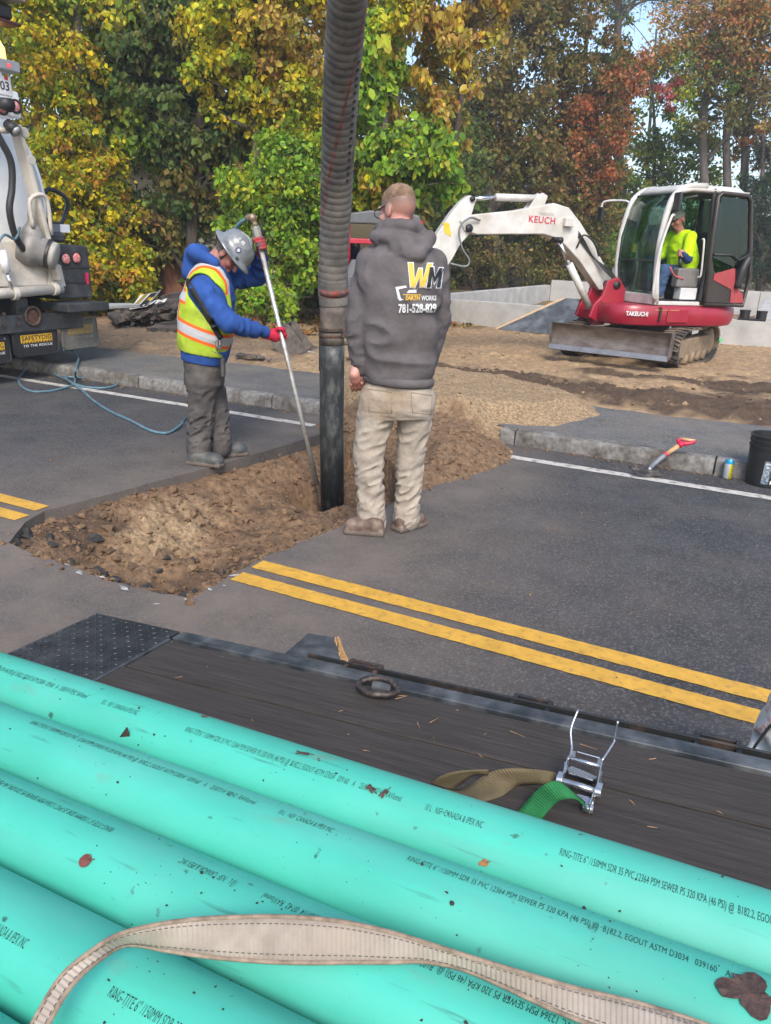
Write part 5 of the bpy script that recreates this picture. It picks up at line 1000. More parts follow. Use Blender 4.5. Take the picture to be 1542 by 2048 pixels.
tree('pine_tree', 1245, 38, [(1300, -5, 100, 18, 1), (1200, -30, 70, 30, .7), (1390, -25, 60, 20, .8)], 'pine', .22, 5200, 'tall pine whose bare trunk tops out of the picture', .30, 16, .1, 'needle', group=GRP, nlimb=8, top_py=-260)
tree('pine_tree', 1525, 29, [(1510, 430, 50, 60, 1), (1540, 350, 50, 60, 1), (1500, 520, 50, 40, .8), (1545, 500, 50, 60, 1)], 'pine', .24, 11000, 'dark pine at the right edge beside the digger cab', .16, 17, .3, 'needle', group=GRP, nlimb=12, top_py=250)
tree('undergrowth_shrub', 1240, 29, [(1230, 520, 70, 40, 1), (1200, 550, 60, 30, .7)], 'green', .12, 3600, 'green shrub between the digger boom and cab', .04, 18, .4, 'rho', group=GRS, nlimb=6, top_py=480, cat='shrub', trunk_part='stem')
tree('undergrowth_shrub', 640, 15.5, [(650, 540, 60, 60, 1), (700, 560, 50, 40, .8), (610, 580, 50, 30, .6)], 'dgreen', .12, 4200, 'dark shrub in shade behind the hose coupling', .04, 19, .5, group=GRS, nlimb=6, top_py=480, cat='shrub', trunk_part='stem')
for q, (px_, D_, rp_, pal_, lb_) in enumerate(((430, 15.5, 55, 'green', 'green shrub at the woodland edge behind the blue hood'), (705, 16, 55, 'olive', 'olive shrub behind the red utility vehicle'), (810, 16.2, 60, 'dgreen', 'dark shrub behind the shoulders of the man in grey'), (150, 13.5, 60, 'vine', 'yellow shrub hidden low behind the truck bumper'), (1130, 28, 60, 'dgreen', 'dark shrub under the rust-orange maple'), (1420, 29, 60, 'dgreen', 'dark shrub under the orange maple stems'))):
    tree('undergrowth_shrub', px_, D_, [(px_, 560, rp_, 34, 1), (px_ + 30, 525, rp_ * .7, 30, .8), (px_ - 35, 540, rp_ * .6, 30, .7)], pal_, .11, 4200, lb_, .04, 200 + q, .5, 'rho', group=GRS, nlimb=6, top_py=520, cat='shrub', trunk_part='stem')
# distant wood closing the gaps near the ground
r = np.random.default_rng(400); P = []; C_ = []
for px_, py_, rp, D, n_ in [(x, 470 + 40 * math.sin(x), 130, 36 + 5 * math.sin(x * 1.7), 2600) for x in range(-100, 1000, 110)] + [(x, 500, 70, 45, 1500) for x in range(1000, 1700, 110)]:
    c = at_depth(px_, py_, D); s = D / 1500; q = r.normal(0, .5, (n_, 3)); P.append(c + RGT * q[:, :1] * rp * s + FWD * q[:, 1:2] * 2 + np.array([0, 0, 1.]) * q[:, 2:3] * rp * s); pl_ = np.array(PAL['dgreen'] + PAL['olive']); C_.append(pl_[r.integers(0, len(pl_), n_)])
P = np.vstack(P); C_ = np.vstack(C_); ok = P[:, 2] > .2; o = leaves('distant_wood', P[ok], .35, C_[ok], None, np.zeros(3), r, .4, 'rho'); tag(o, 'distant dark woodland closing the view behind the trees', 'wood', kind='stuff')
# leaf litter under the trees
r = np.random.default_rng(401); n_ = 5200; x = r.uniform(-15, -5.5, n_); y = 9.6 + r.random(n_) * 7 + .25 * (x + 12).clip(0, 6); z = lot_z(x, y) + .012; pl_ = np.array(PAL['tanyel'] + PAL['rust'] + [(.16, .10, .05), (.12, .08, .04)]); o = leaves('leaf_litter', np.stack([x, y, z], 1), .10, pl_[r.integers(0, len(pl_), n_)] * .8, None, np.zeros(3), r, -.2, 'rho'); tag(o, 'fallen leaves scattered on the dirt under the trees', 'leaves', kind='stuff')
# house glimpsed through the trees
hw = at_depth(420, 560, 22); hw[2] = .2; hr = np.stack([RGT, FWD, np.array([0, 0, 1.])], 1); hs_ = empty('house', hw, hr, 'cream clapboard house glimpsed through the trees behind the hard hat', 'house')
SID = mat('cream_siding', (.55, .50, .40), .6, vary=.08, vscale=5)
b = MB(); b.box2((-3.0, .03, -.3), (3.2, 7, 3.3)); b.build('wall', SID, hs_)
for k in range(26): b = MB(); z0 = .1 + k * .122; b.prism([(-3.05, .03, z0), (-3.05, -.012, z0 + .002), (-3.05, .026, z0 + .13)], (6.3, 0, 0)); b.build('clapboard', SID, hs_)
b = MB(); b.prism([(-3.3, -.4, 3.2), (-3.3, 3.5, 5.6), (-3.3, 7.4, 3.2)], (6.9, 0, 0)); b.build('roof', mat('grey_shingle', (.10, .10, .105), .9, vary=.2), hs_)
b = MB(); b.box2((.3, -.05, 1.0), (1.3, .0, 2.3)); wn = b.build('window', mat('white_trim', (.6, .6, .58), .5), hs_); b = MB(); b.box2((.38, -.056, 1.08), (1.22, -.051, 2.22)); b.build('pane', glass('window_pane', (.12, .14, .15), .6), wn)
hb2 = at_depth(1030, 560, 48); hb2[2] = .2; h2 = empty('house', hb2, hr, 'pale far building showing between trunks behind the digger boom', 'house')
b = MB(); b.box2((-8, 0, -.5), (7, 8, 3.0)); b.build('wall', mat('pale_wall', (.62, .61, .60), .6, vary=.06), h2); b = MB(); b.prism([(-8.4, -.5, 3.0), (-8.4, 4, 5.4), (-8.4, 8.5, 3.0)], (15.8, 0, 0)); b.build('roof', mat('grey_shingle', (.1, .1, .1)), h2)
for k in range(4): b = MB(); b.box2((-6 + k * 3.2, -.06, 1.0), (-4.9 + k * 3.2, -.01, 2.2)); b.build('window', glass('window_pane', (.1, .1, .1)), h2)
# reddish stump
sp0 = at_depth(352, 590, 15.5); sp0[2] = .25; b = MB(); b.tube([(0, 0, -.1), (0, 0, .15), (.03, 0, .6), (.05, 0, .95)], [.42, .36, .33, .30], 14); o = b.build('tree_stump', mat('red_brown_bark', (.10, .042, .028), .9, vary=.35, vscale=6, col2=(.30, .13, .06), c2scale=4, c2amt=.25, bump=.02, bscale=14, stretch=(1, 1, .3)), None, True); o.location = sp0; tag(o, 'red-brown tree stump in shade behind the rubble heap', 'stump')
# ------------------------------------------------------------------ concrete foundation
CONC = mat('raw_concrete', (.46, .45, .43), .85, vary=.12, vscale=3, col2=(.36, .345, .325), c2scale=1.6, c2amt=.42, c2sharp=.4, bump=.003, bscale=30)
fw = empty('concrete_wall', (-6.9, 15.0, 0), None, 'low grey concrete foundation wall of poured panels behind the digger', 'wall')
x = 0.0; k = 0
while x < 11:
    b = MB(); b.box2((x + .006, 0, -.05), (x + 1.214, .25, .615 + .004 * math.sin(k * 2.1))); b.build('panel', CONC, fw, False, .008)
    for z in (.18,):
        b = MB(); b.cyl((x, -.03, .16), (x, .02, .16), .022, seg=8); b.build('tie_rod', STEEL_B, fw)
    x += 1.22; k += 1
b = MB(); b.box2((.012, .003, -.05), (11, .245, .60)); b.build('core', CONC, fw)
sw = empty('concrete_wall', (-6.9, 15.26, 0), None, 'concrete foundation wall running back from the left corner', 'wall')
for k in range(8): b = MB(); b.box2((0, k * 1.22 + .006, -.05), (.25, k * 1.22 + 1.214, .64)); b.build('panel', CONC, sw, False, .008)
bw = empty('concrete_wall', (-6.64, 24.8, 0), None, 'rear concrete foundation wall beyond the dirt, mostly hidden by the digger', 'wall')
for k in range(11): b = MB(); b.box2((k * 1.22 + .006, 0, -.05), (k * 1.22 + 1.214, .25, .80)); b.build('panel', CONC, bw, False, .008)
cw = empty('concrete_wall', (-.35, 15.26, 0), None, 'concrete cross wall at right running back from the pipe stubs', 'wall')
for k in range(7): b = MB(); b.box2((0, k * 1.22 + .006, -.05), (.9, k * 1.22 + 1.214, .66)); b.build('panel', CONC, cw, False, .008)
P1 = np.array([-4.86, 14.25, .17]); P2 = ony(1122, 596, 15.02); P4 = G(1108, 670, .17); P3 = P2 + (P4 - P1); nn = nrm(np.cross(P4 - P1, P2 - P1)); nn = nn if nn[2] > 0 else -nn
rp_ = empty('plywood_sheet', P1, None, 'black-faced plywood sheet leaning on the concrete wall', 'board'); b = MB(); b.prism([P1 * 0, P4 - P1, P3 - P1, P2 - P1], -nn * .03); b.build('board', mat('raw_plywood', (.52, .36, .21), .7, vary=.15, vscale=10), rp_)
e = nrm(P4 - P1); b = MB(); b.prism([e * .09 + nn * .003, P4 - P1 + nn * .003, P3 - P1 + nn * .003, P2 - P1 + e * .11 + nn * .003], nn * .004); b.build('membrane', mat('black_membrane', (.065, .072, .080), .5, vary=.25, vscale=6, col2=(.14, .15, .16), c2scale=4, c2amt=.4), rp_)
for q, (px, lb) in enumerate(((1487, 'black pipe stub on the wall, left of the pair'), (1521, 'black pipe stub on the wall, right of the pair'))):
    p = ony(px, 642, 15.08); p[2] = .645; b = MB(); b.lathe([(.085, 0), (.085, .11), (.092, .112), (.092, .14), (.08, .14), (.078, .0)], 24, close=True); o = b.build('pipe_stub', BP, None, False, .002); o.location = p; tag(o, lb, 'pipe', 'black pipe stubs on the wall')
pA = ony(1474, 645, 15.02); pB = ony(1530, 648, 15.02); b = MB(); b.box2((0, -.08, 0), (pB[0] - pA[0], .16, .028)); o = b.build('black_plank', BP, None, False, .004); o.location = (pA[0], 15.08, .616); tag(o, 'black plank on the wall carrying two pipe stubs', 'board')
p = ony(1438, 681, 14.994); b = MB(); b.lathe([(.002, 0), (.045, 0), (.04, .003), (.002, .003)], 16, rot=rotx(PI / 2)); o = b.build('survey_paint', mat('green_spray', (.05, .65, .16), .7, vary=.1)); o.location = p; tag(o, kind='structure')
# ------------------------------------------------------------------ compact excavator
EC = np.array([-1.75, 12.1, .13]); EY = math.radians(226); EF = np.array([math.cos(EY), math.sin(EY), 0]); EL_ = np.array([-EF[1], EF[0], 0]); ER = np.stack([EF, EL_, np.array([0, 0, 1.])], 1)
exc = empty('mini_excavator', EC, None, 'red and white compact digger with blade and open cab door', 'excavator')
class XB(MB):                      # builder in the upper works' own axes: x forward, y left, z up
    R = ER
    def mesh(s, name='m'): s.v = [tuple(s.R @ np.array(q)) for q in s.v]; return MB.mesh(s, name)
class UB(XB): R = np.stack([np.array([-.17, -.9854, 0]), np.array([.9854, -.17, 0]), np.array([0, 0, 1.])], 1)
EW = mat('digger_white', (.60, .585, .555), .42, vary=.10, vscale=5, col2=(.42, .38, .32), c2scale=3.5, c2amt=.30, c2sharp=.4, coat=.3); ERD = mat('digger_red', (.33, .010, .032), .38, vary=.15, vscale=5, col2=(.20, .03, .03), c2scale=5, c2amt=.25, coat=.3)
EBK = mat('digger_black', (.022, .022, .023), .5, vary=.2); EGR = mat('door_bronze', (.055, .045, .040), .4, .3, vary=.15); RUB = mat('track_rubber', (.045, .042, .038), .85, vary=.25, vscale=7, col2=(.24, .17, .105), c2scale=4, c2amt=.40, bump=.006, bscale=25); DRT = mat('dirt_caked', (.27, .195, .125), .9, vary=.25, vscale=9, bump=.008, bscale=20)
BLM = mat('blade_steel', (.155, .118, .095), .45, .55, vary=.3, vscale=5, col2=(.26, .22, .19), c2scale=3, c2amt=.42, c2sharp=.4, stretch=(1, 1, 2.2)); BRT = mat('scoured_steel', (.28, .27, .27), .38, .7, vary=.2, vscale=8); CHR = mat('cylinder_chrome', (.7, .71, .73), .12, 1.0, vary=.03)
# undercarriage
def trackloop(n=72):
    pts = []; a, h, r1, r2 = .80, .0, .235, .235
    for i in range(n):
        t = 2 * PI * i / n; x = 1.05 * np.sign(math.cos(t)) * abs(math.cos(t)) ** .42; z = .275 + .275 * np.sign(math.sin(t)) * abs(math.sin(t)) ** .62; z = z - (.06 * max(0, (abs(x) - .5)) if math.sin(t) > 0 else -.10 * max(0, (abs(x) - .78))); pts.append((x, z))
    return pts
tl_ = trackloop()
for s in (-1, 1):
    y0 = s * .70; tr = bpy.data.objects.new('track', None); b = UB(); n_ = len(tl_); V = []; F_ = []
    ctr_ = np.array([0, .275])
    for (x, z) in tl_:
        q = np.array([x, z]); inn = q - nrm(np.append(q - ctr_, 0))[:2] * .045
        V += [(x, y0 - .15, z), (x, y0 + .15, z), (inn[0], y0 + .15, inn[1]), (inn[0], y0 - .15, inn[1])]
    for i in range(n_):
        j = (i + 1) % n_
        for k in range(4): F_.append((i * 4 + k, j * 4 + k, j * 4 + (k + 1) % 4, i * 4 + (k + 1) % 4))
    b.add(V, F_); tk = b.build('track', RUB, exc, False, .004)
    for i in range(0, n_, 2):            # grouser lugs, chevroned
        q0 = np.array(tl_[i]); q1 = np.array(tl_[(i + 1) % n_]); c = (q0 + q1) / 2; t = nrm(np.append(q1 - q0, 0))[:2]; o_ = nrm(np.append(c - ctr_, 0))[:2]; b = UB(); sk = .05
        pr = []
        for (yy, shf) in ((-.15, -sk), (0, sk * .4), (.15, -sk)):
            for (aa, hh) in ((-.022, -.004), (.022, -.004), (.016, .024), (-.016, .024)): p = c + t * (aa + shf * (1 if True else 0)) + o_ * hh; pr.append((p[0], y0 + yy, p[1]))
        b.add(pr, [(0, 1, 2, 3), (8, 11, 10, 9)] + [(l * 4 + k, (l + 1) * 4 + k, (l + 1) * 4 + (k + 1) % 4, l * 4 + (k + 1) % 4) for l in (0, 1) for k in range(4)]); b.build('lug', RUB, tk)
    b = UB(); b.prism([(-.72, y0 - .10, .14), (.72, y0 - .10, .14), (.80, y0 - .10, .27), (.62, y0 - .10, .40), (-.62, y0 - .10, .40), (-.8, y0 - .10, .27)], (0, .2, 0)); b.build('track_frame', DRT, exc, False, .02)
    for x_, r_ in ((.80, .20), (-.80, .20)): b = UB(); b.lathe([(.02, -.10), (r_ * .5, -.11), (r_, -.08), (r_, .08), (r_ * .5, .11), (.02, .10)], 20, (x_, y0, .275), rotx(PI / 2)); b.build('drive_wheel', DRT, exc, True)
    for x_ in (-.45, -.15, .15, .45): b = UB(); b.cyl((x_, y0 - .12, .115), (x_, y0 + .12, .115), .075, seg=14); b.build('roller', DRT, exc, True)
b = UB(); b.box2((-.55, -.56, .24), (.55, .56, .44)); b.cyl((0, 0, .40), (0, 0, .56), .36, seg=28); b.build('car_body', EBK, exc, False, .01)
# blade (built facing forward of the tracks)
bx0 = 1.38; prof = [(bx0 + .09, .20), (bx0 + .02, .27), (bx0 - .01, .37), (bx0 + .005, .47), (bx0 + .06, .545)]; pb = [(x - .022, z) for x, z in prof]
b = UB(); Q_ = spline([(x, 0, z) for x, z in prof], 16); Qb = spline([(x, 0, z) for x, z in pb], 16)
ring = [tuple(p) for p in Q_] + [tuple(p) for p in Qb[::-1]]; b.prism([(p[0], -.84, p[2]) for p in ring], (0, 1.68, 0)); bl_ = b.build('dozer_blade', BLM, exc, False)
b = UB(); b.prism([(bx0 + .088, -.845, .175), (bx0 + .105, -.845, .185), (bx0 + .075, -.845, .25), (bx0 + .058, -.845, .24)], (0, 1.69, 0)); b.build('cutting_edge', BRT, bl_)
for s in (-1, 1): b = UB(); b.prism([(bx0 + .10, s * .84, .19), (bx0 - .03, s * .84, .24), (bx0 - .04, s * .84, .54), (bx0 + .06, s * .84, .555)], (0, s * .014, 0)); b.build('end_plate', BLM, bl_)
for s in (-1, 1): b = UB(); b.bar((bx0 - .03, s * .38, .34), (.35, s * .42, .34), .09, .12); b.build('blade_arm', ERD, exc, False, .01)
b = UB(); b.tube([(bx0 - .05, 0, .42), (.7, 0, .42)], .04, 12); b.tube([(.7, 0, .42), (.4, 0, .42)], .055, 12); b.build('blade_cylinder', EBK, exc, True)
# house / skirt
HC = [(1.0, .30), (.98, .55), (.80, .74), (.45, .82), (-.1, .84), (-.65, .82), (-1.0, .68), (-1.18, .34), (-1.22, 0), (-1.18, -.34), (-1.0, -.68), (-.65, -.82), (-.1, -.84), (.45, -.82), (.70, -.74), (.80, -.55), (.82, -.30)]
HCs = spline([(x, y, 0) for x, y in HC + [HC[0]]], 70)[:-1]
def ringstack(levels, m, name, close=True, bev=0):
    b = XB(); n_ = len(HCs); V = []
    for z, sc, sh in levels: V += [(p[0] * sc + sh, p[1] * sc, z) for p in HCs]
    L_ = len(levels); F_ = [(l * n_ + i, l * n_ + (i + 1) % n_, (l + 1) * n_ + (i + 1) % n_, (l + 1) * n_ + i) for l in range(L_ - 1) for i in range(n_)] + [tuple(range(n_))[::-1], tuple(range((L_ - 1) * n_, L_ * n_))]; b.add(V, F_); o = b.build(name, m, exc, True); md = o.modifiers.new('e', 'EDGE_SPLIT'); md.split_angle = math.radians(40); return o
hs1 = ringstack([(.555, .90, 0), (.575, .965, 0), (.64, .995, 0), (.72, 1.0, 0), (.80, .995, 0), (.835, .97, 0), (.838, .95, 0)], ERD, 'skirt')
b = XB(); b.box2((-.90, -.80, .838), (-.36, .30, 1.30)); b.build('engine_hood', ERD, exc, False, .06)
b = XB(); b.box2((-.3, -.78, .838), (.5, -.2, 1.15)); b.build('tank_cover', ERD, exc, False, .05)
b = XB(); b.box2((-.05, .838, .62), (.30, .848, .79)); b.build('service_panel', ERD, exc, False, .01)
b = XB(); b.box2((.40, .800, .63), (.43, .845, .82)); b.build('seam', EBK, exc)
place_t = lambda nm, tx, o_, ux, uy, m, h, **kw: place_text(nm, tx, ER @ np.array(o_), ER @ np.array(ux), ER @ np.array(uy), m, exc, height=h, **kw)
place_t('lettering', 'TAKEUCHI', (.90, .735, .70), (-1, .36, 0), (0, 0, 1), mat('decal_white', (.6, .6, .6), .5), .055, bold=.003, width=.8)
b = XB(); b.add([(.50, .832, .78), (.12, .858, .78), (.12, .858, .787), (.50, .832, .787)], [(0, 1, 2, 3)]); b.build('pinstripe', mat('decal_gold', (.55, .35, .08), .5), exc)
# swing post
b = XB(); b.prism([(.55, -.28, .58), (.95, -.26, .56), (1.08, -.26, .62), (1.02, -.26, .80), (.90, -.26, .92), (.84, -.26, 1.12), (.66, -.26, 1.18), (.55, -.28, 1.02)], (0, .06, 0)); b.prism([(.55, .12, .58), (.95, .08, .56), (1.08, .08, .62), (1.02, .08, .80), (.90, .08, .92), (.84, .08, 1.12), (.66, .08, 1.18), (.55, .12, 1.02)], (0, .06, 0)); b.box2((.60, -.25, .58), (.98, .11, .72)); b.cyl((.80, -.08, .5), (.80, -.08, .78), .12, seg=18); b.build('swing_post', ERD, exc, False, .015)
b = XB(); b.prism([(.40, -.30, .60), (.62, -.26, .58), (.62, -.26, .84), (.40, -.30, .84)], (0, .52, 0)); b.build('post_mount', ERD, exc, False, .02)
b = XB(); b.cyl((.90, -.25, .70), (.90, .40, .70), .05, seg=12); b.build('swing_cylinder', EBK, exc, True)
b = XB(); b.cyl((.70, -.34, 1.07), (.70, .18, 1.07), .055, seg=14); b.build('pivot_pin', EBK, exc, True)
# boom
bpz = [(3.02, 1.70), (3.10, 1.83), (2.90, 1.91), (2.3, 1.99), (1.96, 2.06), (1.70, 2.115), (1.46, 2.07), (1.25, 1.89), (.98, 1.60), (.78, 1.35), (.60, 1.13), (.62, 1.02), (.74, .98), (.81, .99), (1.19, 1.37), (1.45, 1.57), (1.62, 1.665), (1.82, 1.705), (2.3, 1.685), (2.83, 1.66)]
b = XB(); b.prism([(x, -.30, z) for x, z in bpz], (0, .20, 0)); bm_ = b.build('boom', EW, exc, False, .018)
b = XB(); b.prism([(1.84, -.28, 2.07), (1.80, -.28, 2.20), (1.88, -.28, 2.235), (1.96, -.28, 2.20), (2.08, -.28, 2.03)], (0, .035, 0)); b.prism([(1.84, -.155, 2.07), (1.80, -.155, 2.20), (1.88, -.155, 2.235), (1.96, -.155, 2.20), (2.08, -.155, 2.03)], (0, .035, 0)); b.build('cylinder_lug', EW, bm_, False, .006)
b = XB(); b.tube([(1.88, -.2, 2.165), (2.55, -.2, 2.145)], .048, 16); b.build('arm_cylinder', EW, exc, True); b = XB(); b.tube([(2.55, -.2, 2.145), (2.90, -.2, 2.105)], .026, 12); b.build('cylinder_rod', CHR, exc, True)
b = XB(); b.tube([(1.00, .0, .74), (1.42, .0, 1.33)], .050, 16); b.build('lift_cylinder', EW, exc, True); b = XB(); b.tube([(1.42, .0, 1.33), (1.63, .0, 1.63)], .028, 12); b.build('cylinder_rod', CHR, exc, True)
b = XB(); b.cyl((1.63, -.14, 1.64), (1.63, .06, 1.64), .04, seg=12); b.build('pivot_pin', EBK, exc, True)
b = XB(); b.box2((1.40, -.085, 1.82), (1.54, -.02, 1.93)); b.build('work_lamp', EW, bm_, False, .008)
for k in range(3): b = XB(); b.tube(spline([(1.30, -.12, 1.80 - .03 * k), (1.18, -.085, 1.66 - .03 * k), (.98, -.07, 1.42), (.72, -.02 + .04 * k, 1.26 - .05 * k), (.60, .02 + .05 * k, 1.10), (.62, .05, .95)], 40), .012, 8); b.build('hydraulic_hose', EBK, exc, True)
b = XB(); b.tube(spline([(1.28, -.08, 1.55), (1.22, -.03, 1.72), (1.05, .0, 1.62), (.92, -.05, 1.45)], 20), .013, 8); b.build('hydraulic_hose', EBK, exc, True)
place_t('lettering', 'KEUCH', (2.08, -.0955, 1.855), (-1, 0, -.03), (0, 0, 1), mat('decal_red', (.5, .02, .05), .5), .085, bold=.002, spacing=1.1)
place_t('lettering', 'TAKEUCHI', (1.93, -.0955, 1.955), (-1, 0, -.03), (0, 0, 1), mat('decal_faded', (.40, .37, .33), .5), .035, bold=.001)
# dipper arm and bucket (mostly behind the man in grey)
apz = [(2.86, 2.12), (2.97, 2.145), (3.06, 2.08), (3.20, 1.93), (3.42, 1.62), (3.50, 1.35), (3.62, .80), (3.52, .76), (3.36, 1.05), (3.16, 1.33), (3.06, 1.52), (2.93, 1.66), (2.88, 1.78), (2.92, 1.90)]
b = XB(); b.prism([(x, -.26, z) for x, z in apz], (0, .13, 0)); am = b.build('dipper_arm', EW, exc, False, .012)
b = XB(); b.cyl((2.96, -.32, 1.735), (2.96, -.08, 1.735), .052, seg=16); b.cyl((2.93, -.30, 2.10), (2.93, -.1, 2.10), .035, seg=12); b.build('pivot_pin', EBK, am, True)
b = XB(); b.prism([(3.20, -.128, 1.62), (3.29, -.128, 1.66), (3.33, -.128, 1.80), (3.24, -.128, 1.78)], (0, .003, 0)); b.build('warning_sticker', mat('sticker_yellow', (.70, .45, .02), .5), am)
b = XB(); b.tube(spline([(2.82, -.07, 1.84), (3.0, -.02, 1.86), (3.13, -.03, 1.72), (3.08, -.03, 1.50), (2.95, -.04, 1.33), (3.0, -.05, 1.25), (3.2, -.1, 1.28)], 40), .014, 8); b.build('hydraulic_hose', mat('grey_hose', (.16, .165, .17), .5), exc, True)
b = XB(); Q_ = [(3.5, .85), (3.72, .80), (3.80, .55), (3.70, .35), (3.55, .25), (3.40, .32), (3.36, .42), (3.42, .55), (3.45, .75)]; b.prism([(x, -.45, z) for x, z in Q_], (0, .55, 0)); b.build('digging_bucket', EBK, exc, False, .02)
# cab
CB = 'cab_pillar'
def pil(pts, r_=.035, m=EW, nm=CB, sq=1.0, seg=10): b = XB(); b.tube(spline(pts, 20), r_, seg, squash=sq); return b.build(nm, m, exc, True)
b = XB(); b.box2((-.80, -.16, .840), (.50, .80, .900)); b.build('cab_floor', EW, exc, False, .02)
b = XB(); b.box2((-.78, -.14, .901), (.42, .76, .912)); b.build('floor_mat', EBK, exc)
pil([(.46, .765, .86), (.53, .765, 1.30), (.54, .765, 1.72), (.47, .75, 2.12), (.37, .74, 2.28), (.20, .73, 2.365), (-.1, .73, 2.385)], .042)
pil([(.46, -.13, .86), (.53, -.13, 1.30), (.54, -.12, 1.72), (.47, -.11, 2.12), (.37, -.10, 2.28), (.20, -.09, 2.365), (-.1, -.09, 2.385)], .040)
pil([(-.27, .775, .86), (-.27, .775, 1.4), (-.25, .76, 2.0), (-.22, .74, 2.36)], .035, EBK); pil([(-.80, .775, .86), (-.80, .765, 1.6), (-.76, .73, 2.34)], .032, EBK); pil([(-.80, -.13, .86), (-.80, -.13, 1.6), (-.76, -.10, 2.34)], .032, EBK)
b = XB(); b.box2((.44, -.12, .86), (.50, .76, .985)); b.build('front_sill', EW, exc, False, .02)
# roof: domed panel
b = XB(); V = []; nx, ny = 12, 10
for i in range(nx):
    for j in range(ny):
        u = i / (nx - 1); v = j / (ny - 1); x = -.80 + 1.16 * u; y = -.14 + .92 * v; ed = min(u, 1 - u) * 12; ey = min(v, 1 - v) * 10; z = 2.345 + .06 * min(1, ed) ** .5 * min(1, ey) ** .5 - .05 * max(0, u - .8) * 5 * .6; V.append((x, y, z))
b.add(V, [(i * ny + j, (i + 1) * ny + j, (i + 1) * ny + j + 1, i * ny + j + 1) for i in range(nx - 1) for j in range(ny - 1)]); o = b.build('cab_roof', EW, exc, True); md = o.modifiers.new('t', 'SOLIDIFY'); md.thickness = .05
b = XB(); b.box2((-.74, -.08, 2.285), (.26, .70, 2.30)); b.build('roof_lining', EBK, exc)
pil([(.30, -.1, 2.31), (.30, .3, 2.325), (.30, .74, 2.31)], .035, EW, 'roof_bow')
GL = glass('cab_glass', (.60, .78, .70), .90); GLD = glass('cab_glass_dark', (.42, .60, .52), .86)
def pane(pts, m=GL, nm='window_pane'): b = XB(); b.prism(pts, (0.006, .0, 0)); return b.build(nm, m, exc)
fp = [(.47, .93), (.545, 1.35), (.55, 1.72), (.475, 2.12), (.39, 2.27)]
b = XB(); b.strip([(x, -.09, z) for x, z in fp], [(x, .725, z) for x, z in fp], .004); b.build('windscreen', GL, exc, True)
b = XB(); b.tube([(.55, -.09, 1.42), (.55, .73, 1.42)], .012, 8); b.build('windscreen_bar', EBK, exc, True)
b = XB(); rim_ = [(x, -.085, z) for x, z in fp] + [(x, .72, z) for x, z in fp[::-1]]; b.tube(rim_, .012, 6, closed=True); b.build('windscreen_seal', EBK, exc, True)
b = XB(); b.prism([(-.74, -.135, 1.25), (.50, -.135, 1.25), (.50, -.125, 1.72), (.42, -.11, 2.12), (.25, -.10, 2.29), (-.72, -.10, 2.29)], (0, .005, 0)); b.build('side_window', GLD, exc)
b = XB(); b.box2((-.79, -.14, .90), (.47, -.128, 1.24)); b.build('side_panel', EGR, exc)
b = XB(); b.prism([(-.80, -.10, 1.3), (-.80, .72, 1.3), (-.765, .70, 2.28), (-.765, -.08, 2.28)], (.005, 0, 0)); b.build('rear_window', GLD, exc)
b = XB(); b.box2((-.81, -.12, .90), (-.79, .76, 1.29)); b.build('rear_panel', EBK, exc)
# open door latched back along the cab side
def dframe(y): return [(-.29, y, .875), (-.96, y, .86), (-1.00, y, 1.25), (-.86, y - .02, 1.95), (-.80, y - .03, 2.24), (-.72, y - .03, 2.30), (-.30, y - .03, 2.31), (-.24, y - .03, 2.26), (-.25, y, 1.5)]
D_ = dframe(.845); b = XB(); b.tube(D_, .038, 8, closed=True, squash=.7); dr = b.build('door', EGR, exc, True)
b = XB(); b.prism([(-.30, .84, .90), (-.93, .84, .885), (-.95, .84, 1.05), (-.72, .84, 1.10), (-.66, .84, 1.24), (-.36, .84, 1.30), (-.30, .84, 1.45), (-.28, .84, 1.45)], (0, .015, 0)); b.build('door_panel', EGR, dr, False, .004)
b = XB(); b.tube([(-.30, .855, 1.53), (-.62, .855, 1.535), (-.74, .855, 1.47), (-.86, .855, 1.52), (-.95, .855, 1.6)], .02, 8); b.build('door_rail', EBK, dr, True)
b = XB(); b.prism([(-.29, .84, 1.50), (-.95, .84, 1.30), (-.84, .815, 2.0), (-.77, .81, 2.25), (-.31, .81, 2.27), (-.27, .82, 2.0)], (0, .005, 0)); b.build('door_glass', glass('door_glass_', (.30, .46, .40), .84), dr)
b = XB(); b.prism([(-.95, .86, .90), (-.72, .86, .90), (-.70, .86, 1.08), (-.36, .86, 1.20), (-.36, .86, 1.28), (-.66, .86, 1.36), (-.70, .86, 1.36), (-.76, .86, 1.12), (-.92, .86, 1.02)], (0, .006, 0)); b.build('red_guard', mat('dull_red', (.34, .05, .055), .5, vary=.1), dr)
b = XB(); b.tube(spline([(-.78, .88, 1.10), (-.80, .90, 1.35), (-.90, .88, 1.52)], 10), .05, 8); b.build('door_handle', EBK, dr, True)
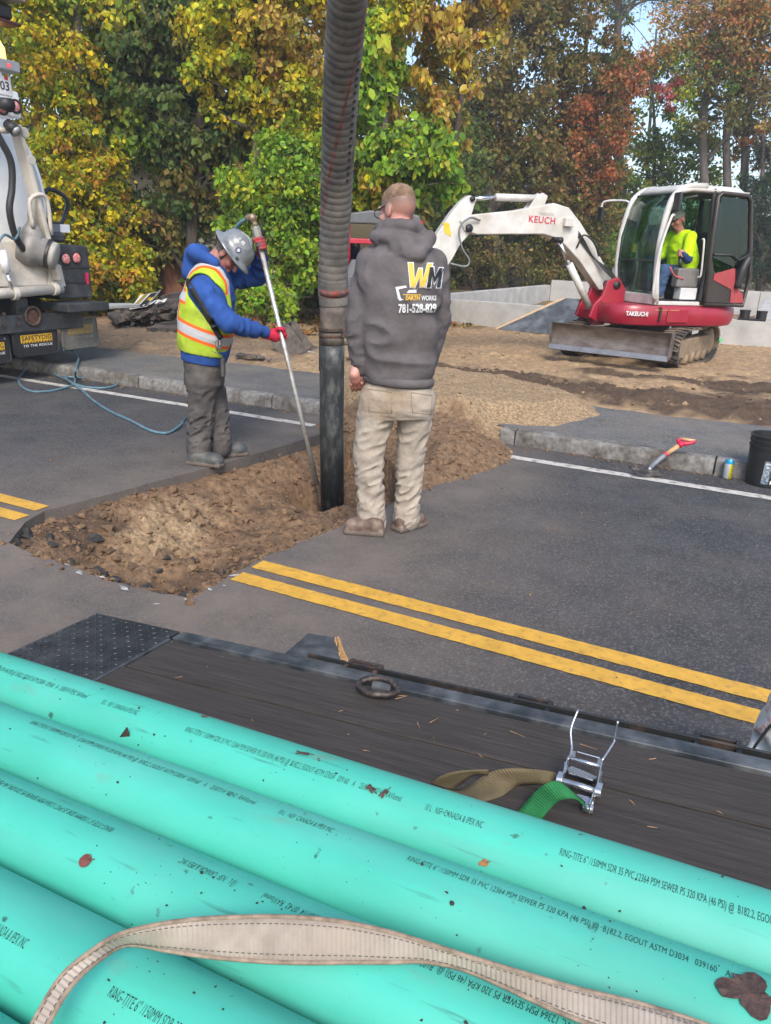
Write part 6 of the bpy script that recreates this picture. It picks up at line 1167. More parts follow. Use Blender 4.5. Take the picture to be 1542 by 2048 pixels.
# grab rail, mirrors, levers, seat, console
b = XB(); b.tube(spline([(.42, .82, 2.00), (.50, .86, 1.96), (.60, .87, 1.6), (.62, .87, 1.30), (.60, .86, .98), (.52, .82, .93)], 30), .018, 8); b.build('grab_rail', EW, exc, True)
b = XB(); b.tube(spline([(-.12, .79, 1.72), (-.12, .83, 1.70), (-.14, .84, 1.45), (-.16, .83, 1.25), (-.15, .79, 1.23)], 20), .013, 8); b.build('grab_rail', EW, exc, True)
b = XB(); b.tube(spline([(.42, -.14, 2.10), (.44, -.20, 2.20), (.52, -.36, 2.22), (.64, -.50, 2.20), (.66, -.52, 2.10)], 24), .015, 8); b.build('mirror_arm', EW, exc, True); b = XB(); b.box((.66, -.52, 2.03), (.04, .12, .20)); b.build('mirror', EBK, exc, False, .015)
b = XB(); b.box((.42, .84, 2.16), (.05, .14, .24)); b.build('mirror', EBK, exc, False, .025)
b = XB(); b.box2((.50, -.20, 1.20), (.56, -.12, 1.30)); b.build('head_lamp', EW, exc, False, .01)
SEATM = mat('seat_black', (.03, .03, .032), .8, vary=.2); b = XB(); b.box2((-.52, .12, 1.10), (-.02, .56, 1.22)); b.build('seat', SEATM, exc, False, .04); b = XB(); b.box((-.52, .34, 1.52), (.12, .46, .62), roty(-.12)); b.build('seat_back', SEATM, exc, False, .05)
b = XB(); b.box2((-.40, .14, .91), (-.02, .72, 1.10)); b.build('seat_base', SEATM, exc, False, .02)
b = XB(); b.box2((-.22, .60, 1.08), (.14, .74, 1.34)); b.build('console', mat('console_grey', (.16, .15, .14), .6), exc, False, .03); b = XB(); b.box2((-.22, .60, .92), (.06, .745, 1.08)); b.build('console_label', mat('label_white', (.55, .55, .55), .6), exc, False, .01)
b = XB(); b.tube([(.06, .66, 1.34), (.09, .66, 1.46)], .025, 10); b.tube([(.09, .66, 1.46), (.10, .66, 1.55)], .02, 10); b.build('joystick', EBK, exc, True)
b = XB(); b.tube(spline([(.30, .74, 1.35), (.20, .74, 1.24), (.05, .75, 1.20)], 12), .010, 8); b.build('lock_lever', mat('lever_red', (.55, .1, .1), .5), exc, True)
b = XB(); b.box2((.25, -.10, .91), (.44, .20, 1.42)); b.build('dash_console', SEATM, exc, False, .03)
for y_ in (.30, .42): b = XB(); b.tube([(.30, y_, .92), (.34, y_, 1.40)], .012, 8); b.build('travel_lever', EBK, exc, True)
b = XB(); b.tube([(.0, -.08, 2.27), (.2, .3, 2.20), (.0, .70, 2.27)], .014, 8); b.tube([(-.1, .1, 2.26), (.25, .65, 2.22)], .014, 8); b.build('roof_brace', mat('grey_tube', (.3, .3, .3), .5), exc, True)
b = XB(); b.box((.35, -.05, 1.58), (.05, .06, .12)); b.build('phone', mat('amber_case', (.6, .35, .03), .5), exc, False, .008)
def EW_(p): return EC + ER @ np.asarray(p, float)
# ------------------------------------------------------------------ utility vehicle behind the bare-headed man
up_ = at_depth(766, 560, 12.9); up_[2] = .2; ur = np.stack([RGT, FWD, np.array([0, 0, 1.])], 1); uv = empty('utility_vehicle', up_, ur, 'small red and black utility vehicle behind the bare-headed man', 'vehicle'); uv.scale = (.78, 1, 1)
UG = mat('utv_grey', (.10, .105, .11), .5, vary=.15); UR = mat('utv_red', (.42, .015, .04), .4)
b = MB(); b.prism([(-.78, -.1, 1.72), (-.70, -.1, 1.88), (-.3, -.1, 1.93), (.30, -.1, 1.93), (.70, -.1, 1.88), (.78, -.1, 1.72)], (0, 1.5, 0)); b.build('roof', UG, uv, False, .03)
b = MB(); b.box2((-.70, -.08, 1.50), (.70, -.06, 1.72)); b.build('windscreen', glass('utv_glass', (.10, .20, .17), .75), uv); b = MB(); b.box2((-.72, -.12, 1.42), (.74, -.05, 1.50)); b.build('crash_bar', UR, uv, False, .015)
b = MB(); b.box2((-.70, .0, 1.18), (.70, .02, 1.42)); b.build('rear_screen', glass('utv_glass', (.1, .2, .17)), uv); b = MB(); b.prism([(-.78, -.75, .55), (.78, -.75, .55), (.74, -.7, 1.0), (.66, -.2, 1.18), (-.66, -.2, 1.18), (-.74, -.7, 1.0)], (0, .15, 0)); b.box2((-.75, -.6, .5), (.75, 1.7, .95)); b.build('body', UG, uv, False, .04)
for s in (-1, 1):
    b = MB(); b.tube([(s * .72, -.06, 1.0), (s * .74, -.08, 1.8)], .035, 8); b.build('roll_bar', UR, uv, True); b = MB(); b.tube([(s * .72, 1.3, .9), (s * .74, 1.3, 1.8)], .035, 8); b.build('roll_bar', UR, uv, True)
    for y_ in (-.4, 1.3): b = MB(); b.lathe([(.12, -.13), (.30, -.12), (.33, -.07), (.33, .07), (.30, .12), (.12, .13)], 22, (s * .68, y_, .33), roty(PI / 2)); b.build('wheel', MATS['tyre_rubber'], uv, True)
b = MB(); b.tube([(-.30, -.78, 1.05), (-.12, -.80, 1.14)], .035, 10); b.build('reflector', UR, uv, True); b = MB(); b.tube([(-.24, -.79, 1.08), (-.17, -.797, 1.115)], .0365, 10); b.build('reflector_band', mat('reflector_white', (.7, .7, .7), .4), uv, True)
# ------------------------------------------------------------------ vacuum truck, rear end
TX0 = -7.4; trk = empty('vacuum_truck', (TX0, 5.6, 0), None, 'white vacuum truck with black bumper and mud flaps at left', 'truck'); TRO = np.array([TX0, 5.6, 0])
TW = mat('truck_white', (.82, .82, .81), .3, vary=.04, vscale=3, coat=.5); TC = mat('truck_cream', (.55, .50, .43), .45, vary=.12, vscale=4, col2=(.38, .33, .27), c2scale=3, c2amt=.25); TK = mat('truck_black', (.030, .033, .037), .45, vary=.25, vscale=6, col2=(.085, .085, .085), c2scale=5, c2amt=.35); TG = mat('valve_grey', (.27, .25, .23), .6, .2, vary=.2, vscale=8, bump=.002, bscale=40)
def tp(px, py, dx=0.0): return onx(px, py, TX0 + dx) - TRO
class TB(MB): pass
CYt, CZt, RT = -.06, 1.93, 1.04
# tank with domed rear door
prof = [(RT, -4.2), (RT, -.25), (RT + .03, -.24), (RT + .03, -.18), (RT - .02, -.17), (RT * .93, -.10), (RT * .8, -.02), (RT * .6, .05), (RT * .35, .09), (.02, .11)]
b = MB(); b.lathe(prof, 56, (-.25, CYt, CZt), roty(PI / 2)); o = b.build('tank', TW, trk, True); md = o.modifiers.new('e', 'EDGE_SPLIT'); md.split_angle = math.radians(35)
# sump below the door, sloping out
b = MB(); b.prism([(-.3, -1.0, 1.55), (-.02, -1.0, 1.50), (.06, -1.0, 1.02), (-.3, -1.0, 1.0)], (0, 1.68, 0)); b.build('door_sump', TC, trk, False, .03)
b = MB(); b.prism([(.062, .50, 1.02), (.062, .74, 1.02), (.062, .70, 1.25), (.062, .55, 1.30)], (.015, 0, 0)); b.build('gusset_plate', TC, trk, False, .005)
# lift arms
for s, m_ in ((1, TC), (-1, TC)):
    yc = .0
    A = tp(30, 250, .06); B = tp(112, 560, .10)
    if s < 0: A = A * np.array([1, -1, 1]) + (0, -.3, 0); B = B * np.array([1, -1, 1]) + (0, -.3, 0)
    b = MB(); b.bar(A, B, .05, .15, up=(1, 0, 0)); b.build('lift_arm', m_, trk, False, .012)
for p in ((44, 265), (58, 320)): b = MB(); c = tp(*p, .10); b.cyl(c - (.06, 0, 0), c + (.05, 0, 0), .05, seg=14); b.build('arm_hinge', TC, trk, False, .008)
b = MB(); b.tube([tp(-30, 260, .14), tp(42, 262, .14)], .03, 10); b.build('hinge_shaft', TC, trk, True)
# gate valve and cap
vc = tp(66, 497, .06); fd = nrm(np.array([.75, .55, -.28]))
def along(c, d, prof, seg=28):
    u, v = perp(d); return np.stack([u, v, d], 1)
b = MB(); b.lathe([(.19, -.12), (.20, .0), (.19, .05), (.15, .08), (.15, .17), (.14, .18)], 30, vc, along(vc, fd, None)); b.build('outlet_valve', TG, trk, True)
cc2 = vc + fd * .18; b = MB(); b.lathe([(.12, 0), (.14, .01), (.14, .05), (.13, .065), (.03, .078)], 30, cc2, along(vc, fd, None)); b.build('outlet_cap', mat('cap_grey', (.36, .34, .31), .55, vary=.12), trk, True)
b = MB(); b.lathe([(.148, -.03), (.156, -.03), (.156, .0), (.148, .0)], 30, cc2, along(vc, fd, None), close=True); b.build('clamp_band', STEEL_B, trk)
b = MB(); c = tp(64, 462, .08); b.lathe([(.02, .22), (.035, .10), (.09, .03), (.12, -.04), (.12, -.14)], 20, c); b.build('valve_actuator', TG, trk, True)
b = MB(); b.tube(spline([tp(66, 455, .16), tp(60, 400, .16), tp(92, 395, .16), tp(103, 470, .14)], 16), .022, 8); b.build('valve_bracket', TC, trk, True)
# pipe, cylinder, hoses
b = MB(); b.tube([tp(-200, 605, .12), tp(122, 577, .12)], .055, 16); b.build('lock_bar', TC, trk, True)
for px in (28, 108): c = tp(px, 590 - px * .11, .12); b = MB(); b.cyl(c - (0, .03, 0), c + (0, .03, 0), .072, seg=16); b.build('lock_collar', TC, trk, False, .006)
b = MB(); b.tube([tp(2, 500, .16), tp(14, 545, .16)], .045, 12); b.build('lock_cylinder', TW, trk, True); b = MB(); b.tube([tp(14, 545, .16), tp(26, 585, .15)], .02, 10); b.build('cylinder_rod', CHR, trk, True)
b = MB(); b.tube(spline([tp(-25, 240, .2), tp(2, 282, .22), tp(22, 325, .22), tp(24, 375, .2), tp(19, 420, .2), tp(30, 470, .16), tp(48, 500, .12)], 40), .035, 10); b.build('hydraulic_hose', EBK, trk, True)
b = MB(); b.tube(spline([tp(-10, 500, .2), tp(8, 470, .22), tp(30, 478, .2), tp(40, 455, .18)], 24), .014, 8); b.build('hydraulic_hose', mat('blue_hose_rubber', (.1, .2, .25)), trk, True)
# lamp box on top, plate, light bar, beacon
A = tp(45, 238, .15); B = tp(45, 186, .15); b = MB(); b.prism([(-.1, -1.2, A[2]), (-.1, A[1], A[2]), (-.1, A[1] - .01, B[2]), (-.1, A[1] - .14, B[2] + .01), (-.1, A[1] - .18, B[2] + .16), (-.1, -1.2, B[2] + .16)], (.25, 0, 0)); b.build('lamp_housing', TW, trk, False, .02)
LENS = mat('lamp_lens_red', (.55, .10, .10), .25, vary=.15, vscale=60, col2=(.75, .40, .36), c2scale=40, c2amt=.5)
for px, py in ((31, 213), (4, 216)):
    c = tp(px, py, .155); b = MB(); b.lathe([(.068, .0), (.068, .012), (.056, .014), (.054, .0)], 24, c, roty(PI / 2), close=True); q = b.build('lamp_bezel', EBK, trk); b = MB(); b.lathe([(.055, .003), (.04, .014), (.004, .018)], 24, c, roty(PI / 2)); b.build('tail_lamp', LENS, trk, True)
c = tp(-4, 168, .158); b = MB(); b.box(c, (.006, .30, .17)); pl_o = b.build('number_plate', mat('plate_white', (.7, .7, .7), .5), trk, False, .004); V, F = textmesh('03', .11, bold=.002); b = MB(); o_ = tp(1, 178, .163); b.add([o_ + np.array([0, v[0], v[1]]) for v in V], F); b.build('plate_number', EBK, pl_o)
b = MB(); b.box(tp(12, 156, .163), (.002, .04, .035)); b.build('plate_sticker', mat('sticker_red', (.5, .03, .03), .5), pl_o)
c = tp(0, 131, .1); b = MB(); b.box(c + (0, -.28, 0), (.22, .86, .10)); b.build('light_bar', mat('light_bar_grey', (.45, .45, .46), .5, vary=.05), trk, False, .02); b = MB(); b.lathe([(.085, 0), (.08, .10), (.05, .16), (.005, .17)], 20, tp(-6, 118, .1)); b.build('beacon', emis('amber_beacon', (1.0, .50, .14), 1.6), trk, True)
b = MB(); b.box(tp(18, 131, .215), (.008, .035, .03)); b.build('marker_lamp', emis('marker_red', (.8, .08, .08), .6), trk)
c = tp(14, 247, .18); b = MB(); b.tube([c, c + np.array([.10, .02, -.07])], [.05, .06], 16); b.build('work_lamp', EBK, trk, True); b = MB(); c = c + np.array([.102, .02, -.072]); b.lathe([(.003, .006), (.052, .0)], 16, c, along(c, nrm([.10, .02, -.07]), None)); b.build('work_lens', mat('lens_clear', (.5, .5, .48), .2), trk, True)
c = tp(0, 205, .16); b = MB(); b.tube([c, c + np.array([.14, .0, -.03])], [.05, .065], 14); b.build('work_lamp', EBK, trk, True)
# hose rack on the right flank
b = MB(); A = tp(80, 452, -.5); B = tp(135, 449, -.5); b.box2((A[0] - 2.2, .55, A[2] - .06), (A[0], B[1] + .02, A[2] + .03)); b.build('rack_beam', mat('rack_steel', (.18, .20, .23), .45, .4), trk, False, .005); b = MB(); b.box2((A[0], B[1] - .12, A[2] - .062), (A[0] + .012, B[1] + .022, A[2] + .032)); b.build('rack_end', TW, trk, False, .004)
for k in range(7):
    c = tp(108, 414, -.6 - .09 * k); b = MB(); b.tube([c + np.array([.03 * math.sin(3 * a), .20 * math.cos(a), .20 * math.sin(a)]) for a in np.linspace(0, 2 * PI, 26)[:-1]], .022, 8, closed=True); b.build('coiled_hose', mat('rack_hose', (.16, .17, .18), .4, .4, vary=.2) if k % 2 else EBK, trk, True)
# black tail box, lamps, bumper
b = MB(); A = tp(120, 600, .0); B = tp(176, 492, 0); b.prism([(-1.4, .70, A[2]), (-1.4, B[1] + .02, A[2]), (-1.4, B[1], B[2]), (-1.4, .70, B[2] + .02)], (1.4, 0, 0)); b.build('tail_box', TK, trk, False, .03)
b = MB(); b.box2((-1.2, .72, B[2] + .02), (-.25, B[1] - .08, B[2] + .14)); b.build('tool_box', TK, trk, False, .04)
for z_ in (B[2] - .25, B[2] - .42): b = MB(); b.box2((-.01, .70, z_), (.012, B[1] + .005, z_ + .025)); b.build('trim_strip', EBK, trk, False, .004)
for px, py in ((132, 518), (153, 516)):
    c = tp(px, py, .006); b = MB(); b.lathe([(.075, .0), (.075, .010), (.064, .012), (.062, .0)], 24, c, roty(PI / 2), close=True); b.build('lamp_bezel', EBK, trk); b = MB(); b.lathe([(.063, .002), (.045, .014), (.004, .018)], 24, c, roty(PI / 2)); b.build('tail_lamp', LENS, trk, True)
c = tp(174, 557, .0); b = MB(); b.box(c + (.005, -.01, 0), (.05, .03, .13)); b.build('side_marker', mat('marker_magenta', (.45, .02, .08), .3), trk, False, .006)
b = MB(); A = tp(195, 618, .1); B = tp(195, 601, .1); b.box2((-.15, .55, A[2]), (.30, A[1], B[2])); b.build('bumper_step', TK, trk, False, .012)
b = MB(); A = tp(168, 655, .06); b.box2((-.06, -1.9, A[2] - .0), (.06, A[1], B[2] - .11)); b.build('bumper', TK, trk, False, .015)
c = tp(65, 632, .062); b = MB(); b.lathe([(.10, 0), (.115, .012), (.10, .022), (.07, .012)], 24, c, roty(PI / 2), close=True); b.build('tow_eye', RUSTY, trk, True); b = MB(); b.lathe([(.004, 0), (.072, .002)], 20, c + (.003, 0, 0), roty(PI / 2)); b.build('tow_eye_recess', mat('rust_dark', (.10, .045, .03), .9, vary=.4, vscale=20), trk)
for px, py in ((6, 628), (38, 634), (8, 650), (36, 648)): c = tp(px, py, .062); b = MB(); b.cyl(c, c + (.02, 0, 0), .022, seg=6); b.build('bolt', RUSTY, trk)
# projecting step plate
A = tp(158, 606, -.1); B = tp(258, 606, -.45); b = MB(); b.prism([A, A + (.22, .0, -.02), B + (.2, 0, 0), B], (0, 0, -.045)); b.build('step_plate', mat('step_alu', (.58, .57, .54), .5, .3, vary=.1), trk, False, .008)
# mud flaps with print
YL = mat('flap_yellow', (.62, .35, .015), .6, vary=.12, vscale=8); FB = mat('flap_black', (.016, .016, .017), .55, vary=.2); FWH = mat('flap_white', (.6, .6, .58), .6, vary=.15, vscale=30); FD = mat('flap_dusty', (.135, .125, .105), .8, vary=.2, vscale=8); YD = mat('flap_yellow_dusty', (.36, .235, .055), .75, vary=.2, vscale=14); WD = mat('flap_white_dusty', (.27, .255, .23), .8, vary=.2, vscale=30)
for k, (p0, p1, p2, p3) in enumerate((((120, 640), (192, 626), (203, 688), (125, 702)), ((22, 660), (112, 642), (117, 700), (32, 717)), ((-72, 679), (16, 661), (22, 719), (-66, 737)))):
    Q_ = [tp(*p, .03) for p in (p0, p1, p2, p3)]; dusty = k == 0; fl = empty('flap_pivot'); bpy.data.objects.remove(fl)
    ux = nrm(Q_[1] - Q_[0]); W_ = np.linalg.norm(Q_[1] - Q_[0]); z0 = Q_[3][2]; z1 = Q_[0][2]; y0 = Q_[0][1]; y1 = Q_[1][1]; b = MB(); b.prism([(.03, y0 + .0, z1), (.03, y1, z1), (.03, y1 + .01, z0 + .04), (.03, y1 - .03, z0), (.03, y0 + .04, z0), (.03, y0 + .005, z0 + .04)], (-.014, 0, 0)); f_ = b.build('mud_flap', FD if dusty else FB, trk, False, .003)
    b = MB(); b.tube([(.034, y0 + .012, z1 - .01), (.034, y1 - .012, z1 - .01), (.034, y1 - .004, z0 + .045), (.034, y1 - .038, z0 + .012), (.034, y0 + .045, z0 + .012), (.034, y0 + .014, z0 + .045)], .008, 6, closed=True); b.build('flap_rim', FD if dusty else FB, f_, True)
    h_ = z1 - z0; fy0 = y0 + W_ * .17; fy1 = y1 - W_ * .13; fz1 = z1 - h_ * .22; fz0 = fz1 - h_ * .30
    b = MB(); b.add([(.0315, fy0, fz0), (.0315, fy1, fz0), (.0315, fy1, fz1), (.0315, fy0, fz1)], [(0, 1, 2, 3)]); b.build('flap_logo_panel', YD if dusty else YL, f_)
    V, F = textmesh('SAFETYDIG', 1.0, bold=.015, spacing=1.05); V[:, 0] *= (fy1 - fy0) * .94 / V[:, 0].max(); V[:, 1] *= h_ * .16 / .7; b = MB(); b.add([(.033, fy0 + (fy1 - fy0) * .03 + v[0], fz0 + h_ * .10 + v[1]) for v in V], F); b.build('flap_lettering', FD if dusty else FB, f_)
    b = MB(); nz_ = 11
    for i in range(nz_): yy = fy0 + (fy1 - fy0) * i / nz_; dy = (fy1 - fy0) / nz_; b.add([(.033, yy, fz0), (.033, yy + dy * .5, fz0), (.033, yy + dy * .95, fz0 + h_ * .055), (.033, yy + dy * .45, fz0 + h_ * .055)], [(0, 1, 2, 3)])
    o = b.build('flap_hazard_stripe', FD if dusty else FB, f_); o['kind'] = 'stuff'
    V, F = textmesh('TO THE RESCUE', 1.0, bold=.02, spacing=1.05); V[:, 0] *= (fy1 - fy0) * .93 / V[:, 0].max(); V[:, 1] *= h_ * .085 / .7; b = MB(); b.add([(.0325, fy0 + (fy1 - fy0) * .06 + v[0], fz0 - h_ * .13 + v[1]) for v in V], F); b.build('flap_lettering', WD if dusty else FWH, f_)
    for q in (.12, .5, .88): b = MB(); b.cyl((.03, y0 + W_ * q, z1 - .03), (.042, y0 + W_ * q, z1 - .03), .012, seg=8); b.build('flap_bolt', BRT, f_)
# chassis and wheels behind the flaps
b = MB(); b.box2((-6.5, -.55, .62), (-.1, -.40, .90)); b.box2((-6.5, .20, .62), (-.1, .35, .90)); b.box2((-4.4, -.9, 1.02), (-.3, .75, 1.26)); b.build('chassis', TK, trk, False, .01)
for x_ in (-1.15, -2.45):
    for y_ in (.95, .66, -.95, -1.25): b = MB(); b.lathe([(.28, -.13), (.48, -.12), (.51, -.07), (.51, .07), (.48, .12), (.28, .13), (.1, .06)], 30, (x_, y_, .52), rotx(PI / 2)); b.build('wheel', MATS['tyre_rubber'], trk, True)
# boom reaching over to the hose
BA = np.array([-9.6, 5.5, 4.0]); BBm = path[-1] + np.array([-.15, .1, .45]); 
b = MB(); e1 = onx(40, 14, -6.9)
b.bar(np.array([-11.0, 5.7, e1[2] + .16]) - TRO, np.array([-6.75, e1[1] - .22, e1[2] + .16]) - TRO, .34, .30); b.build('boom_base', mat('boom_grey', (.42, .41, .40), .5, vary=.1), trk, False, .02)
b = MB(); b.bar(np.array([-9.0, e1[1] - .05, e1[2] - .06]) - TRO, np.array([-6.9, e1[1] - .20, e1[2] - .07]) - TRO, .22, .13); b.build('boom_cylinder', EBK, trk, False, .03)
b = MB(); b.tube(spline([np.array([-7.2, e1[1] - .1, e1[2] + .5]) - TRO, np.array([-5.2, 4.6, 5.1]) - TRO, BBm + (0, 0, .6) - TRO, path[-1] - TRO], 24), .14, 14); b.build('boom_duct', mat('boom_grey', (.4, .4, .4)), trk, True)
b = MB(); c = onx(20, 50, -7.0); b.box(c + (0, -.15, 0) - TRO, (.2, .4, .03)); b.build('boom_lamp', mat('boom_lens', (.10, .02, .012), .4), trk, False, .01)
# ------------------------------------------------------------------ people
SKIN = mat('skin', (.56, .295, .235), .5, vary=.10, vscale=18, col2=(.44, .16, .13), c2scale=7, c2amt=.35, c2sharp=.4, bump=.0008, bscale=200); SKIN2 = mat('skin_tanned', (.40, .19, .14), .5, vary=.1, vscale=18, col2=(.36, .12, .095), c2scale=9, c2amt=.35, c2sharp=.4)
def cloth(name, c, c2, amt=.3, bump=.0045, rough=.95): return mat(name, c, rough, vary=.12, vscale=14, col2=c2, c2scale=5, c2amt=amt, c2sharp=.35, bump=bump, bscale=26, spec=.2)
def conform(V, F, bvh, pts2, off, name, m, parent, origin, cuts=2):
    """lay flat lettering on cloth: pts2 gives each vertex a sight line"""
    bm = bmesh.new(); vs = [bm.verts.new((x, y, 0)) for x, y in pts2]
    for f in F:
        try: bm.faces.new([vs[i] for i in f])
        except ValueError: pass
    if cuts: bmesh.ops.triangulate(bm, faces=bm.faces[:]); bmesh.ops.subdivide_edges(bm, edges=[e for e in bm.edges if e.calc_length() > 3.5], cuts=cuts); bmesh.ops.triangulate(bm, faces=bm.faces[:])
    bm.verts.ensure_lookup_table(); bm.verts.index_update(); out = []
    for v in bm.verts:
        d = Vector(rayd(v.co.x, v.co.y)).normalized(); h = bvh.ray_cast(Vector(CO), d); p = np.array(h[0]) - np.array(d) * off if h[0] is not None else None; out.append(p)
    ok = [p for p in out if p is not None]; mp = np.mean(ok, 0) if ok else np.zeros(3)
    b = MB(); b.add([(p if p is not None else mp) - origin for p in out], [tuple(v.index for v in f.verts) for f in bm.faces if all(out[v.index] is not None for v in f.verts)]); bm.free(); return b.build(name, m, parent)
def bvh_of(o, origin): me = o.data; return BVHTree.FromPolygons([Vector(v.co) + Vector(origin) for v in me.vertices], [tuple(p.vertices) for p in me.polygons])
def boot(heel, toe, h=.11, w_=.052, shaft=True):
    heel = np.asarray(heel, float); toe = np.asarray(toe, float); d = nrm(toe - heel); s = np.cross([0, 0, 1.], d); rot = np.stack([d, s, np.array([0, 0, 1.])], 1); L_ = np.linalg.norm(toe - heel); up = np.array([0, 0, 1.])
    return ([cone(heel + d * .045 + up * .055, heel + d * .06 + up * (h + .06), w_ * .95, w_ * 1.02)] if shaft else [cone(heel + d * .045 + up * .055, heel + d * .07 + up * .075, w_ * .95, w_ * .95)]) + [cone(heel + d * .05 + up * .055, toe - d * .06 + up * .052, w_ * .9, w_ * .92), ell(toe - d * .055 + up * .045, (.060, w_ * .98, .040), rot), boxp((heel + toe) / 2 + up * .018, (L_ / 2, w_ * .95, .022), rot, .012, .006)]
def sole(heel, toe, w_=.054):
    heel = np.asarray(heel, float); toe = np.asarray(toe, float); d = nrm(toe - heel); s = np.cross([0, 0, 1.], d); rot = np.stack([d, s, np.array([0, 0, 1.])], 1); L_ = np.linalg.norm(toe - heel)
    return [boxp((heel + toe) / 2 + (0, 0, .015), (L_ / 2 + .004, w_, .0165), rot, .012), ell(toe - d * .05 + (0, 0, .015), (.06, w_ * 1.02, .018), rot)]
def head_prims(c, up, fw, s=1.0):
    """skull, jaw, nose, brow, ears, neck stub"""
    up = nrm(up); fw = nrm(fw - up * (np.dot(fw, up))); lt = np.cross(up, fw); rot = np.stack([lt, fw, up], 1); P_ = lambda a, b_, c_: c + (lt * a + fw * b_ + up * c_) * s
    pr = [ell(P_(0, -.012, .028), np.array([.076, .096, .092]) * s, rot), ell(P_(0, .022, -.035), np.array([.058, .066, .078]) * s, rot), ell(P_(0, .055, -.088), np.array([.032, .030, .024]) * s, rot), cone(P_(0, .088, .012), P_(0, .108, -.028), .010 * s, .0145 * s, k=.012), ell(P_(0, .082, .03), np.array([.052, .016, .012]) * s, rot, .012), ell(P_(0, .088, -.060), np.array([.024, .010, .007]) * s, rot, .008), ell(P_(0, .086, -.071), np.array([.022, .010, .007]) * s, rot, .008)]
    for e in (-1, 1):
        pr += [ell(P_(e * .079, -.012, -.012), np.array([.010, .021, .032]) * s, rot, .010), ell(P_(e * .03, .083, .010), np.array([.014, .012, .009]) * s, rot, .008, 's'), ell(P_(e * .03, .078, .009), np.array([.0125, .0115, .0115]) * s, rot, .002), ell(P_(e * .045, .06, -.025), np.array([.02, .02, .018]) * s, rot, .02)]
    return pr, P_
def fist(c, axis, wr, r0=.017, m=None):
    """gripping hand: fingers wrap a rod along axis, wrist comes from wr; returns primitives"""
    axis = nrm(axis); w_ = nrm(np.asarray(wr) - c - axis * np.dot(np.asarray(wr) - c, axis)); s = np.cross(axis, w_); pr = []; ln = [1.0, 1.08, 1.02, .85]
    palm = c + w_ * (r0 + .030) + s * .012; rot = np.stack([w_, s, axis], 1); pr.append(ell(palm, (.044, .030, .050), rot)); pr.append(cone(np.asarray(wr) + (np.asarray(wr) - c) * .35, palm + w_ * .01, .041, .037))
    for i in range(4):
        o = axis * (i - 1.5) * .0215; a0, a1 = -.25, -.25 + 3.7 * ln[i]; ps = [c + o + (r0 + .0135) * (w_ * math.cos(a) * 1.15 - s * math.sin(a) * -1) for a in np.linspace(a0, a1, 6)]
        ps = [c + o + (r0 + .0125) * (w_ * math.cos(a) + s * math.sin(a)) for a in np.linspace(.5, .5 + 3.4 * ln[i], 6)]
        for q in range(5): pr.append(cone(ps[q], ps[q + 1], .0132 - .0006 * q, .0126 - .0006 * q, k=.006))
    tb = [palm - axis * .035 - s * .01, c - axis * .045 - s * (r0 + .012) + w_ * .012, c - axis * .03 - s * (r0 + .014) - w_ * .016]
    for q in range(2): pr.append(cone(tb[q], tb[q + 1], .014, .0118, k=.008))
    return pr

# ---- the man in the grey hoodie
p2 = G(765, 1062); J = lambda px, py, dv=0.0: atd(px, py, p2, dv)
man = empty('person', p2, None, 'bare-headed man in grey printed hoodie and dusty tan trousers, seen from behind', 'person')
HOOD = cloth('grey_hoodie_cloth', (.125, .112, .114), (.095, .082, .083), .35); TROU = cloth('tan_trouser_cloth', (.44, .38, .315), (.30, .235, .165), .30, .007); BOOT = mat('tan_boot_leather', (.125, .078, .058), .7, vary=.2, vscale=20, col2=(.20, .145, .11), c2scale=10, c2amt=.4, bump=.001, bscale=80); SOLEM = mat('boot_sole', (.13, .10, .08), .85, vary=.25, vscale=20)
fwd2 = nrm(FWD * .86 - RGT * .5)
hc = J(795, 421, .05); hp_, PH = head_prims(hc, np.array([0, 0, 1.]) + fwd2 * .28, FWD * .72 - RGT * .70, 1.04)
neck = [cone(J(800, 482, .0), J(797, 440, .03), .066, .060)]
hand = []
hcn = J(709, 748, -.02); hd = nrm(J(714, 775, .02) - hcn); hs = nrm(np.cross(hd, FWD)); hand.append(cone(J(717, 722, .01), hcn, .030, .028)); hand.append(ell(hcn + hd * .028, (.034, .021, .042), np.stack([hs, np.cross(hd, hs), hd], 1)))
for i in range(4):
    a = hcn + hd * .065 + hs * (i - 1.5) * .0200; bq = a + hd * (.034 - .004 * abs(i - 1.2)) + FWD * .012; cq = bq + hd * .022 + FWD * .02; hand += [cone(a, bq, .0092, .0086, k=.003), cone(bq, cq, .0086, .0075, k=.003)]
a = hcn + hd * .02 + hs * .034; hand += [cone(a, a + hd * .035 + hs * .012 + FWD * .01, .0125, .0105, k=.006), cone(a + hd * .035 + hs * .012 + FWD * .01, a + hd * .062 + hs * .006 + FWD * .02, .0105, .0088, k=.005)]
inner = [cone(J(800, 482, .0), J(797, 600, .02), .07, .09), cone(J(790, 505, .01), J(736, 525, .01), .05, .045), cone(J(736, 525, .01), J(706, 652, -.01), .045, .036), cone(J(706, 652, -.01), J(716, 728, .01), .036, .030)]
V1, F1 = sdf(hp_ + neck + inner + hand, .0045, .012); V1 = lsmooth(V1, F1, 1); me_ = fastmesh('body', V1 - p2, F1); hup0 = nrm(np.array([0, 0, 1.]) + fwd2 * .28); ff0 = nrm(fwd2 - hup0 * (fwd2 @ hup0)); qu = (V1 - hc) @ hup0; qf = (V1 - hc) @ ff0
setattr_f(me_, 'stubble', np.clip((qu + .058 - .45 * np.clip(qf, 0, 1)) / .085, 0, 1) * np.clip((.075 - qf) / .03, 0, 1)); o = link('body', me_, None, man, True)
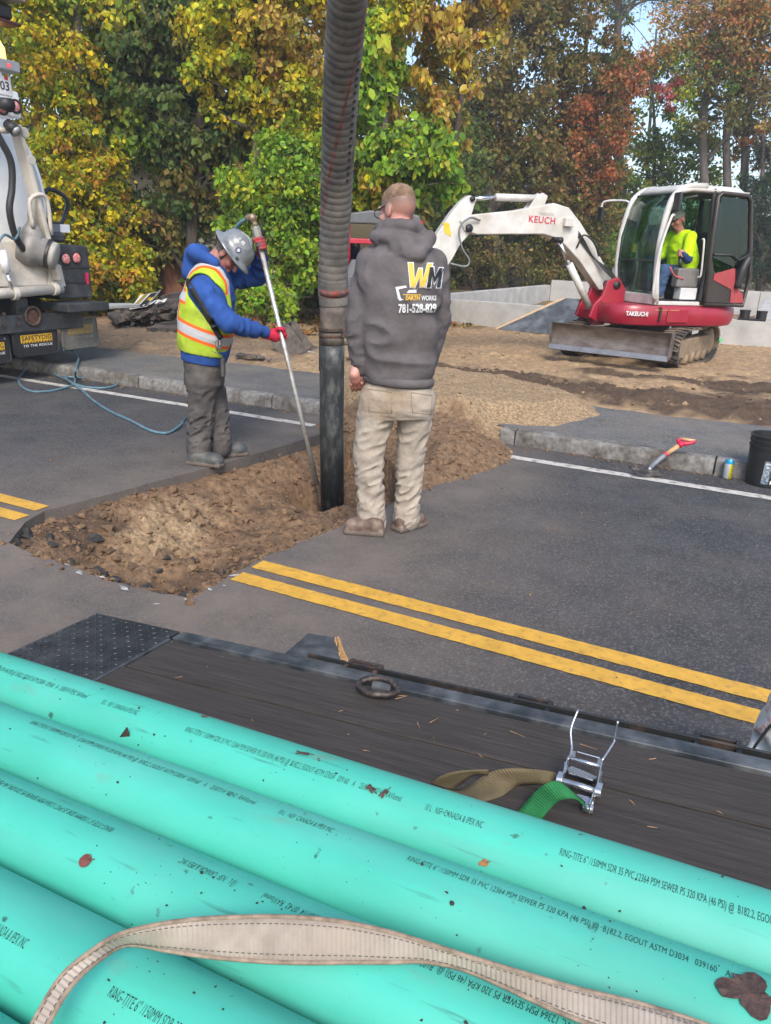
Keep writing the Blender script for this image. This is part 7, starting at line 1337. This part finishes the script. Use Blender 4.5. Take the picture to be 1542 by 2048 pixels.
SKB = SKIN.copy(); SKB.name = 'skin_with_stubble'; t_ = SKB.node_tree; N_ = t_.nodes; at_ = N_.new('ShaderNodeAttribute'); at_.attribute_name = 'stubble'; x_ = N_.new('ShaderNodeMix'); x_.data_type = 'RGBA'; bs_n = N_['Principled BSDF']; ls_ = bs_n.inputs['Base Color'].links[0].from_socket
mu_ = N_.new('ShaderNodeMath'); mu_.operation = 'MULTIPLY'; mu_.inputs[1].default_value = .88; t_.links.new(at_.outputs['Fac'], mu_.inputs[0]); t_.links.new(mu_.outputs[0], x_.inputs[0]); t_.links.new(ls_, x_.inputs[6]); x_.inputs[7].default_value = (.135, .085, .058, 1); t_.links.new(x_.outputs[2], bs_n.inputs['Base Color']); o.data.materials.append(SKB)
hr_ = dict(hp_[0]); HAIR = mat('cropped_hair', (.16, .102, .068), .9, vary=.15, vscale=60, col2=(.29, .19, .13), c2scale=14, c2amt=.45, bump=.002, bscale=300, spec=.2)
hup = nrm(np.array([0, 0, 1.]) + fwd2 * .28)
def hcut(X, D): q = X - hc; f_ = q @ nrm(fwd2 - hup * (fwd2 @ hup)); u_ = q @ hup; g_ = np.clip((u_ - .015 - .5 * np.clip(f_, 0, 1)) / .06, 0, 1); return D - (-.004 + .0095 * g_ + .0014 * vnoise(X * 130) * g_)
body('hair', [hp_[0]], HAIR, man, p2, .005, .01, hcut, 1)
# hoodie
tb, tt_ = J(797, 762, .02), J(803, 470, .0)
tor = loft(tb, tt_, RGT, [(0, .172, .135), (.06, .186, .150), (.25, .194, .158), (.5, .208, .162), (.70, .226, .150), (.84, .200, .125), (.93, .15, .10), (1.0, .085, .085)], .016, 11, 5)
sL, eL, wL = J(741, 524, .01), J(718, 655, -.01), J(723, 733, .01); sR, eR, wR = J(866, 527, .05), J(876, 640, .10), J(856, 732, .15)
hood_p = [tor, cone(sL, eL, .078, .066, .016, 18, 11, (.1, 1), .016), cone(eL, wL, .066, .047, .016, 24, 12, k=.016), cone(sR, eR, .078, .066, .014, 18, 13, (.1, 1), .016), cone(eR, wR, .064, .046, .006, 24, 14, k=.016),
          ell(J(802, 480, -.070), (.140, .060, .046), np.stack([nrm(RGT + np.array([0, 0, -.16])), FWD, nrm(np.array([0, 0, 1.]) + RGT * .16)], 1), .012), cone(J(752, 474, -.05), J(826, 506, -.115), .036, .042, .012, 26, 15, k=.012), cone(J(858, 476, -.04), J(836, 508, -.115), .040, .040, .010, 26, 16, k=.012), ell(J(834, 506, -.118), (.052, .034, .042), None, .012)]
ncen = J(800, 468, .03)
for a0 in np.linspace(0, 2 * PI, 13)[:-1]:
    a1 = a0 + 2 * PI / 12; pq = [ncen + RGT * .108 * math.cos(a) + FWD * .100 * math.sin(a) + np.array([0, 0, .012 - .03 * math.sin(a)]) for a in (a0, a1)]; hood_p.append(cone(pq[0], pq[1], .030, .030, k=.015))
cutn = ell(J(799, 455, .045), (.072, .074, .075), None, .012, 's'); hd_o = body('hoodie', hood_p + [cutn], HOOD, man, p2, .0075, .035, None, 2)
b = MB(); cu = []
for a in np.linspace(0, 2 * PI, 44)[:-1]: cu.append(tb - (0, 0, .0) + RGT * (.184 * math.cos(a)) + FWD * (.148 * math.sin(a)) + np.array([0, 0, .012 - .02 * math.cos(a) * .5]))
b.tube([np.array(q) - p2 for q in cu], .017, 8, closed=True, squash=1.6, up=(0, 0, 1)); b.build('hem_band', HOOD, man, True)
b = MB(); b.tube([wL - p2 + nrm(wL - eL) * q for q in (-.02, .045)], [.050, .043], 18); b.build('cuff', HOOD, man, True)
# trousers
kL, aL = J(737, 905, .0), J(743, 1032, .0); kR, aR = J(822, 905, .07), J(813, 1030, .06)
pel = loft(J(795, 812, .02), J(796, 752, .02), RGT, [(-.35, .17, .12), (0, .198, .143), (.5, .182, .140), (1, .160, .122)], .006, 22, 3)
tro = [pel, cone(J(757, 800, .0), kL, .108, .080, .010, 20, 21, (.2, 1)), cone(kL, aL, .080, .070, .012, 28, 22), cone(J(834, 800, .04), kR, .104, .076, .010, 20, 23, (.2, 1)), cone(kR, aR, .076, .067, .012, 28, 24), cone(aL, J(746, 1049, .01), .074, .074, .012, 36, 25), cone(aR, J(812, 1043, .06), .070, .070, .012, 36, 26)]
zs0 = J(790, 800, 0)[2]; TRD = attr_mat('dusty_tan_trouser', (.37, .315, .255), [('dirt', (.235, .170, .110), 7, .75)], rough=.95, bump=.006, bscale=26, vary=.12, vscale=12)
body('trousers', tro, TRD, man, p2, .0065, .03, None, 1, {'dirt': lambda V: .62 * np.exp(-((V[:, 2] - zs0) / .15) ** 2) * np.clip(1.2 - np.abs((V - p2) @ RGT + .04) / .25, .2, 1)})
tb_ = bvh_of(man.children[-1], p2)
for (x0, y0, x1, y1) in ((735, 778, 783, 822), (822, 785, 862, 825)):
    b = MB()
    for seg in (((x0, y0), (x0 + 3, y1)), ((x0 + 3, y1), (x1, y1 + 4)), ((x1, y1 + 4), (x1 + 2, y0 + 6)), ((x0, y0), (x1 + 2, y0 + 6))):
        ps = []
        for t in np.linspace(0, 1, 9):
            d = Vector(rayd(seg[0][0] * (1 - t) + seg[1][0] * t, seg[0][1] * (1 - t) + seg[1][1] * t)).normalized(); h = tb_.ray_cast(Vector(CO), d)
            if h[0] is not None: ps.append(np.array(h[0]) - np.array(d) * .001 - p2)
        if len(ps) > 2: b.tube(ps, .0022, 5)
    b.build('pocket_seam', cloth('pocket_thread', (.30, .235, .17), (.22, .16, .11)), man, True)
fl, tl2 = G(768, 1070), G(690, 1064); fr, tr2 = G(792, 1064), G(845, 1048)
for h_, t_ in ((fl, tl2), (fr, tr2)):
    body('boot', boot(h_, t_, .11, .046, False), BOOT, man, p2, .006, .02, None, 1); body('boot_sole', sole(h_, t_, .049), SOLEM, man, p2, .006, .01, None, 1)
# glasses
b = MB(); e1 = PH(-.082, .0, .012); e2 = PH(-.070, .092, .012); b.tube([e1 - p2, e2 - p2], .003, 6)
for s in (-1, 1): b.tube([PH(s * .033 + .028 * math.cos(a), .104, .006 + .021 * math.sin(a)) - p2 for a in np.linspace(0, 2 * PI, 20)[:-1]], .0028, 6, closed=True)
b.tube([PH(.082, .0, .012) - p2, PH(.070, .092, .012) - p2], .003, 6); b.build('glasses', mat('glasses_black', (.015, .012, .014), .3), man, True)
# print on the back
bv = bvh_of(hd_o, p2); PW = mat('print_white', (.62, .62, .62), .7, vary=.06); PY = mat('print_yellow', (.72, .44, .06), .7, vary=.06); PB = mat('print_black', (.012, .013, .018), .7)
def ptext(s, x0, y0, x1, hgt, m, off, bold=0.0, shear=0.0, slope=0.0, nm='back_lettering', pad=0):
    V, F = textmesh(s, 1.0, shear=shear, bold=bold, res=4); lo, hi = V[:, 0].min(), V[:, 0].max(); x = x0 + (V[:, 0] - lo) / (hi - lo) * (x1 - x0); y = y0 + slope * (x - x0) - V[:, 1] / .72 * hgt; return conform(V, F, bv, np.stack([x, y], 1), off, nm, m, man, p2)
def wpoly(pts, m, off, nm): return conform(None, [tuple(t) for t in geometry.tessellate_polygon([[Vector((x, y, 0)) for x, y in pts]])], bv, pts, off, nm, m, man, p2, 2)
def poff(pts, d):
    P_ = [np.array(p, float) for p in pts]; out = []; n_ = len(P_)
    for i in range(n_):
        a = nrm(np.append(P_[i] - P_[i - 1], 0))[:2]; c = nrm(np.append(P_[(i + 1) % n_] - P_[i], 0))[:2]; na = np.array([a[1], -a[0]]); nc = np.array([c[1], -c[0]]); m_ = na + nc; out.append(tuple(P_[i] + m_ * d / max(.35, 1 + na @ nc)))
    return out
Wi = [(817, 526), (826, 526), (829, 560), (838, 537), (844, 537), (846, 559), (856, 527), (865, 527), (849, 574), (841, 574), (839.5, 553), (829, 575), (821.5, 574)]
Mi = [(853.5, 575), (860, 534), (867, 534), (869.5, 554), (879, 536), (886, 536), (881, 575), (873.5, 575), (877, 553), (869, 566), (864.5, 552), (861, 575)]
wpoly(poff(Wi, 1.9), PW, .0040, 'logo_outline'); wpoly(Wi, PY, .0075, 'logo_letter'); wpoly(poff(Mi, 1.9), PW, .0055, 'logo_outline'); wpoly(Mi, PB, .0110, 'logo_letter')
wpoly([(791, 574), (812, 571), (814, 575), (797, 579), (802, 597), (808, 599), (800, 602), (796, 598)], PW, .003, 'logo_digger'); wpoly([(813, 586), (818, 580), (833, 579), (833, 586)], PW, .003, 'logo_digger'); wpoly([(806, 588.5), (842, 589), (842, 590.5), (806, 590)], PY, .003, 'logo_digger')
ptext('EARTH', 811, 600, 840, 9, PY, .0085, .03, .15); ptext('WORKS', 843, 600.5, 873, 9.5, PW, .0085, .03, .15); ptext('781-528-829', 797, 625, 873, 17, PW, .0095, .035, 0, -.01)

# ---- the man in the blue hoodie and vest
p1 = W1P; J1 = lambda px, py, dv=0.0: atd(px, py, p1, dv)
mn1 = empty('person', p1, None, 'man in grey hard hat, lime vest and blue hoodie working the lance', 'person')
BLUE = cloth('blue_hoodie_cloth', (.030, .085, .30), (.022, .062, .22), .35); JEAN = cloth('grey_work_trouser', (.068, .062, .061), (.13, .115, .10), .30, .008); RUBB = mat('rubber_boot', (.060, .066, .066), .6, vary=.2, vscale=15, col2=(.13, .12, .10), c2scale=9, c2amt=.35); GLV = mat('red_glove_knit', (.50, .012, .045), .85, vary=.15, vscale=40, bump=.001, bscale=250); GLG = mat('glove_rubber_grey', (.075, .07, .07), .7, vary=.2, vscale=30)
hb1, ht1 = J1(408, 722, 0), J1(428, 528, 0)
tor1 = loft(hb1, ht1, FWD, [(0, .190, .150, 0), (.12, .205, .168, 0), (.35, .210, .182, 0), (.6, .215, .178, 0), (.8, .205, .150, .0), (.93, .15, .11), (1.0, .09, .08)], .008, 14, 31)
s1, e1_, w1 = J1(402, 578, -.175), J1(458, 646, -.26), J1(538, 667, -.14); s2, e2_, w2 = J1(442, 562, .175), J1(516, 552, .30), J1(521, 503, .06)
GR = LT + LD * np.dot(J1(563, 668, 0) - LT, LD); GLp = LT + LD * np.dot(J1(520, 487, 0) - LT, LD)
w1 = GR - RGT * .085 - np.array([0, 0, -.005]) - FWD * .03; w2 = GLp + FWD * .07 - np.array([0, 0, .05])
hoodie1 = [tor1, cone(s1, e1_, .083, .068, .014, 18, 33, (.1, 1), .016), cone(e1_, e1_ + (w1 - e1_) * .86, .066, .046, .014, 22, 34, k=.016), cone(s2, e2_, .078, .066, .012, 18, 35, (.1, 1)), cone(e2_, e2_ + (w2 - e2_) * .8, .066, .046, .012, 22, 36), ell(J1(398, 508, 0), (.080, .125, .070), np.stack([RGT, FWD, np.array([0, 0, 1.])], 1), .03), cone(J1(388, 502, -.09), J1(430, 525, -.10), .05, .035), cone(J1(388, 502, .09), J1(430, 525, .10), .05, .035), cone(J1(385, 510, 0), J1(380, 545, 0), .06, .06)]
hod1 = body('hoodie', hoodie1, BLUE, mn1, p1, .0075, .03, None, 2)
# vest: a shell over the torso, open at the front, cut away round the arms
def vest_post(X, D):
    q = X - p1; return D
vst = dict(loft(hb1 + (0, 0, .07), ht1 + (ht1 - hb1) * .0, FWD, [(0, .212, .176, 0), (.3, .228, .203, 0), (.6, .230, .196, 0), (.82, .215, .166, 0), (.95, .165, .12), (1.0, .12, .09)], .006, 12, 41))
arm_cut = [dict(cone(s1 + RGT * .005, e1_, .103, .115), op='s', k=.01), dict(cone(s2, e2_, .10, .11), op='s', k=.01), boxp(J1(482, 640, .02), (.075, .115, .42), np.stack([nrm(RGT + np.array([0, 0, .12])), FWD, nrm(np.array([0, 0, 1.]) - RGT * .12)], 1), .01, .01, 's'), ell(J1(432, 505, 0), (.11, .12, .08), None, .01, 's')]
def vmat():
    m = mat('hivis_vest', (.40, .56, .020), .7, vary=.14, vscale=12, col2=(.30, .36, .05), c2scale=7, c2amt=.36, c2sharp=.4, bump=.006, bscale=22, spec=.3); t = m.node_tree; N = t.nodes; L = t.links; bs = N['Principled BSDF']; last = bs.inputs['Base Color'].links[0].from_socket
    a = N.new('ShaderNodeAttribute'); a.attribute_name = 'band'
    for lim, col_ in ((.054, (.72, .12, .015)), (.031, (.42, .42, .43))):
        q = N.new('ShaderNodeMapRange'); L.new(a.outputs['Fac'], q.inputs[0]); q.inputs[1].default_value = lim + .0015; q.inputs[2].default_value = lim - .0015; x = N.new('ShaderNodeMix'); x.data_type = 'RGBA'; L.new(q.outputs[0], x.inputs[0]); L.new(last, x.inputs[6]); x.inputs[7].default_value = (*col_, 1); last = x.outputs[2]
    L.new(last, bs.inputs['Base Color']); return m
zb = J1(408, 660, 0)[2]; zt = J1(408, 562, 0)[2]; zu = J1(408, 607, 0)[2]
def band(V):
    q = V - hb1; u = q @ RGT; z = V[:, 2]; v = q @ FWD; d1 = np.abs(z - (zb - .36 * u)) * .94
    d2 = np.abs(np.abs(v) - .105); d2 = np.where(z > zt - .02 - .3 * u, d2, 9)             # straps over the shoulders
    d3 = np.where((u < -.05) & (z > zb - .36 * u - .02), np.abs(np.abs(v) - .105), 9); d4 = np.where(z < zt + .15, np.abs(z - (zu + .035 - .30 * u)), 9); d4 = np.where(u < -.06, d4, 9)
    return np.minimum(np.minimum(d1, d2), np.minimum(d3, d4))
def shellpost(X, D): return D
vo = body('safety_vest', [vst] + arm_cut, vmat(), mn1, p1, .0075, .02, None, 2, {'band': band})
# sling strap laid over vest and hoodie
bvv = bvh_of(vo, p1); bvh1 = bvh_of(hod1, p1); ps = []; pr_ = []
for t in np.linspace(0, 1, 26):
    for lst, wv in ((ps, -5.5), (pr_, 5.5)):
        d = Vector(rayd(372 + 70 * t + wv * .86, 558 + 120 * t - wv * .5)).normalized(); hh = [h for h in (bvv.ray_cast(Vector(CO), d), bvh1.ray_cast(Vector(CO), d)) if h[0] is not None]; 
        lst.append(np.array(min(hh, key=lambda h: h[3])[0]) - np.array(d) * .006 - p1 if hh else (lst[-1] if lst else J1(372 + 70 * t, 558 + 120 * t, -.2) - p1))
b = MB(); b.strip(ps, pr_, .004); b.build('sling_strap', mat('black_webbing', (.018, .018, .02), .8), mn1, True)
b = MB(); c = ps[-1]; r_ = random.Random(3)
for i in range(7): a = np.array([r_.uniform(-.02, .025), 0, 0]); b.tube([c + RGT * a[0], c + RGT * (a[0] + r_.uniform(-.01, .01)) - FWD * .015 + np.array([0, 0, -r_.uniform(.03, .08)])], .006, 6)
b.build('key_bunch', mat('keys_dark', (.06, .06, .055), .4, .6), mn1)
# trousers and boots
bn = (G(379, 926), G(445, 934)); bf = (G(424, 914), G(493, 909)); dn = float(np.dot(bn[0][:2] - p1[:2], FWD[:2])) + .02; df = float(np.dot(bf[0][:2] - p1[:2], FWD[:2])) - .02
aN = J1(397, 900, dn); aF = J1(440, 888, df); kN = J1(402, 812, -.08); kF = J1(432, 812, .09)
tro1 = [loft(J1(409, 765, 0), J1(409, 708, 0), FWD, [(-.2, .14, .11), (0, .175, .140), (1, .175, .142)], .005, 22, 51), cone(J1(402, 765, -.085), kN, .104, .084, .014, 18, 52, (.1, 1)), cone(kN, aN, .084, .074, .022, 30, 53), cone(aN, aN + (aN - kN) * .14, .078, .076, .01, 40, 57), cone(J1(420, 765, .085), kF, .104, .080, .014, 16, 54, (.1, 1)), cone(kF, aF, .080, .072, .022, 30, 55), cone(aF, aF + (aF - kF) * .12, .074, .072, .01, 40, 58)]
body('trousers', tro1, JEAN, mn1, p1, .0075, .03, None, 1)
b = MB(); c = J1(446, 735, -.12) - p1; b.box(c, (.03, .07, .14), rotz(.5)); b.build('hanging_glove', GLG, mn1, False, .015)
for h_, t_ in (bn, bf): body('boot', boot(h_, t_, .09, .055, False), RUBB, mn1, p1, .007, .03, None, 2); body('boot_sole', sole(h_, t_, .057), SOLEM, mn1, p1, .006, .01, None, 1)
# head, hat
hup1 = nrm(RGT * .80 + np.array([0, 0, .58])); hfw1 = nrm(RGT * .58 - np.array([0, 0, .80]) - FWD * .10); hc1 = J1(457, 509, 0)
hp1, PH1 = head_prims(hc1, hup1, hfw1, 1.03); V1, F1 = sdf(hp1 + [cone(J1(416, 532, 0), hc1 - hup1 * .06 - hfw1 * .03, .066, .058)], .005, .020); V1 = lsmooth(V1, F1, 1)
link('body', fastmesh('body', V1 - p1, F1), SKIN2, mn1, True)
def hcut1(X, D): q = X - hc1; f_ = q @ hfw1; u_ = q @ hup1; return np.maximum(D - .008 + .004 * vnoise(X * 70), np.maximum(f_ - .01, -(u_ + .06)))
body('hair', [hp1[0], hp1[1]], mat('grey_hair', (.10, .085, .075), .9, vary=.3, vscale=60, bump=.003, bscale=150), mn1, p1, .005, .02, hcut1, 1)
hl = nrm(np.cross(hup1, hfw1)); HR = np.stack([hl, hfw1, hup1], 1); bc = J1(467, 502, 0); GHAT = mat('grey_hard_hat', (.21, .225, .235), .35, .1, vary=.12, vscale=12, col2=(.10, .105, .11), c2scale=14, c2amt=.3, coat=.3)
b = MB(); prof = [(.170, -.012), (.166, -.004), (.140, .012), (.128, .020), (.126, .050), (.116, .088), (.092, .118), (.055, .136), (.004, .142)]; pin = [(.004, .136), (.055, .130), (.090, .112), (.112, .085), (.122, .05), (.124, .014), (.140, .005), (.168, -.017)]
V = []; sg = 48
for (r_, z_) in prof + pin:
    for k in range(sg):
        a = 2 * PI * k / sg; rx = r_ * (.90 if z_ > .015 or r_ < .125 else .94); ry = r_ * 1.06; fr_ = math.cos(a) ** 2 if False else 0; V.append(bc - p1 + HR @ np.array([rx * math.sin(a), ry * math.cos(a), z_ - .018 * (1 if r_ > .135 else 0) * abs(math.sin(a)) * 0]))
n_ = len(prof) + len(pin); Fh = [(i * sg + k, i * sg + (k + 1) % sg, (i + 1) * sg + (k + 1) % sg, (i + 1) * sg + k) for i in range(n_ - 1) for k in range(sg)] + [((n_ - 1) * sg + k, (n_ - 1) * sg + (k + 1) % sg, (k + 1) % sg, k) for k in range(sg)]
b.add(V, Fh); hat = b.build('hard_hat', GHAT, mn1, True)
for q in (-.035, 0, .035): b = MB(); b.tube([bc - p1 + HR @ np.array([q, .128 * math.cos(a) * .98, .022 + .120 * math.sin(a)]) for a in np.linspace(.25, PI - .25, 16)], .0055, 6); b.build('hat_ridge', GHAT, hat, True)
hbv = bvh_of(hat, p1)
def hat_sticker(px, py, r_, m, nm):
    pts = [(px + r_ * math.cos(a), py + r_ * math.sin(a)) for a in np.linspace(0, 2 * PI, 15)[:-1]]; return conform(None, [tuple(range(14))], hbv, pts, .0018, nm, m, hat, p1, 0)
hat_sticker(477, 500.5, 6.2, mat('sticker_navy', (.03, .05, .16), .5), 'round_sticker'); hat_sticker(477, 500.5, 3.6, mat('sticker_pale', (.55, .55, .55), .5), 'round_sticker'); hat_sticker(486, 486, 4.5, mat('sticker_skull', (.45, .46, .46), .5, vary=.4, vscale=90), 'hat_print'); hat_sticker(480, 477, 3, mat('sticker_skull', (.4, .4, .4)), 'hat_print')
b = MB(); c = bc - p1 + HR @ np.array([.115, .035, .03]); b.box(J1(481, 516.5, 0) - p1 - FWD * .125, (.022, .02, .018), HR); b.build('lamp_clip', EBK, hat, False, .003)
b = MB(); b.tube([PH1(-.07, .06, .01) - p1, PH1(-.04, .096, .008) - p1, PH1(0, .106, .008) - p1, PH1(.04, .096, .008) - p1], .009, 6, squash=.5); b.build('safety_glasses', glass('dark_lens', (.1, .1, .1), .7), mn1, True)
# gloves
body('glove', fist(GR, LD, w1), GLV, mn1, p1, .0042, .010, None, 1)
gm = mat('glove_red_grey', (.42, .03, .04), .8, vary=.15, vscale=40, col2=(.10, .09, .09), c2scale=16, c2amt=.5, c2sharp=.1)
body('glove', fist(GLp, LD, w2), gm, mn1, p1, .0042, .010, None, 1)

# ---- the operator in the cab
p3 = EW_((-.2, .34, .9)); E = EW_
op = empty('person', p3, None, 'digger operator in neon yellow shirt, cap and jeans seated in the cab', 'person')
NEO = cloth('neon_shirt', (.52, .80, .012), (.44, .68, .012), .3); DEN = cloth('blue_denim', (.050, .095, .19), (.08, .13, .22), .35); NAV = cloth('navy_sleeve', (.022, .045, .12), (.03, .06, .15), .3)
body('shirt', [loft(E((-.24, .34, 1.24)), E((-.14, .34, 1.84)), EL_, [(0, .19, .16), (.3, .21, .20, .03), (.6, .215, .17), (.85, .20, .12), (1.0, .10, .08)], .008, 16, 61), cone(E((-.13, .55, 1.75)), E((-.06, .62, 1.50)), .080, .075, .006, 22, 62), cone(E((-.13, .13, 1.75)), E((-.06, .07, 1.50)), .080, .075, .006, 22, 63)], NEO, op, p3, .010, .04, None, 2)
body('sleeve', [cone(E((-.08, .61, 1.52)), E((-.06, .64, 1.46)), .06, .058), cone(E((-.06, .64, 1.46)), E((.05, .65, 1.52)), .058, .042)], NAV, op, p3, .009, .03); body('sleeve', [cone(E((-.08, .07, 1.52)), E((-.02, .05, 1.42)), .06, .055), cone(E((-.02, .05, 1.42)), E((.15, .08, 1.45)), .055, .042)], NAV, op, p3, .009, .03)
hc3 = E((-.03, .34, 1.975)); hp3, PH3 = head_prims(hc3, np.array([0, 0, 1.]) + EF * .45, EF + EL_ * .15 - np.array([0, 0, .3]), 1.12); V1, F1 = sdf(hp3 + [cone(E((-.12, .34, 1.78)), hc3 - (0, 0, .05), .066, .060), cone(E((-.12, .34, 1.78)), E((-.15, .34, 1.55)), .07, .09), cone(E((-.13, .40, 1.74)), E((-.12, .55, 1.72)), .05, .05), cone(E((-.12, .55, 1.72)), E((-.06, .64, 1.46)), .045, .036), cone(E((-.06, .64, 1.46)), E((.04, .65, 1.52)), .034, .032)] + fist(E((.095, .66, 1.535)), [.1, 0, 1], E((.04, .65, 1.52)), .018), .006, .014); link('body', fastmesh('body', lsmooth(V1, F1, 1) - p3, F1), SKIN2, op, True)
hu3 = nrm(np.array([0, 0, 1.]) + EF * .45); hf3 = nrm(EF - hu3 * (EF @ hu3))
def ccut(X, D): return np.maximum(D - .010, -((X - hc3) @ hu3 - .030))
cap = body('cap', [hp3[0]], mat('cap_sage', (.20, .22, .17), .8, vary=.1), op, p3, .007, .02, ccut, 1); b = MB(); br = np.stack([np.cross(hu3, hf3), hf3, hu3], 1); V = []
for k in range(13): a = -1.25 + 2.5 * k / 12; V.append(hc3 - p3 + br @ np.array([.078 * math.sin(a), .088 * math.cos(a), .034]))
for k in range(13): a = -1.25 + 2.5 * k / 12; V.append(hc3 - p3 + br @ np.array([.075 * math.sin(a), .088 * math.cos(a) + .075 * math.cos(a * .9), .026 - .012 * abs(math.sin(a))]))
b.add(V, [(k, k + 1, 13 + k + 1, 13 + k) for k in range(12)]); o = b.build('cap_peak', mat('cap_dark', (.02, .02, .022), .8), cap, True); md = o.modifiers.new('t', 'SOLIDIFY'); md.thickness = .005
body('jeans', [loft(E((-.30, .34, 1.22)), E((-.26, .34, 1.34)), EL_, [(0, .19, .16), (1, .19, .16)]), cone(E((-.24, .44, 1.27)), E((.16, .47, 1.30)), .095, .078, .008, 22, 71), cone(E((.16, .47, 1.30)), E((.20, .47, .98)), .076, .062, .010, 26, 72), cone(E((-.24, .24, 1.27)), E((.18, .22, 1.30)), .095, .078, .008, 22, 73), cone(E((.18, .22, 1.30)), E((.24, .22, .98)), .076, .062, .010, 26, 74)], DEN, op, p3, .010, .03, None, 1)
for y_, x_ in ((.47, .16), (.22, .20)): body('shoe', boot(E((x_ - .03, y_, .915)), E((x_ + .25, y_, .915)), .05, .05), mat('grey_shoe', (.16, .14, .12), .8, vary=.2, vscale=20), op, p3, .009, .03)
# ------------------------------------------------------------------ autumn haze: one closed box of even air
hz = MB(); hz.box2((-90, -12, -1.5), (70, 110, 22)); HZM = bpy.data.materials.new('haze_air'); HZM.use_nodes = True; t_ = HZM.node_tree; t_.nodes.clear()
pv_ = t_.nodes.new('ShaderNodeVolumePrincipled'); pv_.inputs['Color'].default_value = (.93, .95, 1.0, 1); pv_.inputs['Density'].default_value = .0020; pv_.inputs['Anisotropy'].default_value = .2; om_ = t_.nodes.new('ShaderNodeOutputMaterial'); t_.links.new(pv_.outputs[0], om_.inputs['Volume'])
o = hz.build('haze', HZM); tag(o, 'thin pale haze in the autumn air over the whole place', 'haze', kind='stuff')
SC.cycles.volume_bounces = 0; SC.cycles.volume_max_steps = 64
